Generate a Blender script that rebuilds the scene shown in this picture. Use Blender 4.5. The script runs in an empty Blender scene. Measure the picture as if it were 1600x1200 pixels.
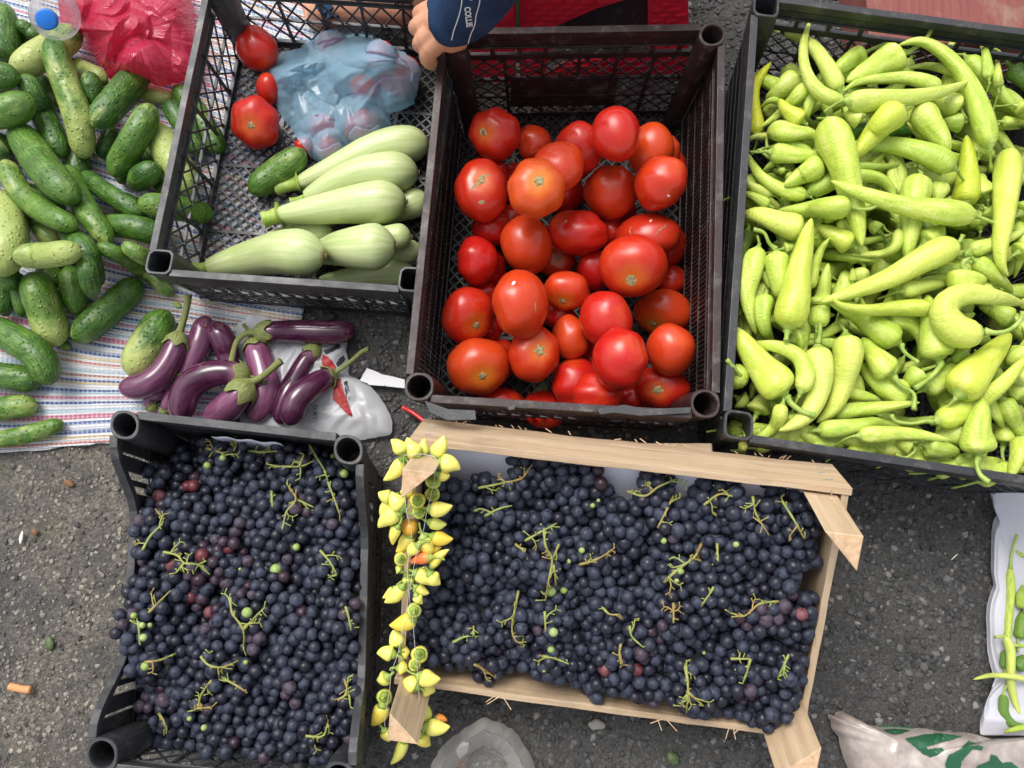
import bpy, math, random
import numpy as np
from mathutils import Vector, Matrix, noise as mnoise
from math import radians, sin, cos, pi, sqrt, atan2

# ------------------------------------------------------------------ camera, sky, sun, exposure
SC = bpy.context.scene
COL = SC.collection
F = 1294.0; TH = radians(12.4); CZ = 1.24          # photo pixels (1600x1200), camera 1.24 m above the asphalt
cam_d = bpy.data.cameras.new('camera'); cam = bpy.data.objects.new('camera', cam_d); COL.objects.link(cam)
cam.location = (0, 0, CZ); cam.rotation_euler = (TH, 0, 0)
cam_d.sensor_fit = 'HORIZONTAL'; cam_d.sensor_width = 36.0; cam_d.lens = F * 36.0 / 1600.0
cam_d.clip_start = 0.05; cam_d.clip_end = 200.0
SC.camera = cam
SUN_EL, SUN_AZ = 60.0, 325.0
world = bpy.data.worlds.new('World'); SC.world = world; world.use_nodes = True
wn = world.node_tree.nodes; wl = world.node_tree.links
bg = wn.get('Background') or wn.new('ShaderNodeBackground')
sky = wn.new('ShaderNodeTexSky'); sky.sky_type = 'NISHITA'; sky.sun_disc = False
sky.sun_elevation = radians(SUN_EL); sky.sun_rotation = radians(SUN_AZ); sky.dust_density = 4.0; sky.air_density = 1.0
hsv = wn.new('ShaderNodeHueSaturation'); hsv.inputs['Saturation'].default_value = 0.28
wl.new(sky.outputs[0], hsv.inputs['Color']); wl.new(hsv.outputs[0], bg.inputs[0]); bg.inputs[1].default_value = 0.15
sd = bpy.data.lights.new('sun', 'SUN'); sun = bpy.data.objects.new('sun', sd); COL.objects.link(sun)
sd.energy = 1.1; sd.angle = radians(26); sd.color = (1.0, 0.96, 0.9)
sun.rotation_euler = (radians(90 - SUN_EL), 0, radians(180 - SUN_AZ))
SC.view_settings.view_transform = 'Standard'; SC.view_settings.look = 'None'
SC.view_settings.exposure = 0.64; SC.view_settings.gamma = 1.0
SC.cycles.use_denoising = True
SC.cycles.max_bounces = 8; SC.cycles.transparent_max_bounces = 16

# ------------------------------------------------------------------ pixel <-> place
FWD = np.array([0, sin(TH), -cos(TH)]); CAM = np.array([0, 0, CZ])
def ray(px, py):
    x, y = (px - 800) / F, (600 - py) / F
    return np.array([x, y * cos(TH) + sin(TH), y * sin(TH) - cos(TH)])
def at(px, py, z):
    d = ray(px, py); return CAM + d * ((z - CZ) / d[2])
def depth(P): return float(np.dot(np.asarray(P) - CAM, FWD))
CROP = dict(F=(0, 0, 1), R1=(0, 0, 4), R2=(0, 280, 2.7275), R3=(280, 0, 3.75), R4=(220, 280, 3), R5=(640, 0, 3.0769), R6=(620, 340, 2.963),
            R7=(1120, 0, 3.158), R8=(1120, 360, 2.857), Q1=(0, 620, 4), Q2=(0, 880, 3.75), Q3=(360, 620, 4), Q4=(360, 900, 4),
            Q5=(680, 640, 4), Q6=(680, 900, 4), Q7=(1040, 660, 2.857), Q8=(1040, 900, 2.857), S1=(1360, 0, 5), S2=(1360, 220, 5),
            S3=(1360, 440, 5), S4=(1130, 80, 5), S5=(1130, 300, 5), S6=(1130, 520, 5), S7=(380, 480, 6), S8=(180, 450, 5.715),
            G1=(570, 670, 4.8), G2=(570, 920, 4.286), K=(1500, 750, 3), H=(640, 0, 10), T2=(780, 0, 4))
def cp(c, p):
    ox, oy, s = CROP[c]; return (ox + p[0] / s, oy + p[1] / s)

# ------------------------------------------------------------------ node helper
def new_mat(name):
    m = bpy.data.materials.new(name); m.use_nodes = True
    nt = m.node_tree; b = nt.nodes['Principled BSDF']
    return m, nt, b
class NT:
    def __init__(s, nt): s.nt = nt
    def n(s, typ, ins=None, **props):
        nd = s.nt.nodes.new('ShaderNode' + typ)
        for k, v in props.items(): setattr(nd, k, v)
        for k, v in (ins or {}).items(): s.set(nd.inputs[k], v)
        return nd
    def set(s, sock, v):
        if isinstance(v, bpy.types.NodeSocket): s.nt.links.new(v, sock)
        elif isinstance(v, bpy.types.Node): s.nt.links.new(v.outputs[0], sock)
        else:
            if sock.type == 'RGBA' and len(v) == 3: v = (*v, 1)
            sock.default_value = v
    def math(s, op, a, b=0.0, c=None, clamp=False):
        nd = s.nt.nodes.new('ShaderNodeMath'); nd.operation = op; nd.use_clamp = clamp
        s.set(nd.inputs[0], a); s.set(nd.inputs[1], b)
        if c is not None: s.set(nd.inputs[2], c)
        return nd.outputs[0]
    def mix(s, f, a, b, mode='MIX'):
        nd = s.nt.nodes.new('ShaderNodeMix'); nd.data_type = 'RGBA'; nd.blend_type = mode; nd.clamp_factor = True
        s.set(nd.inputs[0], f); s.set(nd.inputs[6], a); s.set(nd.inputs[7], b); return nd.outputs[2]
    def noise(s, vec=None, scale=5.0, detail=3.0, rough=0.55, dist=0.0):
        nd = s.nt.nodes.new('ShaderNodeTexNoise'); nd.inputs['Scale'].default_value = scale; nd.inputs['Detail'].default_value = detail
        nd.inputs['Roughness'].default_value = rough; nd.inputs['Distortion'].default_value = dist
        if vec is not None: s.set(nd.inputs['Vector'], vec)
        return nd.outputs['Fac']
    def vor(s, vec=None, scale=5.0, feature='F1', out='Distance'):
        nd = s.nt.nodes.new('ShaderNodeTexVoronoi'); nd.feature = feature; nd.inputs['Scale'].default_value = scale
        if vec is not None: s.set(nd.inputs['Vector'], vec)
        return nd.outputs[out]
    def ramp(s, f, stops, interp='LINEAR'):
        nd = s.nt.nodes.new('ShaderNodeValToRGB'); cr = nd.color_ramp; cr.interpolation = interp
        while len(cr.elements) < len(stops): cr.elements.new(0.5)
        for e, (p, c) in zip(cr.elements, stops):
            e.position = p; e.color = (*c, 1) if not isinstance(c, (int, float)) else (c, c, c, 1)
        s.set(nd.inputs[0], f); return nd.outputs[0]
    def step(s, f, a, b):
        nd = s.nt.nodes.new('ShaderNodeMapRange'); nd.interpolation_type = 'SMOOTHSTEP'
        s.set(nd.inputs[0], f); nd.inputs[1].default_value = a; nd.inputs[2].default_value = b; return nd.outputs[0]
    def map(s, vec, scale=(1, 1, 1), loc=(0, 0, 0), rot=(0, 0, 0)):
        nd = s.nt.nodes.new('ShaderNodeMapping'); s.set(nd.inputs[0], vec)
        nd.inputs['Scale'].default_value = scale; nd.inputs['Location'].default_value = loc; nd.inputs['Rotation'].default_value = rot
        return nd.outputs[0]
    def attr(s, name, obj=False, out='Fac'):
        nd = s.nt.nodes.new('ShaderNodeAttribute'); nd.attribute_name = name
        if obj: nd.attribute_type = 'OBJECT'
        return nd.outputs[out]
    def objco(s): return s.nt.nodes.new('ShaderNodeTexCoord').outputs['Object']
    def geopos(s): return s.nt.nodes.new('ShaderNodeNewGeometry').outputs['Position']
    def rnd(s): return s.nt.nodes.new('ShaderNodeObjectInfo').outputs['Random']
    def addv(s, a, b):
        nd = s.nt.nodes.new('ShaderNodeVectorMath'); nd.operation = 'ADD'; s.set(nd.inputs[0], a); s.set(nd.inputs[1], b); return nd.outputs[0]
    def bump(s, h, strength=0.3, dist=0.001):
        nd = s.nt.nodes.new('ShaderNodeBump'); nd.inputs['Strength'].default_value = strength; nd.inputs['Distance'].default_value = dist
        s.set(nd.inputs['Height'], h); return nd.outputs[0]
    def shifted(s, vec):
        r = s.math('MULTIPLY', s.rnd(), 37.0)
        c = s.n('CombineXYZ', {0: r, 1: r, 2: r}); return s.addv(vec, c.outputs[0])
def setb(b, x, **kw):
    names = dict(color='Base Color', rough='Roughness', spec='Specular IOR Level', sss='Subsurface Weight', normal='Normal', coat='Coat Weight',
                 alpha='Alpha', trans='Transmission Weight', metal='Metallic', coatr='Coat Roughness', sheen='Sheen Weight')
    for k, v in kw.items(): x.set(b.inputs[names[k]], v)

M = {}
def m_fruit():
    # cucumber
    m, nt, b = new_mat('cucumber_skin'); x = NT(nt); tc = x.shifted(x.attr('tc', out='Vector')); t = x.attr('tl')
    streak = x.noise(x.map(tc, (6, 6, 0.5)), 1.5, 4, 0.65)
    streak = x.math('ADD', x.math('MULTIPLY', streak, 0.55), x.math('MULTIPLY', x.noise(x.shifted(x.objco()), 38, 4, 0.6), 0.45))
    col = x.ramp(streak, [(0.36, (0.014, 0.048, 0.007)), (0.5, (0.042, 0.12, 0.015)), (0.64, (0.14, 0.25, 0.04))])
    big = x.noise(x.map(tc, (1, 1, 0.7)), 1.1, 2)
    pale = x.attr('pale', True); pe = x.attr('pale_end', True)
    e = x.math('MULTIPLY', x.math('SUBTRACT', t, 0.5), x.math('MULTIPLY', pe, 1.7))
    msk = x.math('ADD', x.math('ADD', x.math('MULTIPLY', pale, 2.0), e), x.math('SUBTRACT', x.math('MULTIPLY', big, 2.4), 2.05))
    msk = x.math('ADD', msk, x.math('MULTIPLY', streak, 0.35))
    msk = x.step(msk, -0.15, 0.85)
    pcol = x.mix(x.noise(x.map(tc, (2, 2, 2)), 2.0), (0.33, 0.42, 0.1), (0.6, 0.58, 0.24))
    col = x.mix(msk, col, pcol)
    lt = x.math('MULTIPLY', x.step(x.attr('tone', True), 0, 1), 0.5)
    col = x.mix(x.math('MULTIPLY', lt, x.math('ADD', 0.35, streak)), col, (0.14, 0.27, 0.03))
    oc = x.objco(); v = x.vor(oc, 190.0)
    spk = x.step(v, 0.16, 0.05)
    col = x.mix(x.math('MULTIPLY', spk, 0.45), col, (0.45, 0.5, 0.3))
    warts = x.math('ADD', x.math('MULTIPLY', x.step(x.vor(oc, 130.0), 0.35, 0.0), 1.0), x.math('MULTIPLY', x.noise(oc, 60, 3), 1.4))
    setb(b, x, color=col, rough=x.ramp(x.noise(oc, 40), [(0.3, 0.3), (0.7, 0.5)]), normal=x.bump(warts, 0.8, 0.0022), sss=0.05)
    M['cucumber'] = m
    # zucchini
    m, nt, b = new_mat('zucchini_skin'); x = NT(nt); tc = x.shifted(x.attr('tc', out='Vector')); oc = x.objco()
    st = x.noise(x.map(tc, (3, 3, 0.25)), 1.5, 2)
    col = x.ramp(st, [(0.3, (0.42, 0.52, 0.2)), (0.7, (0.6, 0.65, 0.34))])
    col = x.mix(x.math('MULTIPLY', x.step(x.noise(oc, 14, 4), 0.5, 0.75), 0.6), col, (0.36, 0.46, 0.16))
    col = x.mix(x.math('MULTIPLY', x.step(x.vor(oc, 240.0), 0.14, 0.03), 0.45), col, (0.75, 0.78, 0.6))
    br = x.math('MULTIPLY', x.step(x.vor(x.addv(oc, (3, 3, 3)), 75.0), 0.1, 0.02), x.step(x.noise(oc, 25), 0.45, 0.6))
    col = x.mix(x.math('MULTIPLY', br, 0.7), col, (0.2, 0.13, 0.04))
    col = x.mix(x.step(x.attr('tl'), 0.975, 0.998), col, (0.25, 0.14, 0.06))
    setb(b, x, color=col, rough=0.36, normal=x.bump(x.noise(oc, 90, 3), 0.15, 0.001), sss=0.08); M['zucchini'] = m
    # tomato
    m, nt, b = new_mat('tomato_skin'); x = NT(nt); oc = x.shifted(x.objco()); ripe = x.attr('ripe', True); t = x.attr('tl')
    col = x.mix(ripe, (0.6, 0.075, 0.01), (0.48, 0.008, 0.007))
    col = x.mix(x.math('MULTIPLY', x.step(x.noise(oc, 22, 3), 0.5, 0.85), 0.8), col, (0.66, 0.09, 0.01))
    dst = x.math('MULTIPLY', x.step(x.noise(oc, 130, 5, 0.8), 0.55, 0.75), 0.05); col = x.mix(dst, col, (0.6, 0.5, 0.4)); sh = x.math('MULTIPLY', x.step(x.math('ADD', t, x.math('MULTIPLY', x.noise(oc, 40), 0.12)), 0.3, 0.06), x.math('SUBTRACT', 1.0, x.math('MULTIPLY', ripe, 0.7)))
    col = x.mix(sh, col, (0.72, 0.24, 0.02))
    col = x.mix(x.math('MULTIPLY', x.step(x.vor(oc, 330.0), 0.15, 0.04), 0.2), col, (0.8, 0.45, 0.15))
    bl = x.math('MULTIPLY', x.step(x.noise(oc, 16, 4, 0.7), 0.66, 0.7), x.step(x.vor(x.addv(oc, (7, 1, 2)), 30.0), 0.3, 0.1))
    col = x.mix(x.math('MULTIPLY', bl, 0.6), col, (0.25, 0.08, 0.03))
    ru = x.ramp(x.noise(oc, 30), [(0.3, 0.2), (0.7, 0.38)])
    setb(b, x, color=col, rough=ru, normal=x.bump(x.noise(oc, 45, 4), 0.3, 0.0015), sss=0.08); M['tomato'] = m
    # long pepper
    m, nt, b = new_mat('pepper_skin'); x = NT(nt); tc = x.shifted(x.attr('tc', out='Vector')); oc = x.shifted(x.objco()); tone = x.attr('tone', True)
    st = x.noise(x.map(tc, (1.5, 1.5, 0.5)), 1.2, 3)
    col = x.ramp(st, [(0.25, (0.35, 0.5, 0.06)), (0.5, (0.53, 0.65, 0.1)), (0.75, (0.7, 0.75, 0.25))])
    col = x.mix(x.step(tone, 0.5, 1.0), col, (0.66, 0.66, 0.03))
    col = x.mix(x.step(tone, 0.5, 0.0), col, (0.055, 0.17, 0.018))
    col = x.mix(x.math('MULTIPLY', x.step(x.rnd(), 0.35, 0.0), 0.35), col, (0.22, 0.4, 0.03))
    col = x.mix(x.math('MULTIPLY', x.step(x.rnd(), 0.6, 1.0), 0.5), col, (0.68, 0.72, 0.2))
    wr = x.noise(x.map(tc, (0.9, 0.9, 3.6)), 2.2, 3)
    hb = x.math('ADD', x.math('MULTIPLY', wr, 1.0), x.math('MULTIPLY', x.noise(oc, 55, 2), 0.6))
    setb(b, x, color=col, rough=x.ramp(x.noise(oc, 25), [(0.3, 0.3), (0.7, 0.46)]), normal=x.bump(hb, 0.65, 0.0024), sss=0.35); M['pepper'] = m
    # green stems
    m, nt, b = new_mat('green_stem'); x = NT(nt); oc = x.shifted(x.objco())
    col = x.ramp(x.noise(oc, 60, 3), [(0.3, (0.2, 0.33, 0.035)), (0.7, (0.42, 0.52, 0.12))])
    setb(b, x, color=col, rough=0.5, normal=x.bump(x.noise(oc, 150), 0.4, 0.001)); M['stem'] = m
    m, nt, b = new_mat('grape_stem'); x = NT(nt); oc = x.geopos()
    col = x.ramp(x.noise(oc, 22, 3), [(0.35, (0.3, 0.2, 0.06)), (0.5, (0.27, 0.29, 0.07)), (0.7, (0.27, 0.34, 0.09))])
    setb(b, x, color=col, rough=0.5, normal=x.bump(x.noise(oc, 250), 0.4, 0.001)); M['gstem'] = m
    m, nt, b = new_mat('aubergine_calyx'); x = NT(nt); oc = x.objco(); tc = x.attr('tc', out='Vector')
    col = x.ramp(x.noise(x.map(tc, (5, 5, 1)), 2.0, 4), [(0.3, (0.13, 0.16, 0.03)), (0.6, (0.27, 0.3, 0.1)), (0.8, (0.42, 0.4, 0.2))])
    setb(b, x, color=col, rough=0.6, normal=x.bump(x.noise(x.map(tc, (7, 7, 1)), 2.5), 0.8, 0.0015)); M['calyx'] = m
    m, nt, b = new_mat('dry_scar'); x = NT(nt); oc = x.objco()
    col = x.ramp(x.noise(oc, 300, 3), [(0.3, (0.12, 0.08, 0.03)), (0.6, (0.42, 0.36, 0.17)), (0.8, (0.4, 0.42, 0.15))])
    setb(b, x, color=col, rough=0.7, normal=x.bump(x.noise(oc, 500), 0.8, 0.001)); M['scar'] = m
    # aubergine
    m, nt, b = new_mat('aubergine_skin'); x = NT(nt); tc = x.shifted(x.attr('tc', out='Vector')); oc = x.objco(); t = x.attr('tl'); pale = x.attr('pale', True)
    st = x.noise(x.map(tc, (3, 3, 0.35)), 1.4, 2)
    dk = x.ramp(st, [(0.3, (0.036, 0.005, 0.022)), (0.7, (0.07, 0.012, 0.042))])
    lt = x.ramp(st, [(0.3, (0.2, 0.05, 0.13)), (0.7, (0.33, 0.13, 0.23))])
    col = x.mix(x.math('ADD', pale, x.math('MULTIPLY', x.math('SUBTRACT', x.noise(x.map(tc, (1.2, 1.2, 0.5)), 1.3), 0.52), 0.7), clamp=True), dk, lt)
    col = x.mix(x.math('MULTIPLY', x.step(x.math('ADD', t, x.math('MULTIPLY', st, 0.08)), 0.22, 0.08), 0.5), col, (0.5, 0.25, 0.36))
    br = x.math('MULTIPLY', x.step(x.noise(oc, 24, 4, 0.7), 0.66, 0.72), 1.0)
    col = x.mix(x.math('MULTIPLY', br, 0.7), col, (0.35, 0.16, 0.07))
    setb(b, x, color=col, rough=x.ramp(x.noise(oc, 30), [(0.3, 0.11), (0.7, 0.22)]), normal=x.bump(x.noise(oc, 50), 0.08, 0.001), coat=0.3); M['aubergine'] = m
    # garland pepper
    m, nt, b = new_mat('small_pepper_skin'); x = NT(nt); oc = x.shifted(x.objco()); tone = x.attr('tone', True)
    col = x.ramp(tone, [(0.0, (0.5, 0.62, 0.12)), (0.35, (0.88, 0.78, 0.17)), (0.6, (0.88, 0.62, 0.05)), (0.8, (0.82, 0.22, 0.01)), (1.0, (0.7, 0.03, 0.01))])
    col = x.mix(x.math('MULTIPLY', x.step(x.attr('tl'), 0.25, 0.0), 0.6), col, (0.42, 0.55, 0.1))
    col = x.mix(x.math('MULTIPLY', x.noise(oc, 40), 0.4), col, (0.86, 0.78, 0.2))
    setb(b, x, color=col, rough=0.25, normal=x.bump(x.noise(oc, 60), 0.2, 0.0015), sss=0.25); M['small_pepper'] = m
    # grapes
    for nm, dk, bl, rr in (('dark', ((0.005, 0.005, 0.009), (0.012, 0.009, 0.017)), (0.046, 0.056, 0.09), 0.8), ('purple', ((0.016, 0.006, 0.011), (0.034, 0.01, 0.018)), (0.085, 0.07, 0.1), 0.7),
                       ('red', ((0.06, 0.006, 0.01), (0.14, 0.018, 0.025)), (0.2, 0.09, 0.1), 0.3), ('green', ((0.16, 0.26, 0.05), (0.32, 0.44, 0.1)), (0.42, 0.5, 0.22), 0.2)):
        m, nt, b = new_mat('grape_skin_' + nm); x = NT(nt); oc = x.shifted(x.objco())
        col = x.mix(x.noise(oc, 1.5), dk[0], dk[1])
        bloom = x.math('MULTIPLY', x.step(x.noise(oc, 1.1, 4, 0.6), 0.22, 0.6), x.math('ADD', x.math('MULTIPLY', x.rnd(), 0.85), rr * 0.25))
        rub = x.step(x.noise(x.addv(oc, (9, 9, 9)), 1.9, 5, 0.7), 0.54, 0.6)
        bloom = x.math('MULTIPLY', bloom, x.math('SUBTRACT', 1.0, x.math('MULTIPLY', rub, 0.75)))
        col = x.mix(bloom, col, bl)
        setb(b, x, color=col, rough=x.math('ADD', 0.26, x.math('MULTIPLY', bloom, 0.5)), spec=0.38, normal=x.bump(x.noise(oc, 2.5), 0.12, 0.001)); M['grape_' + nm] = m
m_fruit()
def m_things():
    def plastic(nm, c0, c1, dust, rough=0.42):
        m, nt, b = new_mat(nm); x = NT(nt); p = x.geopos()
        col = x.mix(x.noise(p, 14, 4), c0, c1)
        d = x.math('MULTIPLY', x.step(x.noise(p, 45, 5, 0.7), 0.5, 0.72), dust)
        sp = x.math('MULTIPLY', x.step(x.vor(p, 160.0), 0.12, 0.03), x.math('MULTIPLY', x.step(x.noise(p, 20), 0.5, 0.65), dust))
        scr = x.step(x.noise(x.map(p, (6, 1, 1), rot=(0.2, 0.3, 0.6)), 60, 4, 0.8, 1.5), 0.66, 0.7)
        col = x.mix(d, col, (0.13, 0.12, 0.105)); col = x.mix(x.math('MAXIMUM', sp, x.math('MULTIPLY', scr, dust * 0.8)), col, (0.3, 0.29, 0.27))
        setb(b, x, color=col, rough=x.ramp(x.noise(p, 30, 4), [(0.3, rough - 0.08), (0.7, rough + 0.16)]), normal=x.bump(x.noise(p, 220, 4), 0.25, 0.0012)); M[nm] = m
    plastic('black_plastic', (0.02, 0.021, 0.025), (0.042, 0.043, 0.048), 0.6)
    plastic('maroon_plastic', (0.017, 0.0085, 0.0085), (0.034, 0.017, 0.017), 0.6)
    plastic('red_plastic', (0.66, 0.014, 0.04), (0.78, 0.03, 0.06), 0.08, 0.36)
    plastic('green_plastic', (0.02, 0.13, 0.06), (0.03, 0.17, 0.08), 0.15)
    plastic('blue_plastic', (0.01, 0.16, 0.62), (0.015, 0.2, 0.7), 0.0, 0.35)
    def wood(nm, a, c, e):
        m, nt, b = new_mat(nm); x = NT(nt); oc = x.shifted(x.objco())
        g = x.noise(x.map(oc, (2.2, 45, 45)), 3.0, 5, 0.6, 0.4)
        col = x.ramp(g, [(0.25, a), (0.55, c), (0.8, e)])
        col = x.mix(x.math('MULTIPLY', x.step(x.noise(oc, 16, 5, 0.7), 0.5, 0.75), 0.55), col, (0.3, 0.23, 0.15)); kn = x.step(x.vor(x.map(oc, (5, 22, 22)), 1.3), 0.16, 0.04)
        col = x.mix(x.math('MULTIPLY', kn, 0.3), col, (0.3, 0.17, 0.08))
        setb(b, x, color=col, rough=0.68, normal=x.bump(x.math('ADD', g, x.math('MULTIPLY', x.noise(oc, 400, 2), 0.5)), 0.6, 0.0015)); M[nm] = m
    wood('pine_wood', (0.38, 0.26, 0.155), (0.53, 0.39, 0.25), (0.61, 0.47, 0.33))
    wood('pine_end', (0.5, 0.3, 0.16), (0.68, 0.46, 0.28), (0.76, 0.56, 0.38))
    wood('red_board', (0.16, 0.04, 0.032), (0.22, 0.06, 0.05), (0.26, 0.085, 0.07))
    # asphalt
    m, nt, b = new_mat('asphalt'); x = NT(nt); p = x.geopos()
    pw = x.n('VectorMath', {0: x.n('TexNoise', {'Vector': p, 'Scale': 120.0, 'Detail': 3.0}).outputs['Color'], 1: (0.011, 0.011, 0.0)}, operation='MULTIPLY').outputs[0]; pd = x.addv(p, pw)
    v = x.vor(pd, 120.0, out='Color'); vb = x.n('SeparateColor', {0: v}).outputs[0]
    col = x.ramp(vb, [(0.0, (0.028, 0.027, 0.026)), (0.6, (0.046, 0.0445, 0.043)), (0.9, (0.07, 0.068, 0.065)), (1.0, (0.13, 0.126, 0.12))])
    edge = x.vor(pd, 120.0, 'DISTANCE_TO_EDGE')
    col = x.mix(x.math('MULTIPLY', x.step(edge, 0.14, 0.0), 0.25), col, (0.022, 0.021, 0.02))
    col = x.mix(0.72, col, x.ramp(x.noise(p, 240, 7, 0.82), [(0.36, (0.016, 0.0155, 0.015)), (0.5, (0.045, 0.044, 0.042)), (0.6, (0.085, 0.083, 0.08)), (0.7, (0.19, 0.185, 0.175))]))
    sepx = x.n('SeparateXYZ', {0: p}).outputs
    west = x.step(sepx[0], -0.3, -0.55)
    dirt = x.math('MULTIPLY', x.step(x.noise(p, 7, 5, 0.65), 0.34, 0.62), x.math('ADD', 0.15, x.math('MULTIPLY', west, 0.75)))
    dcol = x.ramp(x.noise(p, 170, 8, 0.85), [(0.38, (0.028, 0.024, 0.019)), (0.5, (0.11, 0.097, 0.077)), (0.6, (0.24, 0.21, 0.17)), (0.68, (0.42, 0.38, 0.31))])
    col = x.mix(dirt, col, dcol)
    col = x.mix(x.math('MULTIPLY', x.step(x.noise(p, 9, 4), 0.58, 0.7), x.math('MULTIPLY', west, 0.4)), col, (0.085, 0.085, 0.04))
    sp = x.math('MULTIPLY', x.step(x.vor(x.addv(p, (4, 4, 4)), 330.0), 0.2, 0.06), x.step(x.noise(p, 60), 0.48, 0.6))
    col = x.mix(x.math('MULTIPLY', sp, 0.7), col, (0.3, 0.27, 0.22))
    h = x.math('ADD', x.math('MULTIPLY', x.step(edge, 0.0, 0.2), 0.35), x.math('MULTIPLY', x.noise(p, 260, 5, 0.7), 1.0))
    setb(b, x, color=col, rough=x.ramp(x.noise(p, 20), [(0.3, 0.55), (0.7, 0.85)]), normal=x.bump(h, 0.9, 0.002)); M['asphalt'] = m
    m, nt, b = new_mat('stone_chip'); x = NT(nt); c = x.attr('shade'); p = x.geopos()
    sepx = x.n('SeparateXYZ', {0: p}).outputs; west = x.step(sepx[0], -0.3, -0.55)
    col = x.ramp(c, [(0.0, (0.03, 0.029, 0.029)), (0.5, (0.055, 0.054, 0.053)), (0.88, (0.1, 0.098, 0.095)), (1.0, (0.22, 0.21, 0.195))])
    col = x.mix(x.math('MULTIPLY', x.math('MULTIPLY', west, 0.9), c), col, (0.3, 0.265, 0.21))
    setb(b, x, color=col, rough=0.6, normal=x.bump(x.noise(p, 420, 4), 0.5, 0.001)); M['stone'] = m
    # striped rag rug
    m, nt, b = new_mat('striped_weave'); x = NT(nt); uv = x.attr('rug', out='Vector')
    s = x.n('SeparateXYZ', {0: uv}).outputs
    wob = x.math('MULTIPLY', x.math('SUBTRACT', x.noise(x.map(uv, (14, 50, 1)), 1.0), 0.5), 0.0022)
    yy = x.math('ADD', s[1], wob)
    fr = x.math('FRACT', x.math('MULTIPLY', yy, 1 / 0.118))
    W = (0.62, 0.62, 0.64); BL = (0.08, 0.13, 0.3); PK = (0.5, 0.17, 0.25); RD = (0.52, 0.2, 0.16); YL = (0.55, 0.42, 0.24); LB = (0.34, 0.46, 0.55); BR = (0.38, 0.2, 0.14); GY = (0.3, 0.33, 0.42)
    seq = [W, BL, W, PK, W, LB, BL, W, W, YL, BL, W, BR, W, LB, W, W, RD, W, YL, W, BL, GY, W, W, BL, W, PK, PK, W, LB, W]
    stops = [(i / len(seq), c) for i, c in enumerate(seq)]
    col = x.ramp(fr, stops[:32], 'CONSTANT')
    chain = x.n('TexWave', {'Vector': x.map(uv, (1, 1, 0)), 'Scale': 44.0, 'Distortion': 0.0}, wave_type='BANDS', bands_direction='X').outputs['Fac']
    gap = x.math('MULTIPLY', x.step(chain, 0.42, 0.2), x.step(x.noise(x.map(uv, (25, 60, 1)), 3.0), 0.2, 0.5))
    col = x.mix(x.math('MULTIPLY', gap, 0.4), col, W)
    rows = x.n('TexWave', {'Vector': x.map(uv, (1, 1, 0)), 'Scale': 68.0, 'Distortion': 0.5}, wave_type='BANDS', bands_direction='Y').outputs['Fac']
    col = x.mix(x.math('MULTIPLY', x.step(x.noise(uv, 26, 5), 0.5, 0.8), 0.3), col, (0.25, 0.22, 0.2))
    hh = x.math('ADD', rows, x.math('MULTIPLY', chain, 0.5))
    setb(b, x, color=col, rough=0.9, sheen=0.2, normal=x.bump(hh, 0.8, 0.0016)); M['rug'] = m
    # films
    def film(nm, c, tr, trc, rough=0.2, sp=0.5, cr=0.25):
        m, nt, b = new_mat(nm); x = NT(nt); p = x.geopos()
        setb(b, x, color=c, rough=x.ramp(x.noise(p, 40, 4), [(0.3, rough - 0.08), (0.7, rough + 0.1)]), spec=sp, coat=0.4, coatr=0.12, normal=x.bump(x.noise(p, 80, 5, 0.6, 1.2), cr, 0.002))
        t = x.n('BsdfTransparent', {0: trc}); tl = x.n('BsdfTranslucent', {0: c})
        m1 = x.n('MixShader', {0: 0.4, 1: b.outputs[0], 2: tl.outputs[0]})
        lw = x.n('LayerWeight', {0: 0.35}); f = x.math('MULTIPLY', x.math('SUBTRACT', 1.0, lw.outputs['Facing']), tr, clamp=True)
        m2 = x.n('MixShader', {0: f, 1: m1.outputs[0], 2: t.outputs[0]})
        nt.links.new(m2.outputs[0], nt.nodes['Material Output'].inputs[0]); M[nm] = m
    film('pink_film', (0.66, 0.045, 0.11), 0.25, (0.95, 0.35, 0.42), 0.26, 0.6, 0.12)
    film('blue_film', (0.44, 0.74, 0.95), 0.63, (0.8, 0.93, 0.99), 0.17, 1.0, 0.06)
    film('white_film', (0.85, 0.86, 0.9), 0.14, (0.95, 0.95, 0.97), 0.35)
    film('opaque_white_film', (0.78, 0.78, 0.84), 0.05, (0.95, 0.95, 0.97), 0.4)
    film('clear_film', (0.8, 0.78, 0.74), 0.82, (0.96, 0.95, 0.93), 0.12, 0.8)
    film('bottle_plastic', (0.5, 0.52, 0.56), 1.1, (0.93, 0.95, 0.97), 0.08, 0.8)
    # printed sack
    m, nt, b = new_mat('printed_sack_film'); x = NT(nt); p = x.geopos()
    col = x.ramp(x.noise(p, 26, 5, 0.65), [(0.3, (0.27, 0.22, 0.2)), (0.55, (0.44, 0.38, 0.34)), (0.8, (0.66, 0.62, 0.58))])
    setb(b, x, color=col, rough=0.33, coat=0.25, normal=x.bump(x.noise(p, 70, 5, 0.6, 1.0), 0.4, 0.002)); M['sack'] = m
    def plain(nm, c, rough=0.6, bump=0.15, sc=120):
        m, nt, b = new_mat(nm); x = NT(nt); p = x.geopos()
        col = x.mix(x.noise(p, 30, 4), tuple(v * 0.82 for v in c), c)
        setb(b, x, color=col, rough=rough, normal=x.bump(x.noise(p, sc, 4), bump, 0.0012)); M[nm] = m
    plain('green_print', (0.02, 0.11, 0.05), 0.4); plain('red_print', (0.36, 0.006, 0.008), 0.5); plain('black_print', (0.03, 0.035, 0.045), 0.4)
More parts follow.
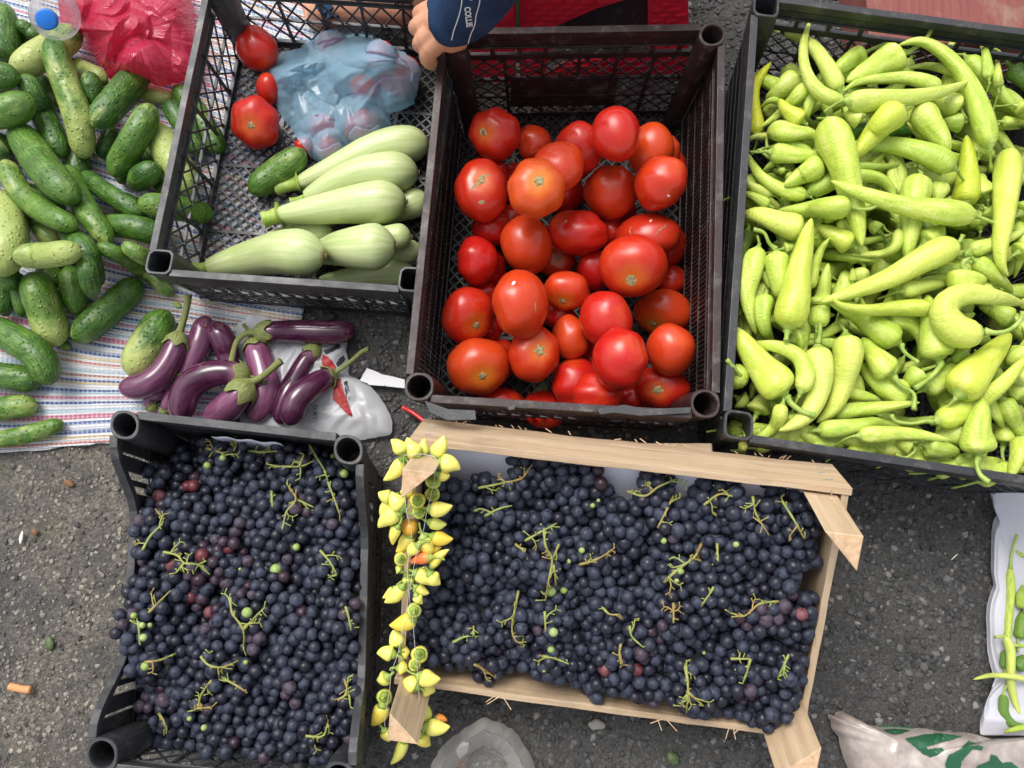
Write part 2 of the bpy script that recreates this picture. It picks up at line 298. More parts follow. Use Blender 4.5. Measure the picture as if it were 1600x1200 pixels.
    plain('paper', (0.8, 0.8, 0.93), 0.7, 0.3, 60); plain('white_card', (0.76, 0.76, 0.78), 0.7); plain('seed', (0.72, 0.68, 0.6), 0.6)
    plain('butt', (0.72, 0.34, 0.14), 0.8); plain('red_straw', (0.62, 0.03, 0.035), 0.3); plain('string', (0.75, 0.75, 0.72), 0.6)
    plain('staple', (0.3, 0.3, 0.3), 0.3); plain('leaf', (0.07, 0.11, 0.035), 0.5, 0.6, 200); plain('dead_leaf', (0.2, 0.09, 0.04), 0.7, 0.6, 200)
    plain('pebble', (0.3, 0.28, 0.25), 0.7, 0.6, 200); plain('white_print', (0.8, 0.8, 0.82), 0.6); plain('teal', (0.02, 0.4, 0.42), 0.5)
    m, nt, b = new_mat('skin'); x = NT(nt); p = x.geopos()
    col = x.ramp(x.noise(p, 30, 4), [(0.3, (0.52, 0.23, 0.135)), (0.7, (0.62, 0.31, 0.19))])
    setb(b, x, color=col, rough=0.45, sss=0.1, normal=x.bump(x.noise(p, 300, 4), 0.25, 0.0008)); b.inputs['Subsurface Radius'].default_value = (0.01, 0.004, 0.002); M['skin'] = m
    m, nt, b = new_mat('navy_cloth'); x = NT(nt); p = x.geopos()
    col = x.ramp(x.noise(p, 18, 4), [(0.3, (0.013, 0.03, 0.075)), (0.7, (0.026, 0.055, 0.125))])
    wv = x.noise(p, 900, 2)
    setb(b, x, color=col, rough=0.95, spec=0.15, normal=x.bump(x.math('ADD', wv, x.math('MULTIPLY', x.noise(p, 60, 4), 3.0)), 0.5, 0.0012)); M['navy'] = m
m_things()
for k in ('cucumber', 'zucchini', 'tomato', 'pepper', 'small_pepper', 'aubergine'):
    bb = M[k].node_tree.nodes['Principled BSDF']; bb.inputs['Subsurface Radius'].default_value = (0.5, 0.5, 0.2); bb.inputs['Subsurface Scale'].default_value = 0.008 if 'pepper' in k else 0.004

# ------------------------------------------------------------------ mesh helpers
def new_mesh(name, V, faces, smooth=True):
    me = bpy.data.meshes.new(name); me.from_pydata([tuple(v) for v in V], [], [tuple(f) for f in faces])
    if smooth: me.polygons.foreach_set('use_smooth', [True] * len(me.polygons))
    me.update(); return me
def link(o, parent=None):
    COL.objects.link(o)
    if parent is not None:
        o.parent = parent; o.matrix_parent_inverse = Matrix.Translation(-parent.location) if parent.rotation_euler.to_quaternion().angle < 1e-6 else parent.matrix_basis.inverted()
    return o
def mk(name, V, faces, mat, parent=None, origin=None, smooth=True, attrs=None):
    V = np.asarray(V, float)
    if origin is None: origin = (V.min(0) + V.max(0)) / 2
    me = new_mesh(name, V - origin, faces, smooth)
    if mat is not None: me.materials.append(M[mat] if isinstance(mat, str) else mat)
    for k, (typ, dat) in (attrs or {}).items():
        a = me.attributes.new(k, typ, 'POINT')
        a.data.foreach_set('vector' if typ == 'FLOAT_VECTOR' else 'value', np.asarray(dat, np.float32).ravel())
    o = bpy.data.objects.new(name, me); o.location = origin; return link(o, parent)
def tag(o, label, cat, group=None, kind=None):
    if label: o['label'] = label
    if cat: o['category'] = cat
    if group: o['group'] = group
    if kind: o['kind'] = kind
    return o
def empty(name, loc, label, cat, group=None):
    o = bpy.data.objects.new(name, None); o.empty_display_size = 0.02; o.location = loc; COL.objects.link(o); return tag(o, label, cat, group)
class MB:
    """collects solid pieces that form one moulded part"""
    def __init__(s): s.v = []; s.f = []
    def add(s, V, Fc):
        n = len(s.v); s.v.extend([tuple(p) for p in V]); s.f.extend([tuple(i + n for i in f) for f in Fc])
    def bar(s, a, b, w, h, up=(0, 0, 1)):
        a = np.asarray(a, float); b = np.asarray(b, float); d = b - a; L = np.linalg.norm(d)
        if L < 1e-6: return
        d /= L; up = np.asarray(up, float); sx = np.cross(d, up); ns = np.linalg.norm(sx)
        if ns < 1e-4: sx = np.cross(d, (1, 0, 0)); ns = np.linalg.norm(sx)
        sx /= ns; u = np.cross(sx, d)
        V = [p + sx * (i * w / 2) + u * (j * h / 2) for p in (a, b) for i, j in ((-1, -1), (1, -1), (1, 1), (-1, 1))]
        s.add(V, [(0, 1, 2, 3), (7, 6, 5, 4), (0, 4, 5, 1), (1, 5, 6, 2), (2, 6, 7, 3), (3, 7, 4, 0)])
    def sweep(s, pts, w, h):
        P = np.asarray(pts, float); n = len(P); d = np.gradient(P[:, :2], axis=0); d /= np.linalg.norm(d, axis=1)[:, None]; sx = np.stack([-d[:, 1], d[:, 0], 0 * d[:, 0]], 1); V = []
        for i in range(n):
            for a, b in ((-1, -1), (1, -1), (1, 1), (-1, 1)): V.append(P[i] + sx[i] * a * w / 2 + np.array([0, 0, b * h / 2]))
        s.add(V, [(3, 2, 1, 0), tuple(4 * (n - 1) + k for k in range(4))] + [(4 * i + k, 4 * i + (k + 1) % 4, 4 * i + 4 + (k + 1) % 4, 4 * i + 4 + k) for i in range(n - 1) for k in range(4)])
    def prism(s, poly, lo, hi):
        """poly: list of xyz; lo/hi: offset vectors"""
        P = np.asarray(poly, float); n = len(P); V = list(P + lo) + list(P + hi)
        s.add(V, [tuple(range(n))[::-1], tuple(range(n, 2 * n))] + [(i, (i + 1) % n, n + (i + 1) % n, n + i) for i in range(n)])
    def build(s, name, mat, parent=None, origin=None, smooth=False, bevel=0.0):
        o = mk(name, s.v, s.f, mat, parent, origin, smooth)
        if bevel: 
            md = o.modifiers.new('edge', 'BEVEL'); md.width = bevel; md.segments = 2; md.limit_method = 'ANGLE'; md.angle_limit = radians(40)
        return o
def box_part(name, c, ax, size, mat, parent, bevel=0.0008, wob=0.0, seed=0):
    """a plank: local x along its length"""
    c = np.asarray(c, float); R = np.array(ax, float)
    nx = 14 if wob else 1; rnd = random.Random(seed); V = []; Fc = []
    for i in range(nx + 1):
        x = (i / nx - 0.5) * size[0]
        for (a, b_) in ((-1, -1), (1, -1), (1, 1), (-1, 1)):
            V.append((x, a * size[1] / 2 + rnd.uniform(-wob, wob), b_ * size[2] / 2 + rnd.uniform(-wob, wob) * 0.4))
    for i in range(nx):
        for k in range(4):
            Fc.append((i * 4 + k, i * 4 + (k + 1) % 4, i * 4 + 4 + (k + 1) % 4, i * 4 + 4 + k))
    Fc += [(3, 2, 1, 0), tuple(nx * 4 + k for k in range(4))]
    me = new_mesh(name, V, Fc, False); me.materials.append(M[mat])
    o = bpy.data.objects.new(name, me)
    mw = Matrix(((R[0][0], R[1][0], R[2][0], c[0]), (R[0][1], R[1][1], R[2][1], c[1]), (R[0][2], R[1][2], R[2][2], c[2]), (0, 0, 0, 1)))
    o.matrix_world = mw; COL.objects.link(o)
    if parent is not None: o.parent = parent; o.matrix_parent_inverse = Matrix.Translation(-parent.location)
    md = o.modifiers.new('edge', 'BEVEL'); md.width = bevel; md.segments = 2
    return o
def catmull(P, n):
    P = np.asarray(P, float)
    if len(P) == 2: t = np.linspace(0, 1, n)[:, None]; return P[0] * (1 - t) + P[1] * t
    Q = np.vstack([2 * P[0] - P[1], P, 2 * P[-1] - P[-2]]); out = []
    for i in range(1, len(Q) - 2):
        p0, p1, p2, p3 = Q[i - 1:i + 3]
        for t in np.linspace(0, 1, 12, endpoint=False):
            out.append(0.5 * (2 * p1 + (p2 - p0) * t + (2 * p0 - 5 * p1 + 4 * p2 - p3) * t * t + (3 * p1 - p0 - 3 * p2 + p3) * t ** 3))
    out.append(P[-1]); out = np.array(out)
    s = np.r_[0, np.cumsum(np.linalg.norm(np.diff(out, axis=0), axis=1))]; u = np.linspace(0, s[-1], n)
    return np.stack([np.interp(u, s, out[:, k]) for k in range(out.shape[1])], 1)
def frames(C):
    T = np.gradient(C, axis=0); T /= np.linalg.norm(T, axis=1)[:, None] + 1e-12
    N = np.zeros_like(C); ref = np.array([0, 0, 1.0]) if abs(T[0][2]) < 0.9 else np.array([1.0, 0, 0])
    n = ref - T[0] * np.dot(ref, T[0]); N[0] = n / np.linalg.norm(n)
    for i in range(1, len(C)):
        n = N[i - 1] - T[i] * np.dot(N[i - 1], T[i]); N[i] = n / (np.linalg.norm(n) + 1e-12)
    return T, N, np.cross(T, N)
PROF = dict(
    cucumber=[(0, .82), (.15, .93), (.35, 1), (.65, 1), (.85, .93), (1, .82)],
    zucchini=[(0, .36), (.03, .42), (.1, .5), (.3, .68), (.55, .86), (.78, 1), (.9, .97), (1, 0.9)],
    aubergine=[(0, .5), (.05, .66), (.15, .82), (.35, .9), (.6, 1), (.8, .96), (1, 0.8)],
    pepper=[(0, .3), (.012, .6), (.04, .84), (.09, .98), (.17, 1), (.32, .88), (.5, .73), (.7, .58), (.85, .42), (.94, .25), (.985, .12), (1, .02)],
    chilli=[(0, .5), (.04, .85), (.12, 1), (.5, .95), (.8, .75), (.93, .45), (1, .05)],
    small=[(0, .3), (.02, .6), (.08, .86), (.18, .99), (.3, 1), (.5, .9), (.7, .66), (.85, .4), (.95, .19), (1, .02)],
    round=[(0, .3), (.03, .6), (.12, .88), (.3, 1), (.6, .97), (.85, .7), (.96, .35), (1, .03)],
    taper=[(0, 1), (1, .7)], stem=[(0, 1.25), (.12, .75), (.6, .62), (.9, .72), (1, .8)])
def prof(kind, t):
    p = np.array(PROF[kind]); return np.interp(t, p[:, 0], p[:, 1])
def tube_mesh(C, r, sides=14, lobes=0, lob_a=0.0, lump=0.0, seed=0, cap=True, flat=1.0):
    n = len(C); T, N, B = frames(C); th = np.linspace(0, 2 * pi, sides, endpoint=False)
    rs = random.Random(seed); ph = rs.uniform(0, 6.3); L = np.r_[0, np.cumsum(np.linalg.norm(np.diff(C, axis=0), axis=1))]
    R = np.asarray(r)[:, None] * np.ones((1, sides))
    if lobes: R = R * (1 + lob_a * np.cos(lobes * th[None] + ph + 0.8 * np.sin(L[:, None] / (L[-1] + 1e-9) * 3)))
    if lump:
        a1, a2, a3, f1, f2 = [rs.uniform(0, 6.3) for _ in range(3)] + [rs.uniform(5, 9), rs.uniform(9, 15)]
        u = L[:, None] / (L[-1] + 1e-9)
        R = R * (1 + lump * (np.sin(f1 * u + a1 + th[None]) * 0.5 + np.sin(f2 * u + a2 + 2 * th[None]) * 0.3 + np.sin(f1 * 1.7 * u + a3 - th[None]) * 0.3))
    V = C[:, None] + R[:, :, None] * (np.cos(th)[None, :, None] * N[:, None] + np.sin(th)[None, :, None] * B[:, None])
    V = V.reshape(-1, 3); Fc = []
    for i in range(n - 1):
        for k in range(sides):
            k2 = (k + 1) % sides; Fc.append((i * sides + k, i * sides + k2, (i + 1) * sides + k2, (i + 1) * sides + k))
    if cap: Fc += [tuple(range(sides))[::-1], tuple((n - 1) * sides + k for k in range(sides))]
    rm = max(np.max(r), 1e-4); tl = np.repeat(L / (L[-1] + 1e-9), sides)
    tc = np.stack([np.tile(np.cos(th), n), np.tile(np.sin(th), n), np.repeat(L / rm, sides)], 1)
    return V, Fc, {'tc': ('FLOAT_VECTOR', tc), 'tl': ('FLOAT', tl)}
def prof_ts(n):   # rings crowded at both ends
    u = np.linspace(0, 1, n); return 0.5 - 0.5 * np.cos(pi * u)
# ------------------------------------------------------------------ heaps: every new piece rests on the pieces laid before it
class Heap:
    def __init__(s, floor, cap=9.9, tol=0.86): s.c = np.zeros((0, 3)); s.r = np.zeros(0); s.floor = floor; s.cap = cap; s.tol = tol
    def add(s, C, R): s.c = np.vstack([s.c, np.atleast_2d(C)]); s.r = np.r_[s.r, np.atleast_1d(R)]
    def rest(s, px, rpx, floor=None):
        """px: samples in photo pixels; returns places along their sight lines, above everything already there"""
        fl = s.floor if floor is None else floor; Z = []
        for (x, y), rp in zip(px, rpx):
            z = fl; r = rp * 1.15 / F
            r = rp * depth(at(x, y, fl)) / F; z = fl + r * 0.95
            if len(s.r):      # where the sight line last leaves the pieces already there
                d = ray(x, y); dn = d / np.linalg.norm(d); oc = s.c - CAM; tm = oc @ dn; p2 = (oc * oc).sum(1) - tm * tm; q = (s.tol * (s.r + r)) ** 2 - p2; m = q > 0
                if m.any():
                    te = (tm[m] - np.sqrt(q[m])).min(); z = max(z, CZ + dn[2] * te)
            Z.append(min(z, max(s.cap, fl + r)))
        Z = np.array(Z); n = len(Z)
        if n > 2:
            k = max(1, n // 5); Zm = np.array([Z[max(0, i - k):i + k + 1].max() for i in range(n)])
            w = np.hanning(2 * k + 3)[1:-1]; w /= w.sum(); Zp = np.r_[np.repeat(Zm[0], k), Zm, np.repeat(Zm[-1], k)]
            Z = np.convolve(Zp, w, 'valid')
        return Z
ENDS = dict(cucumber=(1, 1), zucchini=(0, 1), aubergine=(0, 1))
def ends(kind, t, ratio):
    """rounds the ends off over about half a width"""
    if kind not in ENDS: return 1.0
    a, b = ENDS[kind]; f = np.ones_like(t); q = max(.03, ratio * .62)
    if b: s = np.clip((1 - t) / q, 0, 1); f = f * np.sqrt(np.maximum(0, 1 - (1 - s) ** 2.2))
    if a: s = np.clip(t / q, 0, 1); f = f * np.sqrt(np.maximum(0, 1 - (1 - s) ** 2.2))
    return f
def lay(heap, pts, w, kind, extend=0.0, floor=None, n=22, nring=26, rmin=0.05, register=True):
    """pts: photo-pixel centreline, w: greatest width in pixels -> world centreline + radii"""
    P = np.asarray(pts, float)
    if extend:
        d0 = P[0] - P[1]; d0 /= np.linalg.norm(d0) + 1e-9; d1 = P[-1] - P[-2]; d1 /= np.linalg.norm(d1) + 1e-9
        e0, e1 = (extend, extend) if np.isscalar(extend) else extend
        P = np.vstack([P[0] + d0 * e0 * w / 2, P[1:-1] if len(P) > 2 else (P[0] + P[1])[None] / 2, P[-1] + d1 * e1 * w / 2])
    S = catmull(P, n); t = np.linspace(0, 1, n); ratio = w / (np.linalg.norm(np.diff(S, axis=0), axis=1).sum() + 1e-6); rp = np.maximum(prof(kind, t) * ends(kind, t, ratio), rmin) * w / 2
    Z = heap.rest(S, rp, floor)
    W = np.array([at(x, y, z) for (x, y), z in zip(S, Z)])
    tt = prof_ts(nring); C = np.stack([np.interp(tt, t, W[:, k]) for k in range(3)], 1)
    # smooth
    for _ in range(2): C[1:-1] = 0.25 * C[:-2] + 0.5 * C[1:-1] + 0.25 * C[2:]
    R = np.maximum(prof(kind, tt) * ends(kind, tt, ratio), 0.02) * w / 2 * np.array([depth(c) for c in C]) / F
    if register: heap.add(W, rp * np.array([depth(c) for c in W]) / F)
    return C, R
# ------------------------------------------------------------------ the ground
def vnoise(X, Y, sc, seed):
    r = np.random.RandomState(seed); G = r.rand(256, 256); x = X * sc; y = Y * sc
    xi = np.floor(x).astype(int); yi = np.floor(y).astype(int); fx = x - xi; fy = y - yi
    fx = fx * fx * (3 - 2 * fx); fy = fy * fy * (3 - 2 * fy); g = lambda a, b: G[a % 256, b % 256]
    return (g(xi, yi) * (1 - fx) + g(xi + 1, yi) * fx) * (1 - fy) + (g(xi, yi + 1) * (1 - fx) + g(xi + 1, yi + 1) * fx) * fy
def ground_z(X, Y): return (vnoise(X, Y, 90, 1) - 0.5) * 0.002 + (vnoise(X, Y, 30, 2) - 0.5) * 0.003 + (vnoise(X, Y, 6, 3) - 0.5) * 0.003 - 0.0042
def ground():
    xs = np.r_[-60, -20, -8, -4, -2, -1.2, np.arange(-0.8, 0.9, 0.005), 1.2, 2, 4, 8, 20, 60]
    ys = np.r_[-60, -20, -8, -4, -2, -1, np.arange(-0.5, 1.3, 0.006), 1.6, 2.5, 5, 10, 20, 60]
    X, Y = np.meshgrid(xs, ys); nx, ny = len(xs), len(ys)
    Z = ground_z(X, Y)
    V = np.stack([X, Y, Z], -1).reshape(-1, 3)
    i = np.arange(nx - 1)[None] + np.arange(ny - 1)[:, None] * nx
    Fc = np.stack([i, i + 1, i + nx + 1, i + nx], -1).reshape(-1, 4).tolist()
    tag(mk('ground', V, Fc, 'asphalt', origin=np.zeros(3)), 'dark grey worn asphalt ground under all the crates', None, kind='structure')
ground()
def ico():
    g = (1 + 5 ** .5) / 2; V = [(-1, g, 0), (1, g, 0), (-1, -g, 0), (1, -g, 0), (0, -1, g), (0, 1, g), (0, -1, -g), (0, 1, -g), (g, 0, -1), (g, 0, 1), (-g, 0, -1), (-g, 0, 1)]
    Fc = [(0, 11, 5), (0, 5, 1), (0, 1, 7), (0, 7, 10), (0, 10, 11), (1, 5, 9), (5, 11, 4), (11, 10, 2), (10, 7, 6), (7, 1, 8), (3, 9, 4), (3, 4, 2), (3, 2, 6), (3, 6, 8), (3, 8, 9), (4, 9, 5), (2, 4, 11), (6, 2, 10), (8, 6, 7), (9, 8, 1)]
    return np.array(V) / sqrt(1 + g * g), np.array(Fc)
def chips():
    V0, F0 = ico(); r = np.random.RandomState(5); N = 46000
    P = np.stack([r.uniform(-0.75, 0.85, N), r.uniform(-0.47, 1.2, N)], 1)
    S = 0.002 + 0.0042 * r.rand(N) ** 2.2; S = np.where(P[:, 0] < -0.33, S * 0.72, S)
    Vs = V0[None] * (1 + 0.28 * (r.rand(N, 12, 1) - .5) * 2) * S[:, None, None] * (1 + 0.35 * (r.rand(N, 1, 3) - .5)); Vs[..., 2] *= 0.6
    a = r.uniform(0, 6.3, N); ca, sa = np.cos(a)[:, None], np.sin(a)[:, None]
    X = Vs[..., 0] * ca - Vs[..., 1] * sa + P[:, :1]; Y = Vs[..., 0] * sa + Vs[..., 1] * ca + P[:, 1:2]; Z = np.minimum(Vs[..., 2] + (ground_z(P[:, 0], P[:, 1]) + .12 * S + r.uniform(-.0009, .0006, N))[:, None], .0012)
    V = np.stack([X, Y, Z], -1).reshape(-1, 3); Fc = (F0[None] + (np.arange(N) * 12)[:, None, None]).reshape(-1, 3)
    me = bpy.data.meshes.new('asphalt_chippings'); me.from_pydata(V.tolist(), [], Fc.tolist()); me.materials.append(M['stone'])
    at_ = me.attributes.new('shade', 'FLOAT', 'POINT'); at_.data.foreach_set('value', np.repeat(r.rand(N) ** 1.2, 12).astype(np.float32))
    o = bpy.data.objects.new('asphalt_chippings', me); COL.objects.link(o); tag(o, 'grey stone chippings worn proud of the asphalt', None, kind='stuff')
chips()

# ------------------------------------------------------------------ sheets and films traced as outlines
def outline(pts, n, jag=0.0, seed=0):
    P = np.asarray(pts, float); Q = np.vstack([P, P[:1]]); s = np.r_[0, np.cumsum(np.linalg.norm(np.diff(Q, axis=0), axis=1))]
    u = np.linspace(0, s[-1], n, endpoint=False); R = np.stack([np.interp(u, s, Q[:, k]) for k in (0, 1)], 1)
    R = (np.roll(R, 1, 0) + 2 * R + np.roll(R, -1, 0)) / 4
    if jag:
        r = np.random.RandomState(seed); j = r.randn(n); j = (j + np.roll(j, 1) + np.roll(j, 2)) / 1.7; c = R.mean(0); d = R - c; d /= np.linalg.norm(d, axis=1)[:, None]
        R = R + d * j[:, None] * jag
    return R
def crease(x, y, sc, seed):
    """sharp folded ridges, in [0,1]"""
    wx = x * sc; wy = y * sc
    d1 = mnoise.noise(Vector((wx * .6 + seed, wy * .6, 3.1))); d2 = mnoise.noise(Vector((wx * .6, wy * .6 + seed, 7.7)))
    v = mnoise.voronoi(Vector((wx + d1 * .9 + seed * 3, wy + d2 * .9, seed)))[0]
    return v[1] - v[0]
def _h(i, j, s): 
    v = sin(i * 127.1 + j * 311.7 + s * 74.7) * 43758.5453; return v - math.floor(v)
def facet(x, y, sc, seed, warp=.8):
    """flat crumpled facets meeting in sharp creases, in [0,1]"""
    d1 = mnoise.noise(Vector((x * sc * .4 + seed, y * sc * .4, 1.7))); d2 = mnoise.noise(Vector((x * sc * .4, y * sc * .4 - seed, 5.3)))
    u = x * sc + d1 * warp * 2; v = y * sc + d2 * warp * 2; t = (u + v) * .366; X, Y = u + t, v + t; i, j = math.floor(X), math.floor(Y); fx, fy = X - i, Y - j
    a, b = _h(i, j, seed), _h(i + 1, j + 1, seed)
    if fx > fy: return a * (1 - fx) + _h(i + 1, j, seed) * (fx - fy) + b * fy
    return a * (1 - fy) + _h(i, j + 1, seed) * (fy - fx) + b * fx
def sheet(name, pts, ctr, hf, mat, nr=40, na=160, over=None, soften=0, jag=0.0, seed=0, z0=0.003, parent=None, attrs=None, smooth=True, rpow=1.0, placer=None, iters=2):
    R = outline(pts, na, jag, seed); c = np.array(ctr, float); V = []; placer = placer or at
    for k in range(nr + 1):
        f = (k / nr) ** rpow
        for i in range(na):
            p = c + (R[i] - c) * f; P = placer(p[0], p[1], z0)
            for _ in range(iters): P = placer(p[0], p[1], z0 + hf(P[0], P[1], f))
            if over is not None:
                d = ray(p[0], p[1]); dn = d / np.linalg.norm(d); oc = over.c - CAM; tm = oc @ dn; q = over.r ** 2 - ((oc * oc).sum(1) - tm * tm); m = q > 0
                if m.any():
                    z = CZ + dn[2] * (tm[m] - np.sqrt(q[m])).min()
                    if z > P[2]: P = placer(p[0], p[1], z + .0015 + (P[2] - z0) * .12)
            V.append(P)
    V = np.array(V)
    for _ in range(soften):
        G = V.reshape(nr + 1, na, 3); Z = G.copy(); Z[1:-1] = (G[:-2] + G[2:] + np.roll(G, 1, 1)[1:-1] + np.roll(G, -1, 1)[1:-1] + 2 * G[1:-1]) / 6
        if over is None: V = Z.reshape(-1, 3)
        else: V = np.where((Z[..., 2] > G[..., 2] - .0008)[..., None], Z, G).reshape(-1, 3)
    V = np.array(V); Fc = []
    for k in range(nr):
        for i in range(na):
            j = (i + 1) % na; Fc.append((k * na + i, (k + 1) * na + i, (k + 1) * na + j, k * na + j))
    at_ = attrs(V) if attrs else None
    return mk(name, V, Fc, mat, parent, None, smooth, at_)
def rug():
    pts = [(-120, 716), (0, 706), (60, 703), (110, 699), (168, 690), (182, 700), (330, 655), (400, 560), (470, 515), (515, 300), (505, 60), (530, -140), (200, -140), (-120, -140)]
    def hf(x, y, f):
        e = 0.0012 * min(1, (1 - f) * 30)
        fold = 0.007 * max(0, 1 - abs((x + 0.46) - 0.45 * (y - 0.3)) / 0.012) * max(0, min(1, (y - 0.2) * 20)) * max(0, min(1, (0.42 - y) * 12))
        return e + fold * 0.5 * (y < .37) + 0.0004 * mnoise.noise(Vector((x * 14, y * 14, 0)))
    def at_(V):
        x, y = V[:, 0], V[:, 1]; s = -0.03 + 0.36 * np.clip((y - 0.2) / 0.3, 0, 1)
        wob = np.array([0.006 * mnoise.noise(Vector((a * 7, b * 7, 5))) for a, b in zip(x, y)])
        v = y + s * (x + 0.6) + wob; return {'rug': ('FLOAT_VECTOR', np.stack([x + 0.1 * y, v, np.zeros_like(x)], 1))}
    o = sheet('striped_rug', pts, (200, 300), hf, 'rug', nr=90, na=260, attrs=at_, jag=1.2, z0=.0012)
    md = o.modifiers.new('thick', 'SOLIDIFY'); md.thickness = 0.002; md.offset = 1
    tag(o, 'white woven rug with thin blue, pink and yellow stripes, spread under the cucumbers', 'rug')
rug()

# ------------------------------------------------------------------ plastic crates
def clip(p, d, x0, x1, y0, y1):
    t0, t1 = -1e9, 1e9
    for a, b, lo, hi in ((p[0], d[0], x0, x1), (p[1], d[1], y0, y1)):
        if abs(b) < 1e-9:
            if a < lo or a > hi: return None
            continue
        ta, tb = (lo - a) / b, (hi - a) / b
        t0, t1 = max(t0, min(ta, tb)), min(t1, max(ta, tb))
    return (t0, t1) if t1 - t0 > 1e-3 else None
def crate(label, Q, H, mat, draft=0.016, style=None, post='round', low=None, group='black plastic produce crates', base_cell=0.0125, skip_posts=(), seed=0, base_rot=45):
    Q = [np.array([q[0], q[1]], float) for q in Q]; ctr = sum(Q) / 4; root = empty('plastic_crate', (ctr[0], ctr[1], 0), label, 'crate', group)
    r = random.Random(seed); names = ['back', 'right', 'front', 'left']; style = style or {}
    e = [(Q[(i + 1) % 4] - Q[i]) for i in range(4)]; eu = [v / np.linalg.norm(v) for v in e]
    def inset(i, d): return Q[i] + (eu[i] - eu[i - 1]) * d
    def corner(i, z, d=0.0): 
        k = draft * (1 - z / H) + d; p = inset(i, k); return np.array([p[0], p[1], z])
    # posts
    for i in range(4):
        if i in skip_posts: continue
        n = 20; V = []; Fc = []; R0, Rh = 0.0185, 0.0145
        def ring(R, z, sq, dd=0.021):
            c = corner(i, z, dd); out = []
            for k in range(n):
                a = 2 * pi * k / n; ca, sa = cos(a), sin(a); m = (abs(ca) ** sq + abs(sa) ** sq) ** (-1 / sq)
                v = eu[i] * ca - eu[i - 1] * sa; out.append((c[0] + v[0] * R * m, c[1] + v[1] * R * m, c[2]))
            return out
        sqo, sqh = (5, 5) if post == 'square' else (5, 2)
        if post == 'round': sqo = 2.6
        rs = [(R0 * .8, 0.002, sqo), (R0 * .85, H * .5, sqo), (R0, H * .82, sqo), (R0, H + .001, sqo), (R0 * .96, H + .002, sqo), (Rh * 1.06, H + .002, sqh), (Rh, H, sqh), (Rh * .9, H - .09, sqh)]
        for (R, z, sq) in rs: V += ring(R, z, sq)
        for k in range(len(rs) - 1):
            for j in range(n): Fc.append((k * n + j, k * n + (j + 1) % n, (k + 1) * n + (j + 1) % n, (k + 1) * n + j))
        Fc.append(tuple((len(rs) - 1) * n + j for j in range(n))[::-1]); Fc.append(tuple(range(n))[::-1])
        mk('corner_post', V, Fc, mat, root, smooth=False)
    for i, nm in enumerate(names):
        a, b = i, (i + 1) % 4; L = np.linalg.norm(e[i]); nrm = np.array([-eu[i][1], eu[i][0], 0]); st = style.get(nm, 'lattice')
        m0 = 0.044 / L
        def P(x, z, off=0.0):
            s = x / L; A = corner(a, z); B = corner(b, z); return A + (B - A) * s - nrm * (-off)
        lw = low if (low and nm in ('left', 'right')) else None
        def top(x):
            if not lw: return H
            d = min(x, L - x); t = min(1, max(0, (d - 0.045) / 0.09)); return H - (H - lw) * (t * t * (3 - 2 * t))
        rim = MB(); xs = np.linspace(0.036, L - 0.036, 25 if lw else 9)
        rim.sweep([P(x_, top(x_) - .0085 + .0004 * sin(x_ * 90), -.006) for x_ in xs], .0105, .015)
        rim.sweep([P(x_, top(x_) - .024, -.0015) for x_ in xs], .003, .017)
        zb = H - 0.036
        if not lw:
            rim.bar(P(0.03, zb, -.004), P(L - .03, zb, -.004), .008, .003)
            nr_ = max(3, int(L / 0.07))
            for k in range(nr_ + 1):
                x = 0.045 + (L - 0.09) * k / nr_; rim.bar(P(x, H - .012, -.004), P(x, zb + .002, -.004), .007, .0032, up=nrm)
        rim.build('rim_rail', mat, root, bevel=0.0008)
        w = MB(); x0, x1 = 0.03, L - 0.03; zt = (lw or H) - 0.038; zl = 0.022
        def lat(xa, xb, za, zb_, cell, th=0.0023, ang=48):
            for sg in (1, -1):
                d = (cos(radians(ang)), sg * sin(radians(ang))); nn = (-d[1], d[0]); span = (xb - xa) + (zb_ - za); k = int(span / cell) + 2
                for q in range(-k, k + 1):
                    p = ((xa + xb) / 2 + nn[0] * q * cell, (za + zb_) / 2 + nn[1] * q * cell); t = clip(p, d, xa, xb, za, zb_)
                    if t: w.bar(P(p[0] + d[0] * t[0], p[1] + d[1] * t[0], -.003 + sg * .0007), P(p[0] + d[0] * t[1], p[1] + d[1] * t[1], -.003 + sg * .0007), th, .0022, up=nrm)
        def hb(z, h=.005, th=.005, xa=None, xb=None): w.bar(P(xa or x0, z, -.003), P(xb or x1, z, -.003), h, th, up=nrm)
        def vb(x, za, zb_, wd=.004, th=.0044): w.bar(P(x, za, -.003), P(x, zb_, -.003), wd, th, up=nrm)
        hb(0.011, .02, .006); hb(zt, .0042, .0056)
        if st == 'lattice':
            lat(x0, x1, zl, zt, 0.0155); nv = max(3, round(L / 0.075))
            for k in range(nv + 1): vb(x0 + (x1 - x0) * k / nv, zl - .004, zt + .001)
            hb(H * .47, .0036, .0048)
            for k in range(4): vb(L * (.25 + k * .5 / 3), zt, H - .02, .004)
        elif st == 'open':
            lat(x0, x1, zl, zt, 0.026, .0026, 52); nv = 5
            for k in range(nv + 1): vb(x0 + (x1 - x0) * k / nv, zl - .004, H - .02)
            hb(zl + (zt - zl) * .5, .003, .0048)
        elif st == 'slots':
            k = 0; x = x0
            while x < x1: vb(x, zl - .003, H - .02, .0038, .0036); x += 0.0072 * r.uniform(.93, 1.07)
            for z in (0.05, 0.085, 0.12, 0.155): hb(z, .0034, .0048)
        elif st == 'solid':
            x = x0
            while x < x1: vb(x, zl - .003, H - .02, .0098, .0036); x += 0.0112
            hb(0.06, .02, .0048)
        elif st == 'lowside':
            n_ = 16
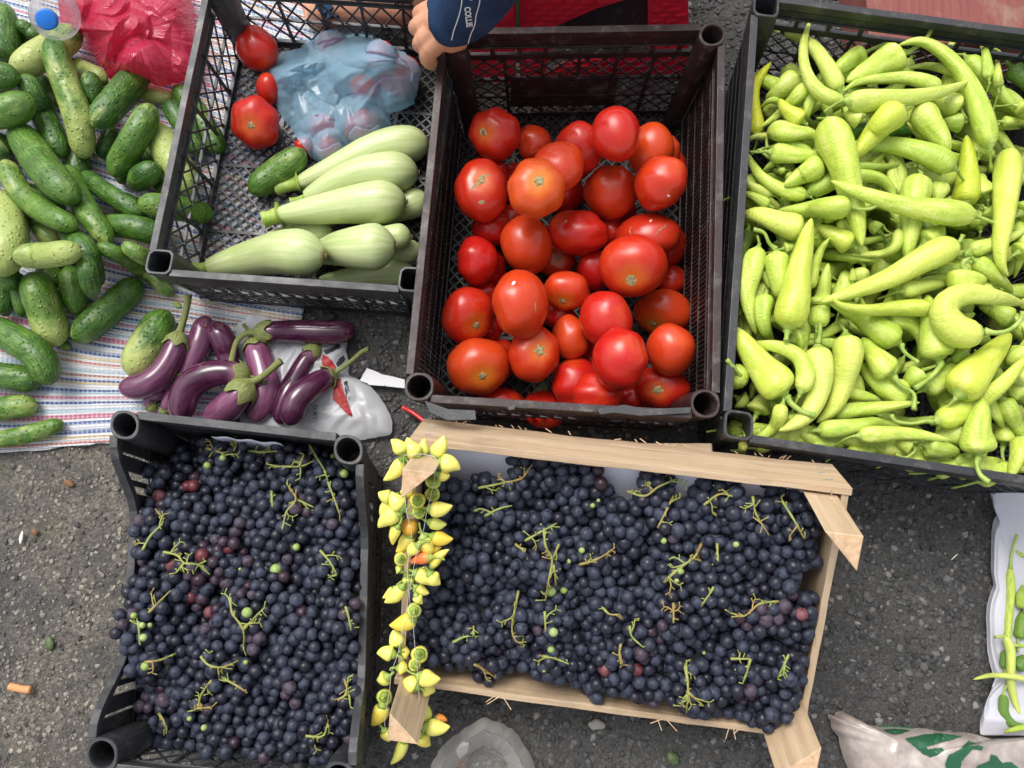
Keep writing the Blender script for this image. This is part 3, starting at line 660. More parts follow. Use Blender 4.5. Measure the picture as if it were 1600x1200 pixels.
            for k in range(n_):
                xa = x0 + (x1 - x0) * k / n_; zz = top(xa + (x1 - x0) / n_ / 2) - .02; vb(xa + (x1 - x0) / n_ / 2, zl - .003, zz, (x1 - x0) / n_ * (.82 if k not in (2, 13) else .3), .0036)
            hb(0.07, .012, .0048)
        elif st == 'handle':
            hb(H - .028, .012, .005); hb(H - .058, .012, .0056)
            for k in range(9):
                if k in (4, 5): continue
                vb(x0 + (x1 - x0) * k / 8.6, H - .06, H - .02, .006)
            ca, cb = x0 + (x1 - x0) * .2, x0 + (x1 - x0) * .68
            w.bar(P((ca + cb) / 2, .034, -.003), P((ca + cb) / 2, H - .105, -.003), cb - ca, .003, up=nrm)
            lat(x0, x1, zl, H - .06, .017, .0024, 40)
            for k in range(7): vb(x0 + (x1 - x0) * k / 6, zl - .004, H - .06, .005)
            hb(.1, .004, .005); hb(.06, .004, .005)
        w.build('wall_lattice' if st not in ('solid', 'lowside') else 'wall_panel', mat, root)
    # floor
    w = MB(); A = [corner(i, .004, .0) for i in range(4)]; Lx = np.linalg.norm(A[1] - A[0]); Ly = np.linalg.norm(A[3] - A[0])
    def PB(u, v, z): s, t = u / Lx, v / Ly; p = (A[0] * (1 - s) + A[1] * s) * (1 - t) + (A[3] * (1 - s) + A[2] * s) * t; return np.array([p[0], p[1], z])
    for sg in (1, -1):
        d = (cos(radians(base_rot)), sg * sin(radians(base_rot))); nn = (-d[1], d[0]); k = int((Lx + Ly) / base_cell) + 1
        for q in range(-k, k + 1):
            p = (Lx / 2 + nn[0] * q * base_cell, Ly / 2 + nn[1] * q * base_cell); t = clip(p, d, .002, Lx - .002, .002, Ly - .002)
            if t: w.bar(PB(p[0] + d[0] * t[0], p[1] + d[1] * t[0], .0088 + sg * .0006), PB(p[0] + d[0] * t[1], p[1] + d[1] * t[1], .0088 + sg * .0006), .0028, .003)
    for k in range(1, 4): w.bar(PB(Lx * k / 4, .002, .0087), PB(Lx * k / 4, Ly - .002, .0087), .006, .0052)
    for k in range(1, 4): w.bar(PB(.002, Ly * k / 4, .0087), PB(Lx - .002, Ly * k / 4, .0087), .005, .0056)
    w.build('crate_floor', mat, root)
    return root, corner, P
QB = [at(*p, .21)[:2] for p in ((687, 42), (1136, 34), (1127, 658), (627, 628))]
crateB = crate('deep maroon-black plastic crate with broken front rim holding the red tomatoes', QB, .21, 'maroon_plastic', .02, dict(back='handle', left='slots', right='slots', front='lattice'), seed=2)
QA = [at(*p, .15)[:2] for p in ((222, 430), (664, 461))]
ax = np.array(QA[1]) - np.array(QA[0]); L_ = np.linalg.norm(ax); ax /= L_; ay = np.array([-ax[1], ax[0]]) + ax * 0.03
QA = [QA[0] + ay * .482, QA[1] + ay * .482, QA[1], QA[0]]
crateA = crate('black plastic crate with courgettes and a blue bag, resting partly on the striped rug', QA, .15, 'black_plastic', .014, dict(back='open', left='open', right='lattice', front='lattice'), post='square', seed=3)
C0 = at(1175, -14, .21)[:2]; C3 = at(1126, 686, .21)[:2]; dl = C0 - C3; Lc = np.linalg.norm(dl); dl /= Lc; fr = at(1600, 757, .21)[:2] - C3; fr /= np.linalg.norm(fr)
QC = [C0, C0 + fr * .47, C3 + fr * .47, C3]
crateC = crate('black plastic crate heaped with long light green peppers', QC, .21, 'black_plastic', .014, dict(back='handle', left='slots', right='slots', front='lattice'), post='square', seed=4)
QD = [at(*p, .21)[:2] for p in ((172, 636), (571, 680))] 
QD = [QD[0], QD[1], np.array((-.178, -.262)), at(130, 1206, .21)[:2]]
crateD = crate('black plastic crate with low sides and tall corner posts, full of dark grapes', QD, .21, 'black_plastic', .01, dict(back='solid', left='lowside', right='lowside', front='open'), low=.145, seed=5)
# broken lips of crate B's front rim
def shards():
    root, corner, _ = crateB
    for (pts, z) in (([(664, 627), (700, 640), (742, 642), (744, 656), (700, 657), (672, 645)], .2125), ([(933, 640), (975, 633), (1010, 640), (1080, 637), (1078, 646), (1000, 650), (958, 645), (938, 648)], .2125), ([(792, 636), (806, 633), (804, 640), (795, 641)], .213)):
        mb = MB(); mb.prism([at(x, y, z) for x, y in pts][::-1], np.array((0, 0, -.001)), np.array((0, .0004, .0012))); o = mb.build('torn_rim_flap', 'black_plastic', root); o['label'] = 'torn flap of plastic on the rim'
shards()

# ------------------------------------------------------------------ wooden tray, its far side propped up
TN = -ray(931, 310); TN /= np.linalg.norm(TN)
def onp(px, py, D): d = ray(px, py); return CAM + d * (-D / np.dot(d, TN))
DT = 0.95
_tl, _tr, _br, _bl = [onp(*p, DT) for p in ((642, 684), (1309, 760), (1252, 1140), (648, 1088))]
TO = _tl; TU = _tr - _tl; TU /= np.linalg.norm(TU); TV = np.cross(TU, TN); TV /= np.linalg.norm(TV)
if np.dot(TV, _bl - _tl) < 0: TV = -TV
TW = (np.dot(_tr - _tl, TU) + np.dot(_br - _tl, TU) + .02) / 2; TH_ = (np.dot(_bl - _tl, TV) + np.dot(_br - _tl, TV)) / 2
def TP(u, v, w): return TO + TU * u + TV * v + TN * w
def tray():
    lo = TP(TW / 2, TH_ / 2, -.095); root = empty('wooden_tray', tuple(lo), 'shallow pale wooden fruit tray with triangular corner posts, tilted, full of dark blue grapes', 'tray')
    AX = (TU, TV, TN); AY = (TV, -TU, TN); hgt = .088
    box_part('plank', TP(TW / 2, .0045, -hgt / 2), AX, (TW + .004, .009, hgt), 'pine_wood', root, wob=.0008, seed=1)
    box_part('plank', TP(TW / 2, TH_ - .0045, -hgt / 2), AX, (TW + .004, .009, hgt), 'pine_wood', root, wob=.0008, seed=2)
    box_part('plank', TP(.0045, TH_ / 2, -hgt / 2 - .003), AY, (TH_ - .019, .009, hgt - .006), 'pine_wood', root, wob=.0006, seed=3)
    box_part('plank', TP(TW - .0045, TH_ / 2, -hgt / 2 - .001), AY, (TH_ - .019, .009, hgt - .002), 'pine_wood', root, wob=.0006, seed=4)
    n = 5
    for k in range(n): box_part('floor_slat', TP(TW / 2, .03 + (TH_ - .06) * k / (n - 1), -hgt - .0035), AX, (TW, .052, .005), 'pine_wood', root, wob=.0004, seed=10 + k)
    # triangular posts: foot corner, apex pixel
    for (u, v, su, sv, px, wmax, ln) in ((.0095, .0095, 1, 1, (629, 733), .12, .036), (TW - .0095, .0095, -1, 1, (1350, 838), .16, .04), (TW - .0095, TH_ - .0095, -1, -1, None, .09, .044), (.0095, TH_ - .0095, 1, -1, (606, 1157), .12, .036)):
        if px:
            best = min(np.arange(.02, wmax, .004), key=lambda w: np.linalg.norm(onp(*px, DT - w) - TP(u, v, w))); ap = onp(*px, DT - best)
        else: best = wmax; ap = TP(u, v, best)
        ft = TP(u, v, -hgt); V = []
        for c in (ft, ap): V += [c, c + TU * su * ln, c + TV * sv * ln]
        Fc = [(0, 2, 1), (3, 4, 5), (0, 1, 4, 3), (1, 2, 5, 4), (2, 0, 3, 5)]
        if su * sv < 0: Fc = [f[::-1] for f in Fc]
        # local axes: x along the grain
        axx = (ap - ft) / np.linalg.norm(ap - ft); ayy = np.cross(TN, axx); ayy = TU - axx * np.dot(TU, axx); ayy /= np.linalg.norm(ayy); azz = np.cross(axx, ayy)
        Rm = np.stack([axx, ayy, azz]); Lv = [(Rm @ (p - ft)) for p in V]
        me = new_mesh('corner_post', Lv, Fc, False); me.materials.append(M['pine_wood']); me.materials.append(M['pine_end'])
        me.polygons[1].material_index = 1
        o = bpy.data.objects.new('corner_post', me); o.matrix_world = Matrix([(*Rm[:, 0], 0), (*Rm[:, 1], 0), (*Rm[:, 2], 0), (0, 0, 0, 1)]) if False else Matrix(((axx[0], ayy[0], azz[0], ft[0]), (axx[1], ayy[1], azz[1], ft[1]), (axx[2], ayy[2], azz[2], ft[2]), (0, 0, 0, 1)))
        COL.objects.link(o); o.parent = root; o.matrix_parent_inverse = Matrix.Translation(-root.location)
        md = o.modifiers.new('edge', 'BEVEL'); md.width = .0008; md.segments = 1
    # staples on the far board
    mb = MB(); k = 0
    for (u, w) in ((.018, -.018), (.016, -.04), (.014, -.06), (TW - .02, -.02), (TW - .022, -.045), (TW - .018, -.066)):
        a = TP(u - .005, -.0006, w); b = TP(u + .005, -.0006, w - .002); mm = MB(); mm.bar(a, b, .0012, .0012); mm.build('staple', 'staple', root)
    mm = MB(); mm.bar(TP(TW - .022, .006, .0008), TP(TW - .02, .014, .0008), .0012, .0012); mm.build('staple', 'staple', root)
    # splinters
    r = random.Random(4); mb = MB()
    for k in range(24):
        u = r.uniform(.02, TW - .02); L = r.uniform(.003, .012); a = TP(u, -.001, -hgt + .001); b = TP(u + r.uniform(-.01, .01), -.001 - L * .3, -hgt - L * .5); mb.bar(a, b, .0012, .0006)
    for (u, s) in ((.13, 1), (.34, 1), (.43, 1)):
        for q in range(3): mb.bar(TP(u + q * .006, TH_ - .002, .0), TP(u + q * .006 + r.uniform(-.015, .015), TH_ + .012 * r.random(), .004), .0009, .0007)
    mb.build('splinter', 'pine_end', root)['kind'] = 'stuff'
    # stone block carrying the far edge
tray()
def paper():
    V = []; nu, nv = 44, 30
    for j in range(nv + 1):
        for i in range(nu + 1):
            u = .012 + (TW - .024) * i / nu; v = .011 + (TH_ - .024) * j / nv; w = -.085 + .05 * math.exp(-(v / .07) ** 2)
            w += .001 * mnoise.noise(Vector((u * 20, v * 20, 1))); ed = min(j, nv - j) ; V.append(TP(u, v, w))
    # far edge turned up against the board
    Fc = [(j * (nu + 1) + i, j * (nu + 1) + i + 1, (j + 1) * (nu + 1) + i + 1, (j + 1) * (nu + 1) + i) for j in range(nv) for i in range(nu)]
    o = mk('paper_liner', V, Fc, 'paper'); md = o.modifiers.new('thick', 'SOLIDIFY'); md.thickness = .0004
    tag(o, 'pale lilac sheet of paper lining the wooden tray under the grapes', 'paper')
    # the crate of grapes on the left has one as well: a strip up its far wall
    root, corner, _ = crateD; V = []; A = corner(0, .1, .0); 
    for j in range(13):
        t = j / 12; z = .016 + .135 * t
        for i in range(15):
            s = .33 + .3 * i / 14; a = corner(0, z, .004); b = corner(1, z, .004); p = a + (b - a) * s; p[1] -= .009 + .004 * (1 - t) + .0012 * sin(i * 1.3 + t); V.append(p)
    Fc = [(j * 15 + i, j * 15 + i + 1, (j + 1) * 15 + i + 1, (j + 1) * 15 + i) for j in range(12) for i in range(14)]
    o = mk('paper_liner', V, Fc, 'paper'); md = o.modifiers.new('thick', 'SOLIDIFY'); md.thickness = .0004
    tag(o, 'lilac paper sheet standing against the far wall of the left grape crate', 'paper')
paper()
def prop_block():
    # the far side of the tray rests on a block of wood, out of sight under it
    a = TP(TW / 2, .02, -.097); h = a[2] - .002
    mb = MB(); mb.bar((a[0] - .12, a[1] - .005, h / 2), (a[0] + .12, a[1] - .005, h / 2), .04, h * .97); o = mb.build('wood_block', 'pine_wood', bevel=.002)
    tag(o, 'wooden block hidden beneath the raised far side of the grape tray', 'block')
prop_block()

# ------------------------------------------------------------------ red stool, green stool and red boards behind
def aty(px, py, Y, k=.4):   # onto the outward-leaning face of a flared stool
    d = ray(px, py); t = (Y + k * CZ) / (d[1] - k * d[2]); return CAM + d * t
def inpoly(x, y, P):
    c = False; j = len(P) - 1
    for i in range(len(P)):
        if (P[i][1] > y) != (P[j][1] > y) and x < (P[j][0] - P[i][0]) * (y - P[i][1]) / (P[j][1] - P[i][1]) + P[i][0]: c = not c
        j = i
    return c
def stool():
    Y0 = .80; root = empty('woven_stool', (.1, Y0, 0), 'red plastic stool with a basket-weave pattern behind the tomato crate', 'stool')
    polys = [('leg', [(812, -90), (812, 118), (850, 121), (870, 40), (930, 14), (975, 0), (1060, -30), (1078, -90)]),
             ('leg', [(1012, -12), (1075, -34), (1077, 124), (1014, 122)]),
             ('leg_rail', [(856, 116), (880, 100), (1012, 84), (1012, 112), (930, 128), (862, 138)])]
    for k, (nm, pl) in enumerate(polys):
        yy = Y0 - .002 * k; P = [aty(x, y, yy) for x, y in pl]; mb = MB(); mb.prism(P, np.array((0, 0, 0)), np.array((0, .005, 0))); o = mb.build(nm, 'red_plastic', root)
        mb = MB(); xs = [p[0] for p in P]; zs = [p[2] for p in P]; row = 0; z = min(zs) + .004; XZ = [(p[0], p[2]) for p in P]
        while z < max(zs):
            x = min(xs) + (row % 2) * .012
            while x < max(xs):
                if all(inpoly(x + dx, z + dz, XZ) for dx, dz in ((0, 0), (.019, .004), (0, .004), (.019, 0))):
                    mb.bar((x, yy + .4 * z - .0012, z), (x + .017, yy + .4 * (z + .0035) - .0012, z + .0035), .004, .004, up=(0, .4, 1))
                x += .024
            z += .0085; row += 1
        if mb.v: q = mb.build('weave', 'red_plastic', o, bevel=.0006)
    for k in range(1): box_part('seat', (.1, Y0 + .14, .33), ((1, 0, 0), (0, 1, 0), (0, 0, 1)), (.34, .3, .02), 'red_plastic', root, bevel=.004)
    # a second piece of red furniture on the left
    r2 = empty('red_stool', (-.03, .82, 0), 'plain red plastic stool leg beside the blue sleeve, behind the tomato crate', 'stool')
    mb = MB(); mb.prism([aty(x, y, .79) for x, y in [(735, -90), (735, 132), (806, 136), (808, -90)]], np.array((0, 0, 0)), np.array((0, .012, 0))); mb.build('leg', 'red_plastic', r2, bevel=.003)
    mb = MB(); mb.prism([aty(x, y, .788) for x, y in [(776, -90), (778, 20), (790, 26), (797, 10), (798, -90), (803, -90), (803, 30), (786, 38), (770, 26), (768, -90)]], np.array((0, 0, 0)), np.array((0, .004, 0))); mb.build('loop_trim', 'red_plastic', r2)
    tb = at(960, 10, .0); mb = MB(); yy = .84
    mb.prism([aty(x, y, yy) for x, y in [(880, -90), (880, 46), (1030, 46), (1030, -90)]], np.array((0, 0, 0)), np.array((0, .2, 0))); o = mb.build('arch_shade_block', 'black_plastic', bevel=.004); tag(o, 'dark block added as the shade inside the arch of the red woven stool', 'box')  # added black block, stands in for the shadow inside the woven stool
    g = empty('green_stool', (.06, .9, 0), 'green plastic stool seen through the arch of the red woven stool', 'stool')
    mb = MB(); mb.prism([aty(x, y, .86) for x, y in [(800, -90), (800, 60), (915, 60), (925, -10), (960, -90)]], np.array((0, 0, 0)), np.array((0, .006, 0))); mb.build('leg', 'green_plastic', g)
    mb = MB(); mb.prism([aty(x, y, .785) for x, y in [(805, -90), (807, 45), (811, 45), (811, -90)]], np.array((0, 0, 0)), np.array((0, .003, 0))); mb.build('trim', 'green_plastic', g)
stool()
def boards():
    p = at(1450, 40, .09); root = empty('red_box', (p[0], p[1] + .2, 0), 'flat dull red box of boards behind the pepper crate', 'box')
    for k in range(2): box_part('board', (p[0] + .07 + k * .33, p[1] + .17, .05), ((0.03, 1, 0), (-1, .03, 0), (0, 0, 1)), (.42, .327, .1), 'red_board', root, bevel=.002, seed=k)
boards()
# ------------------------------------------------------------------ describing each piece
ORD = ['', '1st', '2nd', '3rd'] + ['%dth' % k for k in range(4, 60)]
def proj(P):
    d = np.asarray(P, float) - CAM; z = np.dot(d, FWD); up = np.array([0, cos(TH), sin(TH)]); return (800 + F * d[0] / z, 600 - F * np.dot(d, up) / z)
def heading(a, b):
    dx, dy = b[0] - a[0], b[1] - a[1]; ang = math.degrees(atan2(-dy, dx)) % 360
    return ['right', 'upper right', 'top', 'upper left', 'left', 'lower left', 'bottom', 'lower right'][int((ang + 22.5) // 45) % 8]
class Zones:
    """collects pieces of one heap, then writes one label each: look, heading, then its rank in its part of the heap"""
    def __init__(s, box, nx, ny, cols, rows, heap): s.b = box; s.nx = nx; s.ny = ny; s.cols = cols; s.rows = rows; s.heap = heap; s.items = []
    def add(s, o, desc, px, noun): s.items.append((o, desc, px, noun))
    def finish(s):
        z = {}
        for it in s.items:
            x, y = it[2]; i = min(s.nx - 1, max(0, int((x - s.b[0]) / (s.b[2] - s.b[0]) * s.nx))); j = min(s.ny - 1, max(0, int((y - s.b[1]) / (s.b[3] - s.b[1]) * s.ny)))
            z.setdefault((i, j), []).append(it)
        for (i, j), L in z.items():
            L.sort(key=lambda t: t[2][1]); by = {}
            for it in L: by.setdefault(it[1], []).append(it)
            for d, G in by.items():
                for k, it in enumerate(G):
                    place = (s.rows[j] + ' ' + s.cols[i]).strip()
                    rank = '' if len(G) == 1 else ', ' + ORD[k + 1] + ' down'
                    it[0]['label'] = '%s, %s of %s%s' % (d, place, s.heap, rank)
# ------------------------------------------------------------------ cucumbers
def bend_word(pts):
    P = np.asarray(pts, float); ch = np.linalg.norm(P[-1] - P[0]); ln = np.linalg.norm(np.diff(P, axis=0), axis=1).sum()
    q = ch / (ln + 1e-9); return 'hooked' if q < .8 else ('curved' if q < .965 else 'straight')
def produce(heap, kind, mat, name, crop, w, pts, props, ext, seed, floor=None, lobes=0, lob_a=0, lump=.03, sides=16, nring=26, parent=None, rmin=.05):
    pts = [cp(crop, p) for p in pts]; w = w / CROP[crop][2]
    C, R = lay(heap, pts, w, kind, ext, floor, nring=nring, rmin=rmin)
    V, Fc, A = tube_mesh(C, R, sides, lobes, lob_a, lump, seed)
    o = mk(name, V, Fc, mat, parent, attrs=A)
    for k, v in props.items(): o[k] = float(v)
    return o, C, R, pts, w
HC = Heap(.005, .2, .84)
for x_, y_ in ((215, 105), (180, 70), (235, 60), (150, 40)): HC.add(at(x_, y_, .02), .022)
CUC = [  # crop, width, points, pale 0..1, pale_end -1..1, tone
 ('R1', 200, [(20, 90), (40, 340)], .1, 0, .2), ('R1', 100, [(130, 150), (230, 230)], .1, 0, 0), ('R1', 120, [(470, 400), (640, 490)], .8, .6, .6), ('R1', 130, [(250, 500), (350, 640)], .2, 0, .4),
 ('R1', 120, [(700, 820), (640, 960)], .1, 0, 0), ('R1', 100, [(900, 590), (1060, 610)], .9, 0, .5), ('R1', 160, [(1120, 570), (1240, 720), (1360, 920)], .1, 0, .3), ('R1', 130, [(1000, 1170), (1100, 1190)], .1, 0, 0),
 ('R2', 110, [(130, 180), (225, 260)], .5, .3, .6), ('R2', 110, [(180, 400), (245, 430)], .2, 0, 1), ('R2', 120, [(300, 400), (325, 550)], .2, 0, .7), ('R2', 100, [(0, 430), (20, 560)], .1, 0, .4), ('R2', 95, [(70, 420), (110, 570)], .1, 0, .3),
 ('R2', 130, [(-40, 330), (40, 440)], .1, 0, .2), ('R2', 100, [(560, 150), (700, 170)], .1, 0, 0), ('R2', 120, [(120, 60), (250, 130)], .1, 0, 0), ('R1', 160, [(-60, 260), (60, 330)], .1, 0, 0), ('R1', 180, [(-40, 880), (30, 960)], .2, 0, .3),
 ('R1', 150, [(560, 490), (590, 640)], .2, -.5, .3), ('R1', 215, [(120, 440), (300, 310), (460, 220)], .75, -.9, .5), ('R1', 180, [(170, 510), (270, 720), (370, 940)], .1, 0, 0), ('R1', 150, [(1060, 660), (1150, 790), (1240, 940)], .05, 0, 0),
 ('R1', 225, [(990, 830), (1080, 1000), (1170, 1150)], .95, .8, 1), ('R1', 180, [(860, 1130), (960, 1060)], .1, 0, .1), ('R2', 95, [(370, -10), (460, 60), (590, 140)], .1, 0, .1), ('R2', 120, [(450, 200), (580, 205), (700, 240)], .1, 0, .3),
 ('R2', 120, [(620, 105), (740, 120), (880, 150)], .2, -.6, .8), ('R2', 115, [(290, -30), (350, 100), (450, 255)], .25, .3, .8), ('R2', 80, [(430, 290), (540, 340), (640, 410), (720, 480)], .3, .2, .7), ('R2', 80, [(540, 285), (610, 330), (690, 370)], .5, .2, 1),
 ('R2', 110, [(285, 230), (370, 310), (405, 430)], .1, 0, .1), ('R2', 100, [(365, 350), (390, 470)], .1, 0, 0), ('R2', 175, [(5, 100), (40, 220), (10, 370)], .9, .3, .8), ('R2', 115, [(30, -50), (90, 60), (190, 140), (300, 195)], .3, -.5, 1),
 ('R1', 235, [(130, 840), (230, 990), (340, 1120), (440, 1220)], .2, 0, .5), ('R1', 195, [(335, 280), (365, 400), (440, 590), (500, 780), (520, 940)], .5, .7, .7), ('R1', 215, [(615, 750), (740, 610), (880, 450)], .15, -.6, .1), ('R1', 200, [(930, 700), (850, 850), (730, 1060)], .2, -.3, .5),
 ('R1', 190, [(-70, 470), (70, 480)], .1, 0, 0), ('R1', 230, [(-90, 710), (60, 690), (160, 640)], .3, 0, .8), ('R2', 125, [(90, 330), (210, 322), (315, 312)], .75, .7, .8), ('R2', 140, [(575, 455), (450, 570), (340, 665)], .15, .3, .3),
 ('R2', 50, [(240, 690), (290, 712)], .4, 0, 1), ('R2', 165, [(145, 440), (190, 550), (230, 670)], .45, .8, .8), ('R2', 130, [(-60, 830), (60, 845), (150, 852)], .1, 0, .2), ('R2', 150, [(-40, 630), (80, 690), (170, 760), (205, 840)], .1, 0, .4),
 ('R2', 115, [(-60, 990), (50, 972), (130, 965)], .3, .5, .7), ('R2', 90, [(-60, 1115), (60, 1100), (160, 1075), (250, 1045)], .4, -.3, .7), ('R2', 175, [(695, 600), (640, 690), (575, 800)], .45, .9, .5)]
for k, (x_, y_) in enumerate([(60, 60), (-10, 250), (120, 250), (210, 330), (150, 150), (40, 330), (250, 260), (-20, 120), (90, 400), (200, 250), (-20, 420)]):
    a = k * 2.3; CUC.insert(0, ('F', 44, [(x_ - 28 * cos(a), y_ - 28 * sin(a)), (x_ + 28 * cos(a), y_ + 28 * sin(a))], .1, 0, .2))
ZC = Zones((0, 0, 330, 720), 3, 5, ['left', 'middle', 'right'], ['far', 'upper', 'central', 'lower', 'near'], 'the pile')
for k, (c, w, p, pale, pe, tone) in enumerate(CUC):
    o, C, R, pts, wp = produce(HC, 'cucumber', 'cucumber', 'cucumber', c, w * .88, p, dict(pale=pale, pale_end=pe, tone=tone), .6, k, lobes=6, lob_a=.015, lump=.05, sides=20)
    if k < 11: tag(o, None, 'cucumber', 'cucumbers piled on the striped rug'); ZC.add(o, 'mostly buried green cucumber', np.mean(pts, 0), 'cucumber'); continue
    shade = 'pale yellow-green' if pale > .7 else ('half yellow' if pale > .4 else ('bright green' if tone > .6 else ('dark green' if tone < .25 else 'mid-green')))
    tag(o, None, 'cucumber', 'cucumbers piled on the striped rug')
    ZC.add(o, '%s %s cucumber pointing %s' % (bend_word(pts), shade, heading(pts[0], pts[-1])), np.mean(pts, 0), 'cucumber')
    # dried stalk end
    e = C[0] if k % 2 else C[-1]
ZC.finish()
# ------------------------------------------------------------------ tomatoes
def tomato(heap, crop, cx, cy, w, h, scar, ripe, seed, floor=None, star=True, lobes=None):
    (x, y) = cp(crop, (cx, cy)); s = CROP[crop][2]; w /= s; h /= s; rp = (w + h) / 4
    z = heap.rest([(x, y)], [rp], floor)[0]; c = at(x, y, z); R = rp * depth(c) / F; heap.add(c, R)
    r = random.Random(seed); view = (CAM - c) / np.linalg.norm(CAM - c); rx = np.array([1, 0, 0.]); ry = np.cross(view, rx); ry /= np.linalg.norm(ry); rx = np.cross(ry, view)
    if scar is not None:
        sx, sy = (scar[0] - cx) / s / rp, -(scar[1] - cy) / s / rp; q = sqrt(sx * sx + sy * sy)
        if q > .93: sx, sy = sx / q * .93, sy / q * .93
        ax = rx * sx + ry * sy + view * sqrt(max(0.02, 1 - sx * sx - sy * sy))
    else:
        a = r.uniform(0, 6.3); ax = rx * cos(a) * .8 + ry * sin(a) * .8 - view * r.uniform(.3, .9)
    ax /= np.linalg.norm(ax); b1 = np.cross(ax, (0.3, .5, .8)); b1 /= np.linalg.norm(b1); b2 = np.cross(ax, b1)
    nl = lobes or r.choice([4, 5, 5, 6, 7]); la = r.uniform(.014, .06); ph = r.uniform(0, 6); na, nt = 22, 32; V = []; tl = []
    for i in range(na + 1):
        a = pi * i / na
        for j in range(nt):
            t = 2 * pi * j / nt; e = math.exp(-(a / .45) ** 2); lb = 1 + la * cos(nl * t + ph) * (sin(a) ** .7) * (1 if a < 1.9 else .4) * (1 + 2.2 * math.exp(-(a / .6) ** 2)) + .03 * sin(2 * t + ph) * sin(a) + .02 * sin(3 * t - ph + 2 * a)
            rr = sin(a) * (1 + .05 * sin(a)) * lb; zz = cos(a) * (.93 - .06 * cos(a)) - .13 * e
            p = (b1 * cos(t) + b2 * sin(t)) * rr + ax * zz
            V.append(p); tl.append(a / pi)
    V = np.array(V) * R; sc = np.outer(rx, rx) * (w / 2 / rp) + np.outer(ry, ry) * (h / 2 / rp) + np.outer(view, view) * .97; V = V @ sc.T + c
    Fc = [(i * nt + j, (i + 1) * nt + j, (i + 1) * nt + (j + 1) % nt, i * nt + (j + 1) % nt) for i in range(na) for j in range(nt)]
    o = mk('tomato', V, Fc, 'tomato', attrs={'tl': ('FLOAT', tl)}); o['ripe'] = float(ripe)
    if star:  # dried star where the stalk was
        k = 20; V2 = []; rs = r.uniform(.12, .2)
        for ring, (q, hh) in enumerate(((0, .03), (.45, .035), (.8, .02), (1.0, .006))):
            for j in range(k):
                t = 2 * pi * j / k; m = q * rs * (1 + (.35 * cos(5 * t + ph) if ring == 3 else 0)) ; a = m * 1.05; e = math.exp(-(a / .45) ** 2); p = (b1 * cos(t) + b2 * sin(t)) * m + ax * (cos(a) * (.93 - .06 * cos(a)) - .13 * e + hh); V2.append(p)
        V2 = np.array(V2) * R @ sc.T + c
        F2 = [(i * k + j, (i + 1) * k + j, (i + 1) * k + (j + 1) % k, i * k + (j + 1) % k) for i in range(3) for j in range(k)]
        mk('stalk_scar', V2, F2, 'scar', o)
    return o, (x, y), c, R
TB = [('R5', 375, 830, 190, 160, 0, .9), ('R5', 600, 700, 175, 185, 0, .6), ('R5', 820, 705, 225, 240, 0, .9), ('R5', 1250, 740, 110, 160, 0, .4), ('R6', 440, 50, 190, 160, 0, 1), ('R6', 990, 60, 120, 150, 0, .9), ('R6', 1270, 290, 140, 140, 0, .9), ('R6', 400, 350, 150, 110, 0, .9),
      ('R6', 750, 450, 150, 130, 0, .9), ('R6', 430, 520, 110, 120, 0, 1), ('R6', 1080, 830, 130, 110, 0, 1), ('R6', 740, 195, 165, 185, (752, 185), .9), ('R6', 1270, 130, 140, 190, 0, .8),
      ('R5', 1160, 725, 225, 260, 0, .3), ('R6', 920, 240, 170, 205, 0, 1), ('R5', 715, 810, 260, 245, 0, .5), ('R5', 410, 645, 245, 235, (355, 635), .85), ('R5', 970, 920, 240, 275, 0, .6), ('R5', 990, 650, 240, 270, 0, .9), ('R5', 1210, 880, 262, 250, 0, .7),
      ('R6', 370, 200, 205, 210, 0, .95), ('R6', 805, 555, 172, 200, 0, .35), ('R6', 635, 630, 235, 250, (672, 612), .6), ('R6', 1230, 440, 268, 215, (1180, 515), .45), ('R6', 1225, 785, 240, 190, (1205, 803), .9), ('R6', 330, 455, 245, 255, (380, 512), .8),
      ('R5', 345, 915, 255, 285, (345, 855), .8), ('R6', 840, 70, 290, 195, 0, .9), ('R6', 1165, 90, 310, 215, 0, .75), ('R6', 600, 125, 240, 260, 0, .45), ('R5', 610, 905, 272, 272, (625, 860), .05), ('R6', 480, 850, 210, 130, 0, .9), ('R6', 378, 690, 280, 265, (402, 748), .35),
      ('R6', 830, 765, 240, 235, 0, .95), ('R6', 925, 820, 250, 190, 0, .85), ('R6', 785, 340, 218, 182, (765, 407), .5), ('R6', 570, 400, 262, 312, 0, .5), ('R6', 970, 470, 250, 262, 0, .9), ('R6', 1270, 610, 222, 248, 0, .5), ('R6', 1035, 655, 262, 278, 0, .95), ('R6', 1093, 225, 298, 288, (1085, 290), .75)]
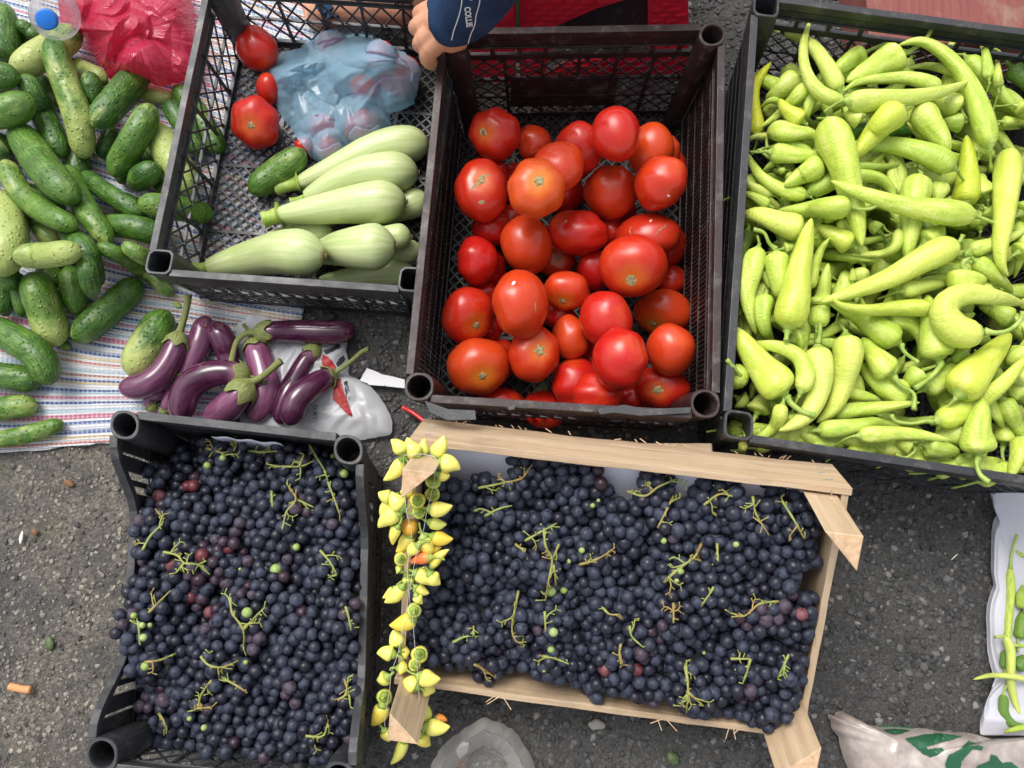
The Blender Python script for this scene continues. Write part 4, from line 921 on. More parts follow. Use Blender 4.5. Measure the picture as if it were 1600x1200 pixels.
TBL = ['half-hidden tomato behind the cracked tomato by the left wall', 'small orange-red tomato in the farthest row, second from the left wall', 'red tomato in the far row, partly behind the pinkish egg-shaped one', 'small tomato squeezed against the right wall at the far end', 'shaded red tomato left of centre beneath the orange-sided one', 'small red tomato glimpsed beneath the wrinkled tomato', 'dark tomato in shade by the right wall below the biggest tomato', 'hidden tomato behind the left heart-shaped double tomato',
 'dark tomato glimpsed in the middle under the small flattened one', 'dark tomato glimpsed between the three left front tomatoes', 'dark tomato at the near right, under its neighbours', 'small dark tomato with a dried grey stalk end in the centre', 'dull tomato by the right wall behind the wrinkled one',
 'tall brownish-orange tomato at the far right', 'deep red tomato in shade left of the biggest tomato', 'red tomato behind the bright orange one', 'round pinkish-red tomato in the far left corner with a dark slit', 'orange-red tomato in the middle with a dented top', 'egg-shaped pinkish-red tomato, topmost at the far end', 'smooth oval red tomato against the right wall, far half',
 'round bright red tomato by the left wall, third from the far end', 'small speckled orange tomato near the centre', 'red tomato with a big pale stalk scar in the near middle', 'dull rough-skinned orange tomato by the right wall', 'dark red tomato with a star scar in the near right corner', 'round red tomato by the left wall with a scar at lower right',
 'ribbed tomato with cracked brown scars by the left wall', 'wide heart-shaped red tomato in the middle', 'big wrinkled overripe tomato by the right wall', 'orange-sided tomato right of the small bright red one', 'bright orange tomato with a pale stalk star', 'red tomato half hidden behind the broken front rim, on the left', 'large brownish-orange ribbed tomato in the near left corner',
 'ribbed red tomato near the front beside the green leaf', 'pinkish-red tomato pressed against the front rim', 'small flattened orange-red tomato in the very centre', 'large tall double tomato with a white fleck', 'large smooth red tomato right of centre', 'orange-red tomato with a yellow spot by the right wall', 'large glossy red tomato in the near right part, on top', 'biggest red tomato, on top, with a brown patch on its lower side']
HB = Heap(.013, .2, .9)
HB0 = []
for k, (x, y) in enumerate([(800, 285), (880, 300), (760, 420), (840, 480), (980, 420), (930, 560), (780, 560), (1000, 610), (850, 640), (960, 330), (900, 250), (800, 350), (1040, 260)]):
    o, px, P, R = tomato(HB, 'F', x, y, 66, 62, None, .9, 60 + k, floor=.012); tag(o, None, 'tomato', 'tomatoes in the maroon-black crate'); HBF = globals().setdefault('HBF', []); HBF.append((o, px))
ZB = Zones((690, 160, 1080, 660), 2, 3, ['left half', 'right half'], ['far', 'middle', 'near'], 'the tomato crate')
for o, px in HBF: ZB.add(o, 'tomato buried in the bottom layer', px, 'tomato')
ZB.finish()
for k, (c, cx, cy, w, h, sc, ripe) in enumerate(TB):
    o, px, P, R = tomato(HB, c, cx, cy, w, h, sc or None, ripe, 100 + k, floor=.012 if k < 13 else .02, star=k not in (16, 40)); tag(o, TBL[k], 'tomato', 'tomatoes in the maroon-black crate'); HB0.append((o, px, P, R))
def patch(o, crop, C, w, mat, name, up=.0004):
    from mathutils.bvhtree import BVHTree
    me = o.data; bv = BVHTree.FromPolygons([o.location + v.co for v in me.vertices], [tuple(p.vertices) for p in me.polygons]); S = catmull(np.array([cp(crop, c) for c in C], float), 14); w = w / CROP[crop][2]
    T = np.gradient(S, axis=0); T /= np.linalg.norm(T, axis=1)[:, None] + 1e-9; N = np.stack([-T[:, 1], T[:, 0]], 1); rr = random.Random(int(C[0][0])); V = []
    for i in range(14):
        h = w / 2 * sin(pi * (i + .6) / 14.2) ** .6 * rr.uniform(.75, 1.2)
        for q in (-1, -.5, 0, .5, 1):
            p = S[i] + N[i] * h * q; d = Vector(ray(*p)).normalized(); hit = bv.ray_cast(Vector(CAM), d)
            V.append(np.array(hit[0] - d * (up * (1 - q * q * .8))) if hit[0] is not None else (V[-1] if V else np.array(o.location)))
    mk(name, V, [(5 * i + q, 5 * i + q + 1, 5 * i + q + 6, 5 * i + q + 5) for i in range(13) for q in range(4)], mat, o)
T_ = lambda k: HB0[k][0]
patch(T_(26), 'R5', [(352, 862), (325, 885), (288, 918)], 13, 'scar', 'skin_crack'); patch(T_(26), 'R5', [(330, 975), (362, 970)], 20, 'scar', 'skin_crack'); patch(T_(26), 'R5', [(345, 850), (385, 838)], 12, 'scar', 'skin_crack')
patch(T_(16), 'R5', [(346, 618), (362, 655)], 30, 'scar', 'pale_rim', .0002); patch(T_(16), 'R5', [(348, 622), (360, 652)], 13, 'dead_leaf', 'dark_slit', .0009)
patch(T_(40), 'R6', [(1068, 268), (1085, 290), (1098, 315)], 48, 'scar', 'brown_patch'); patch(T_(36), 'R6', [(533, 312), (548, 294)], 14, 'white_card', 'fleck', .001)
patch(T_(28), 'R6', [(1085, 85), (1078, 55), (1090, 40)], 5, 'scar', 'skin_crack'); patch(T_(28), 'R6', [(1195, 85), (1215, 60), (1250, 35)], 6, 'scar', 'skin_crack'); patch(T_(28), 'R6', [(1170, 20), (1182, 8)], 8, 'seed', 'skin_crack')
patch(T_(36), 'R6', [(640, 395), (645, 440)], 5, 'scar', 'skin_crack'); patch(T_(27), 'R6', [(780, 12), (786, 20)], 16, 'scar', 'blossom_dot'); patch(T_(19), 'R5', [(1238, 938), (1252, 946)], 10, 'seed', 'fleck')
# ------------------------------------------------------------------ crate A: loose tomatoes, bag, cucumber, courgettes
HA = Heap(.010, .2, .88)
for k, (a, lab) in enumerate([(('R3', 522, 520, 140, 175, 0, .9), 'red tomato half covered by the left edge of the blue bag'), (('R3', 460, 287, 246, 246, 0, .9), 'plain round red tomato at the far end, left of the blue bag'), (('R3', 447, 720, 268, 290, (410, 738), .9), 'large scratched red tomato left of the blue bag, nearer the cucumber')]):
    o, px, P, R = tomato(HA, *a[:5], a[5] or None, a[6], 200 + k); tag(o, lab, 'tomato', 'loose tomatoes beside the blue bag')
BAGT = []
for k, (a, lab) in enumerate([(('R3', 890, 265, 165, 165), 'tomato inside the blue bag, at its far end'), (('R3', 1295, 440, 240, 265), 'large tomato inside the right end of the blue bag'), (('R3', 1088, 520, 175, 165), 'tomato inside the blue bag, in its middle'), (('R3', 1075, 745, 210, 205), 'tomato inside the near lobe of the blue bag'), (('R3', 845, 750, 170, 165), 'tomato inside the bag just left of the near lobe'), (('R3', 880, 875, 165, 140), 'tomato at the nearest corner of the blue bag'), (('R3', 735, 860, 120, 110), 'small tomato at the lower left edge of the blue bag'), (('R3', 1180, 330, 170, 170), 'tomato inside the blue bag, at its upper right')]):
    o, px, P, R = tomato(HA, *a, None, .9, 220 + k); tag(o, lab, 'tomato', 'tomatoes inside the blue bag'); BAGT.append((P, R))
ZU = []
def stalk(C, r0, L, parent, mat='stem', dirn=None, seed=0, curve=0.3, name='stem', prof_='stem', sides=8):
    """stalk leaving the first end of a body"""
    r = random.Random(seed); d = C[0] - C[2]; d /= np.linalg.norm(d); s = np.cross(d, (0, 0, 1)); s /= np.linalg.norm(s) + 1e-9
    if dirn is not None: d = d * .5 + np.asarray(dirn); d /= np.linalg.norm(d)
    u = np.linspace(0, 1, 9)[:, None]; k = r.uniform(-curve, curve); P = C[0] - d * .002 + d * L * u + s * k * L * u ** 2 * 1.2 + np.array([0, 0, 1]) * (.25 * L * u ** 2 * r.uniform(-1, 1))
    R = prof(prof_, np.linspace(0, 1, 9)) * r0; V, Fc, A = tube_mesh(P, R, sides, seed=seed, lobes=4, lob_a=.12); return mk(name, V, Fc, mat, parent, attrs=A)
def pix_stalk(pts, heap, r_px, C0, parent, mat='stem', zend=None, seed=0, name='stem', dz=.004):
    z0 = C0[2]; n = len(pts); W = [C0] + [at(x, y, z0 + dz * (i + 1)) for i, (x, y) in enumerate(pts)]
    P = catmull(W, 14); R = prof('stem', np.linspace(0, 1, 14)) * r_px * depth(C0) / F; V, Fc, A = tube_mesh(P, R, 8, seed=seed, lobes=4, lob_a=.12); return mk(name, V, Fc, mat, parent, attrs=A)
COU = [('R4', 140, [(850, 480), (1050, 450), (1220, 440)], 0, 'lowest courgette, lying along the front rim under the others'), ('R4', 125, [(1150, 335), (1240, 335)], 0, 'small courgette end at the right, under two bigger ones'), ('R4', 135, [(1080, 265), (1205, 270)], 0, 'courgette end with a rough brown tip, behind the fat pale one'),
       ('R4', 150, [(1100, 190), (1280, 110)], 0, 'darker courgette end at the right, below the bulging one'), ('R4', 115, [(600, 272), (720, 250), (850, 250)], 0, 'short pale courgette showing between the long ones on the left'), ('R3', 225, [(720, 1065), (950, 965), (1200, 860), (1360, 850)], (570, 1105), 'longest courgette, farthest from the front rim, with a thick green stalk'),
       ('R3', 240, [(760, 1150), (1050, 1020), (1290, 1015)], 0, 'bulging courgette, second from the blue bag'), ('R4', 232, [(820, 350), (960, 322), (1090, 318)], 0, 'fat whitish courgette with a frayed brown end at the right'), ('R4', 205, [(665, 165), (850, 140), (1050, 112), (1150, 108)], (580, 190), 'long courgette with a cut green stalk, lying on top in the middle'),
       ('R4', 225, [(330, 412), (500, 372), (680, 342), (760, 350)], (250, 415), 'tapering courgette, nearest to the front rim, its round blossom scar in view')]
for k, (c, w, p, st, lab) in enumerate(COU):
    o, C, R, pts, wp = produce(HA, 'zucchini', 'zucchini', 'courgette', c, w, p, {}, (.1, .95), 300 + k, lobes=5, lob_a=.012, lump=.02, sides=20)
    tag(o, lab, 'courgette', 'pale courgettes in the crate beside the blue bag')
    if st: pix_stalk([cp(c, st)], HA, .26 * wp * (.6 if k == 9 else 1), C[0], o, seed=k, dz=-.004)
    else: stalk(C, R[0] * .8, .03, o, seed=k, curve=.1)
    V = []; d = C[-1] - C[-3]; d /= np.linalg.norm(d); b = np.cross(d, (0, 0, 1)); b /= np.linalg.norm(b); b2 = np.cross(d, b); P = np.array([C[-1] + d * (.0002 + .0012 * q) for q in (0, .5, 1)])
    V, Fc, A = tube_mesh(P, [.0045, .004, .003], 10, lobes=5, lob_a=.2); mk('blossom_scar', V, Fc, 'scar', o, attrs=A)
o, C, R, pts, wp = produce(HA, 'cucumber', 'cucumber', 'cucumber', 'R3', 165, [(715, 905), (570, 1010), (440, 1110)], dict(pale=.25, pale_end=-.3, tone=.6), .4, 77, lobes=6, lob_a=.012, sides=20)
tag(o, 'green cucumber lying in the crate between the blue bag and the courgettes', 'cucumber')
# ------------------------------------------------------------------ aubergines
HE = Heap(.006, .25, .86)
def calyx(C, R, parent, seed, sides=30, reach=.16, kmul=1.06):
    r = random.Random(seed); ph = r.uniform(0, 6); n = len(C); T, N, B = frames(C); L = np.r_[0, np.cumsum(np.linalg.norm(np.diff(C, axis=0), axis=1))]; V = []; nr_ = 9
    for i in range(nr_):
        for j in range(sides):
            th = 2 * pi * j / sides; lob = .5 + .5 * cos(5 * th + ph); lim = reach * (.58 + .42 * lob ** 1.3) * L[-1]; q = i / (nr_ - 1); s = lim * q - .006 * (1 - q)
            ss = max(s, 0); c = np.array([np.interp(ss, L, C[:, k]) for k in range(3)]); rr = np.interp(ss, L, R); nn = np.array([np.interp(ss, L, N[:, k]) for k in range(3)]); bb = np.array([np.interp(ss, L, B[:, k]) for k in range(3)])
            if s < 0: c = c + T[0] * s
            k = .22 + .84 * min(1, (q * 2.6) ** .6); lift = 1 + (.03 + .05 * (q > .9)) ; V.append(c + (nn * cos(th) + bb * sin(th)) * (rr * k * lift + .0012))
    Fc = [(i * sides + j, i * sides + (j + 1) % sides, (i + 1) * sides + (j + 1) % sides, (i + 1) * sides + j) for i in range(nr_ - 1) for j in range(sides)]; Fc.append(tuple(range(sides))[::-1])
    th = np.linspace(0, 2 * pi, sides, endpoint=False); tc = np.stack([np.tile(np.cos(th), nr_), np.tile(np.sin(th), nr_), np.repeat(np.arange(nr_) * .2, sides)], 1)
    o = mk('calyx', V, Fc, 'calyx', parent, attrs={'tc': ('FLOAT_VECTOR', tc)}); md = o.modifiers.new('thick', 'SOLIDIFY'); md.thickness = .0012; md.offset = 1; return o
AUB = [('S8', 130, [(330, 1060), (300, 1010), (360, 950), (430, 940)], .8, [(290, 1090)], 'small pink aubergine mostly hidden beneath the leftmost one'), ('S8', 125, [(440, 1090), (480, 1000), (530, 900)], .7, 0, 'pale aubergine end glimpsed left of the strongly bent one'),
       ('S8', 225, [(620, 830), (690, 650), (765, 470), (805, 290)], .45, 0, 'dull dusty aubergine with a rounded end pointing to the black crate'), ('S8', 225, [(1030, 780), (1010, 600), (960, 450), (890, 350)], .15, 0, 'dark aubergine with a rough brown crack down its side'),
       ('S8', 285, [(1235, 480), (1310, 700), (1340, 900), (1250, 1150)], .75, 0, 'long pinkish aubergine passing under the horizontal one'), ('S7', 215, [(670, 390), (530, 600), (410, 850), (350, 1060)], .05, 0, 'dark speckled aubergine running down beside the right bent one'),
       ('S8', 270, [(1160, 780), (950, 750), (750, 810), (620, 950), (590, 1150)], .1, 0, 'strongly bent dark aubergine arching over in the middle'), ('S8', 245, [(565, 430), (510, 600), (390, 790), (220, 880), (90, 885)], .35, [(600, 320), (640, 170), (652, 60)], 'leftmost aubergine leaning on a cucumber, its tip curved to the left'),
       ('S7', 265, [(820, 640), (650, 740), (500, 880), (440, 1060)], .1, [(900, 590), (1020, 500), (1110, 420), (1175, 390)], 'rightmost bent aubergine with a pale patch and a long thin green stalk'), ('S7', 240, [(140, 235), (480, 225), (800, 240), (1010, 215)], .12, [(20, 250), (-60, 320), (-100, 450), (-120, 560)], 'dark glossy aubergine lying across the top of the others'),
       ('S8', 275, [(1190, 860), (1090, 980), (930, 1130), (850, 1200)], .6, [(1300, 800), (1400, 720), (1480, 650)], 'pink-shouldered aubergine with a ribbed green cap in the near middle')]
for k, (c, w, p, pale, st, lab) in enumerate(AUB):
    o, C, R, pts, wp = produce(HE, 'aubergine', 'aubergine', 'aubergine', c, w, p, dict(pale=pale), (.05, .4), 400 + k, lump=.015, sides=26, nring=34)
    tag(o, lab, 'aubergine', 'aubergines lying on the white bag')
    ca = calyx(C, R, o, k, reach=.15 if k in (7, 9) else (.27 if k == 10 else .11))
    if st: s_ = pix_stalk([cp(c, q) for q in st], HE, .17 * wp * (.7 if k == 8 else 1), C[0] + (C[0] - C[2]) * .1, ca, 'calyx', seed=k, dz=.004)
    else: s_ = stalk(C, R[0] * .35, .035, ca, 'calyx', seed=k)
# ------------------------------------------------------------------ long light green peppers
HP = Heap(.10, .275, .84)
PEP = [
 ('S4', 140, [(260, 640), (235, 450), (250, 260), (375, 85)], 0, .86), ('S4', 190, [(560, 220), (450, 300), (340, 380)], [(600, 150), (595, 120)], .4), ('S4', 100, [(690, 340), (660, 450), (650, 560)], 0, .4), ('S4', 60, [(430, 390), (370, 385), (290, 440)], 0, .4), ('S4', 110, [(650, 270), (500, 430), (400, 520), (295, 592)], 0, .5),
 ('S4', 155, [(610, 545), (530, 490), (470, 430), (440, 375)], 0, .72), ('R7', 110, [(715, 270), (640, 310), (560, 370)], [(770, 240), (850, 205)], .45), ('R7', 88, [(600, 440), (520, 290), (420, 190), (285, 150)], 0, .5), ('R7', 150, [(895, 275), (780, 330), (640, 400)], [(960, 250), (1040, 180), (1070, 100)], .5),
 ('S1', 150, [(760, 460), (880, 580), (1020, 730), (1180, 900)], 0, .5), ('S1', 90, [(925, 610), (905, 450), (865, 295)], 0, .5), ('S1', 80, [(1000, 680), (990, 450)], 0, .45), ('S1', 150, [(1110, 530), (1200, 630), (1300, 760)], [(1060, 470), (1000, 400), (945, 380)], .0), ('S1', 60, [(620, 360), (700, 310), (715, 240), (690, 225)], 0, .55), ('S1', 70, [(980, 350), (1040, 290)], 0, .6),
 ('S1', 190, [(670, 840), (570, 780), (440, 700)], [(740, 910), (820, 970)], .55), ('S1', 90, [(1040, 950), (1220, 955)], 0, .6), ('S1', 100, [(1150, 830), (1260, 860)], 0, .6), ('S1', 150, [(700, 960), (560, 960)], 0, .3), ('R7', 85, [(660, 650), (760, 620)], 0, .05), ('R7', 80, [(860, 640), (960, 660)], 0, .02), ('R7', 95, [(700, 590), (640, 570)], [(740, 575), (805, 545)], .4),
 ('S1', 70, [(480, 1090), (370, 1040), (285, 955)], 0, .55), ('S4', 60, [(340, 665), (240, 670), (170, 715)], 0, .45), ('S4', 155, [(380, 790), (550, 815), (700, 820), (830, 880)], 0, .5), ('S4', 80, [(500, 960), (570, 1010), (640, 1030)], [(400, 870), (280, 770)], .4), ('S4', 60, [(480, 930), (330, 940)], 0, .4), ('S4', 90, [(380, 1120), (220, 1050), (160, 960), (138, 905)], 0, .4), ('S4', 90, [(350, 1200), (230, 1130), (125, 1100)], 0, .45),
 ('S4', 120, [(660, 1100), (780, 1050), (920, 1010)], 0, .5), ('R7', 50, [(680, 822), (800, 822), (905, 812)], 0, .3), ('R7', 95, [(460, 945), (600, 880), (780, 870), (860, 930), (880, 1010)], 0, .5), ('S2', 170, [(900, 420), (860, 330), (880, 260)], 0, .5), ('S2', 150, [(540, 370), (520, 480)], 0, .4), ('S2', 125, [(780, 860), (1000, 790), (1220, 700)], 0, .45), ('S2', 200, [(430, 790), (570, 680)], 0, .5), ('S2', 150, [(1160, 870), (1280, 800)], 0, .6), ('S2', 180, [(1180, 560), (1260, 500)], 0, .5), ('S2', 110, [(910, 540), (1000, 620)], 0, .45), ('S2', 70, [(960, 240), (920, 160)], 0, .6), ('S2', 110, [(60, 700), (-30, 620)], 0, .3),
 ('S5', 110, [(190, 310), (150, 480), (170, 640)], 0, .2), ('S5', 90, [(760, 480), (900, 500), (1200, 540)], 0, .35), ('S5', 165, [(740, 1040), (780, 800), (820, 560)], 0, .45), ('S5', 160, [(925, 850), (960, 600)], 0, .5), ('S5', 180, [(990, 410), (880, 345), (740, 270)], 0, .65), ('S5', 90, [(830, 840), (640, 850)], 0, .5), ('S5', 130, [(1090, 610), (1050, 750), (1040, 870)], [(1070, 540), (1080, 500)], .45), ('S5', 60, [(1010, 700), (1010, 580)], 0, .6), ('S5', 75, [(140, 830), (50, 855)], 0, .35), ('S5', 130, [(120, 920), (60, 780)], 0, .2), ('S5', 110, [(130, 640), (80, 500), (75, 380)], 0, .35), ('S5', 200, [(560, 1150), (640, 1120)], 0, .4), ('S5', 110, [(330, 620), (380, 760)], 0, .5), ('S5', 90, [(480, 440), (560, 420)], 0, .45),
 ('S6', 150, [(130, 520), (190, 560)], 0, .35), ('S6', 70, [(240, 400), (215, 520)], 0, .55), ('S6', 180, [(270, 610), (320, 470)], [(235, 690), (215, 790)], .4), ('S6', 110, [(560, 660), (480, 700)], 0, .4), ('S6', 100, [(440, 520), (600, 540)], 0, .3), ('R8', 80, [(500, 690), (600, 720), (740, 762)], 0, .45), ('R8', 80, [(830, 270), (930, 250), (1040, 235)], 0, .35), ('S3', 170, [(1090, 290), (960, 220), (850, 195)], 0, .55), ('S3', 190, [(430, 830), (560, 750), (700, 650), (820, 600)], 0, .5), ('S3', 170, [(1180, 560), (1060, 640)], 0, .5), ('S3', 180, [(1170, 820), (1120, 920)], 0, .5), ('S3', 150, [(730, 560), (640, 620)], 0, .35), ('S3', 160, [(1130, 760), (1260, 640)], 0, .45), ('R8', 100, [(900, 640), (840, 690)], [(990, 600)], .5), ('R8', 100, [(390, 770), (420, 700)], 0, .4), ('R8', 100, [(1280, 940), (1290, 830)], [(1275, 1000), (1290, 1050), (1340, 1110)], .45), ('R8', 130, [(1080, 900), (980, 930)], 0, .35), ('R8', 110, [(940, 960), (1080, 990)], 0, .35), ('R8', 80, [(860, 960), (800, 940)], [(880, 990), (840, 1015), (800, 1000)], .4), ('R8', 85, [(1280, 760), (1330, 850), (1385, 960)], 0, .5), ('R8', 65, [(1205, 765), (1250, 830), (1282, 885)], 0, .55),
 ('S1', 220, [(400, 860), (490, 1000), (570, 1130), (545, 1290)], 0, .55), ('R7', 75, [(620, 505), (510, 460), (440, 360), (425, 230), (462, 95)], 0, .5), ('S1', 130, [(850, 1200), (880, 1000), (942, 842)], 0, .55), ('S1', 175, [(930, 1130), (850, 850), (760, 640), (600, 440), (400, 320), (225, 350)], 0, .55),
 ('R7', 120, [(1160, 825), (1050, 765), (900, 722), (740, 715), (630, 712)], 0, .55), ('S2', 230, [(380, 300), (340, 450), (320, 620), (300, 800), (290, 940)], 0, .5), ('S4', 165, [(400, 625), (560, 640), (680, 645), (745, 700)], [(340, 690), (345, 760)], .45), ('S4', 120, [(640, 1130), (450, 1080), (300, 980), (210, 860), (168, 762)], 0, .55), ('R7', 75, [(1100, 430), (950, 385), (780, 392), (680, 412), (622, 455)], 0, .5),
 ('R7', 112, [(650, 497), (800, 492), (1000, 475), (1130, 447), (1242, 402)], 0, .5), ('S4', 190, [(745, 890), (610, 970), (480, 1050)], [(840, 860), (910, 810), (1000, 800)], .5), ('R7', 145, [(895, 545), (800, 625), (735, 705), (672, 782)], 0, .7), ('R7', 175, [(555, 615), (600, 740), (645, 880), (675, 1000), (700, 1120), (716, 1210)], 0, .6), ('S2', 200, [(740, 480), (765, 250), (760, 50), (750, -40)], 0, .8),
 ('S5', 185, [(970, 120), (780, 120), (580, 145), (420, 150)], [(1070, 135), (1150, 130), (1200, 105)], .6), ('R7', 128, [(1245, 1060), (1100, 1045), (900, 1012), (700, 950), (565, 893)], [(1330, 1085), (1440, 1128)], .55), ('S5', 175, [(270, 455), (230, 620), (190, 800), (230, 1000), (255, 1110)], 0, .55), ('S5', 190, [(415, 490), (425, 620), (440, 750), (440, 890)], [(360, 400), (320, 320), (240, 290)], .5), ('S5', 150, [(330, 820), (310, 950), (330, 1080), (400, 1200)], 0, .55), ('S5', 100, [(680, 740), (720, 560), (770, 440), (832, 358)], 0, .6),
 ('S5', 210, [(600, 300), (450, 250), (280, 180), (105, 200)], 0, .68), ('S5', 260, [(510, 1040), (560, 800), (600, 560), (640, 380), (690, 210)], [(490, 1160)], .65), ('S2', 215, [(1085, 110), (1070, 330), (1050, 600), (1020, 800), (1020, 960), (1075, 1055)], 0, .65), ('R8', 50, [(810, 0), (800, 70), (740, 105), (595, 108)], 0, .55), ('S3', 80, [(1180, 170), (1320, 180)], 0, .6),
 ('R8', 125, [(840, 740), (740, 690), (640, 590)], 0, .55), ('R8', 78, [(770, 395), (860, 420), (915, 490), (900, 585)], 0, .5), ('R8', 125, [(770, 630), (700, 560), (650, 480)], [(820, 690), (880, 730), (880, 800)], .55), ('R8', 125, [(800, 495), (700, 425), (600, 355), (490, 310)], [(840, 545), (900, 590)], .55), ('R8', 150, [(990, 560), (970, 470), (955, 380), (940, 290)], [(1000, 605), (950, 660), (885, 705)], .55),
 ('R8', 78, [(520, 818), (640, 802), (800, 782), (905, 768)], 0, .55), ('R8', 85, [(460, 892), (600, 880), (720, 857), (830, 885)], 0, .5), ('S6', 230, [(740, 130), (750, 260), (740, 450), (690, 600), (590, 700), (440, 765)], [(750, 40), (757, -60), (758, -200)], .6), ('S6', 150, [(610, 450), (650, 330), (600, 190), (450, 112), (300, 96), (128, 98)], 0, .6), ('S3', 190, [(530, 1085), (700, 1020), (900, 900), (1050, 780), (1230, 570)], [(440, 1090), (320, 1110), (200, 1090), (165, 1040)], .65),
 ('S6', 290, [(460, 460), (350, 330), (240, 180), (150, 60), (80, -40)], [(540, 560), (620, 615), (722, 650)], .65), ('S6', 235, [(960, 40), (975, 200), (930, 430), (850, 600), (735, 698)], 0, .65), ('S6', 118, [(460, 570), (420, 700), (330, 790), (188, 862)], 0, .6), ('S6', 75, [(160, 850), (138, 992)], 0, .55), ('R8', 125, [(1060, 65), (900, 145), (750, 222), (600, 278), (470, 320)], [(1100, 20)], .65), ('R8', 78, [(960, 345), (820, 345), (680, 357), (560, 335), (512, 302)], 0, .65),
 ('S3', 295, [(700, 870), (830, 700), (960, 560), (1090, 410)], 0, .7), ('R8', 80, [(1160, 140), (1250, 210), (1325, 275)], 0, .55), ('S2', 290, [(735, 1060), (720, 1180), (700, 1300)], [(720, 960), (780, 900), (740, 880)], .55), ('S3', 250, [(840, 395), (700, 400), (600, 310), (560, 200), (660, 110), (800, 90), (950, 115), (1200, 175)], [(1000, 400), (1100, 370), (1180, 290), (1190, 230)], .65),
 ('R8', 78, [(640, 916), (780, 905), (900, 912), (1038, 936)], 0, .55), ('R8', 148, [(1165, 985), (1160, 900), (1175, 820), (1185, 750)], [(1160, 1040), (1175, 1090), (1215, 1125)], .55), ('R8', 85, [(1360, 940), (1335, 1040), (1308, 1112)], 0, .6)]
def pepper(heap, crop, w, pts, st, tone, k, floor=None, buried=False, sp=None):
    o, C, R, P, wp = produce(heap, 'pepper', 'pepper', 'pepper', crop, w, pts, dict(tone=tone), (.12, .05), 500 + k, floor=floor, lobes=3, lob_a=.05, lump=.05, sides=12 if buried else 18, nring=18 if buried else 34)
    if buried: return o, P, wp
    # cap and stalk
    T = C[0] - C[2]; T /= np.linalg.norm(T); c = np.array([C[0] + T * q for q in (-.004, -.001, .003, .0065)]); rr = np.array([R[4] * .8, R[4] * .62, R[4] * .3, R[4] * .17]); V, Fc, A = tube_mesh(c, rr, 14, lobes=6, lob_a=.07, seed=k); cap = mk('cap', V, Fc, 'stem', o, attrs=A)
    if st: pix_stalk([cp(crop, q) for q in st], heap, max(3.2, wp * .11), C[0] + T * .006, cap, seed=k, dz=.003)
    else: stalk(C + T * .007, R[4] * .13 + .0008, .028, cap, seed=k, dirn=(0, 0, -.5))
    return o, P, wp
rp_ = random.Random(9); qc = [Vector((q[0], q[1], 0)) for q in QC]
BUR = []
for k in range(270):   # the buried layers
    s, t = rp_.uniform(.03, .97), rp_.uniform(.05, .95); q = (qc[0] * (1 - s) + qc[1] * s) * (1 - t) + (qc[3] * (1 - s) + qc[2] * s) * t; zz = .02 if k < 60 else (.08 if k < 125 else (.12 if k < 190 else .14))
    a = rp_.uniform(0, 6.3); L = rp_.uniform(.03, .06) if k < 190 else rp_.uniform(.035, .055); A_ = proj((q[0] - L * cos(a), q[1] - L * sin(a), zz)); B_ = proj((q[0] + L * cos(a), q[1] + L * sin(a), zz)); m_ = ((A_[0] + B_[0]) / 2 + rp_.uniform(-20, 20), (A_[1] + B_[1]) / 2 + rp_.uniform(-20, 20))
    HP.cap = .10 if k < 60 else (.145 if k < 125 else (.17 if k < 190 else .185))
    inside = lambda p: 1150 < p[0] < 1720 and 60 < p[1] < 675 + (p[0] - 1150) * .155
    if not (inside(A_) and inside(B_)): continue
    if min(A_[1], B_[1]) < 95: continue
    cut = k >= 150; o, P, wp = pepper(HP, 'F', rp_.uniform(26, 42) if k < 190 else rp_.uniform(15, 26), [A_, m_, B_], None, rp_.uniform(.3, .55), 900 + k, floor=zz, buried=k < 150)
    tag(o, None, 'pepper', 'light green peppers in the crate'); BUR.append((o, P))
for k in range(22):
    x = 1180 + k * 19.5; y = 672 + (x - 1180) * .16 + rp_.uniform(-6, 6); a = rp_.uniform(-.5, .7); L = rp_.uniform(24, 44); HP.cap = .175
    o, P, wp = pepper(HP, 'F', rp_.uniform(20, 32), [(x - L * cos(a), y - L * sin(a)), (x, y + rp_.uniform(-8, 8)), (x + L * cos(a), y + L * sin(a))], None, rp_.uniform(.35, .6), 2000 + k, floor=.14)
    tag(o, None, 'pepper', 'light green peppers in the crate'); BUR.append((o, P))
HP.cap = .3
ZP = Zones((1140, 60, 1600, 740), 4, 5, ['left end', 'left middle', 'right middle', 'right end'], ['far', 'upper', 'central', 'lower', 'near'], 'the heap')
for k, (c, w, p, st, tone) in enumerate(PEP):
    o, P, wp = pepper(HP, c, w, p, st or None, tone, k, floor=.13 if k < 76 else .15)
    ln = np.linalg.norm(np.diff(P, axis=0), axis=1).sum(); size = ('long' if ln > 105 else ('short' if ln < 45 else 'medium')) if wp > 20 else 'thin'
    shade = 'yellow' if tone > .85 else ('yellowish' if tone > .66 else ('dark green' if tone < .1 else ('green' if tone < .36 else 'light green')))
    tag(o, None, 'pepper', 'light green peppers in the crate'); ZP.add(o, '%s %s %s pepper pointing %s' % (size, bend_word(P), shade, heading(P[0], P[-1])), np.mean(P, 0), 'pepper')
for o, P in BUR: ZP.add(o, 'mostly buried light green pepper', np.mean(P, 0), 'pepper')
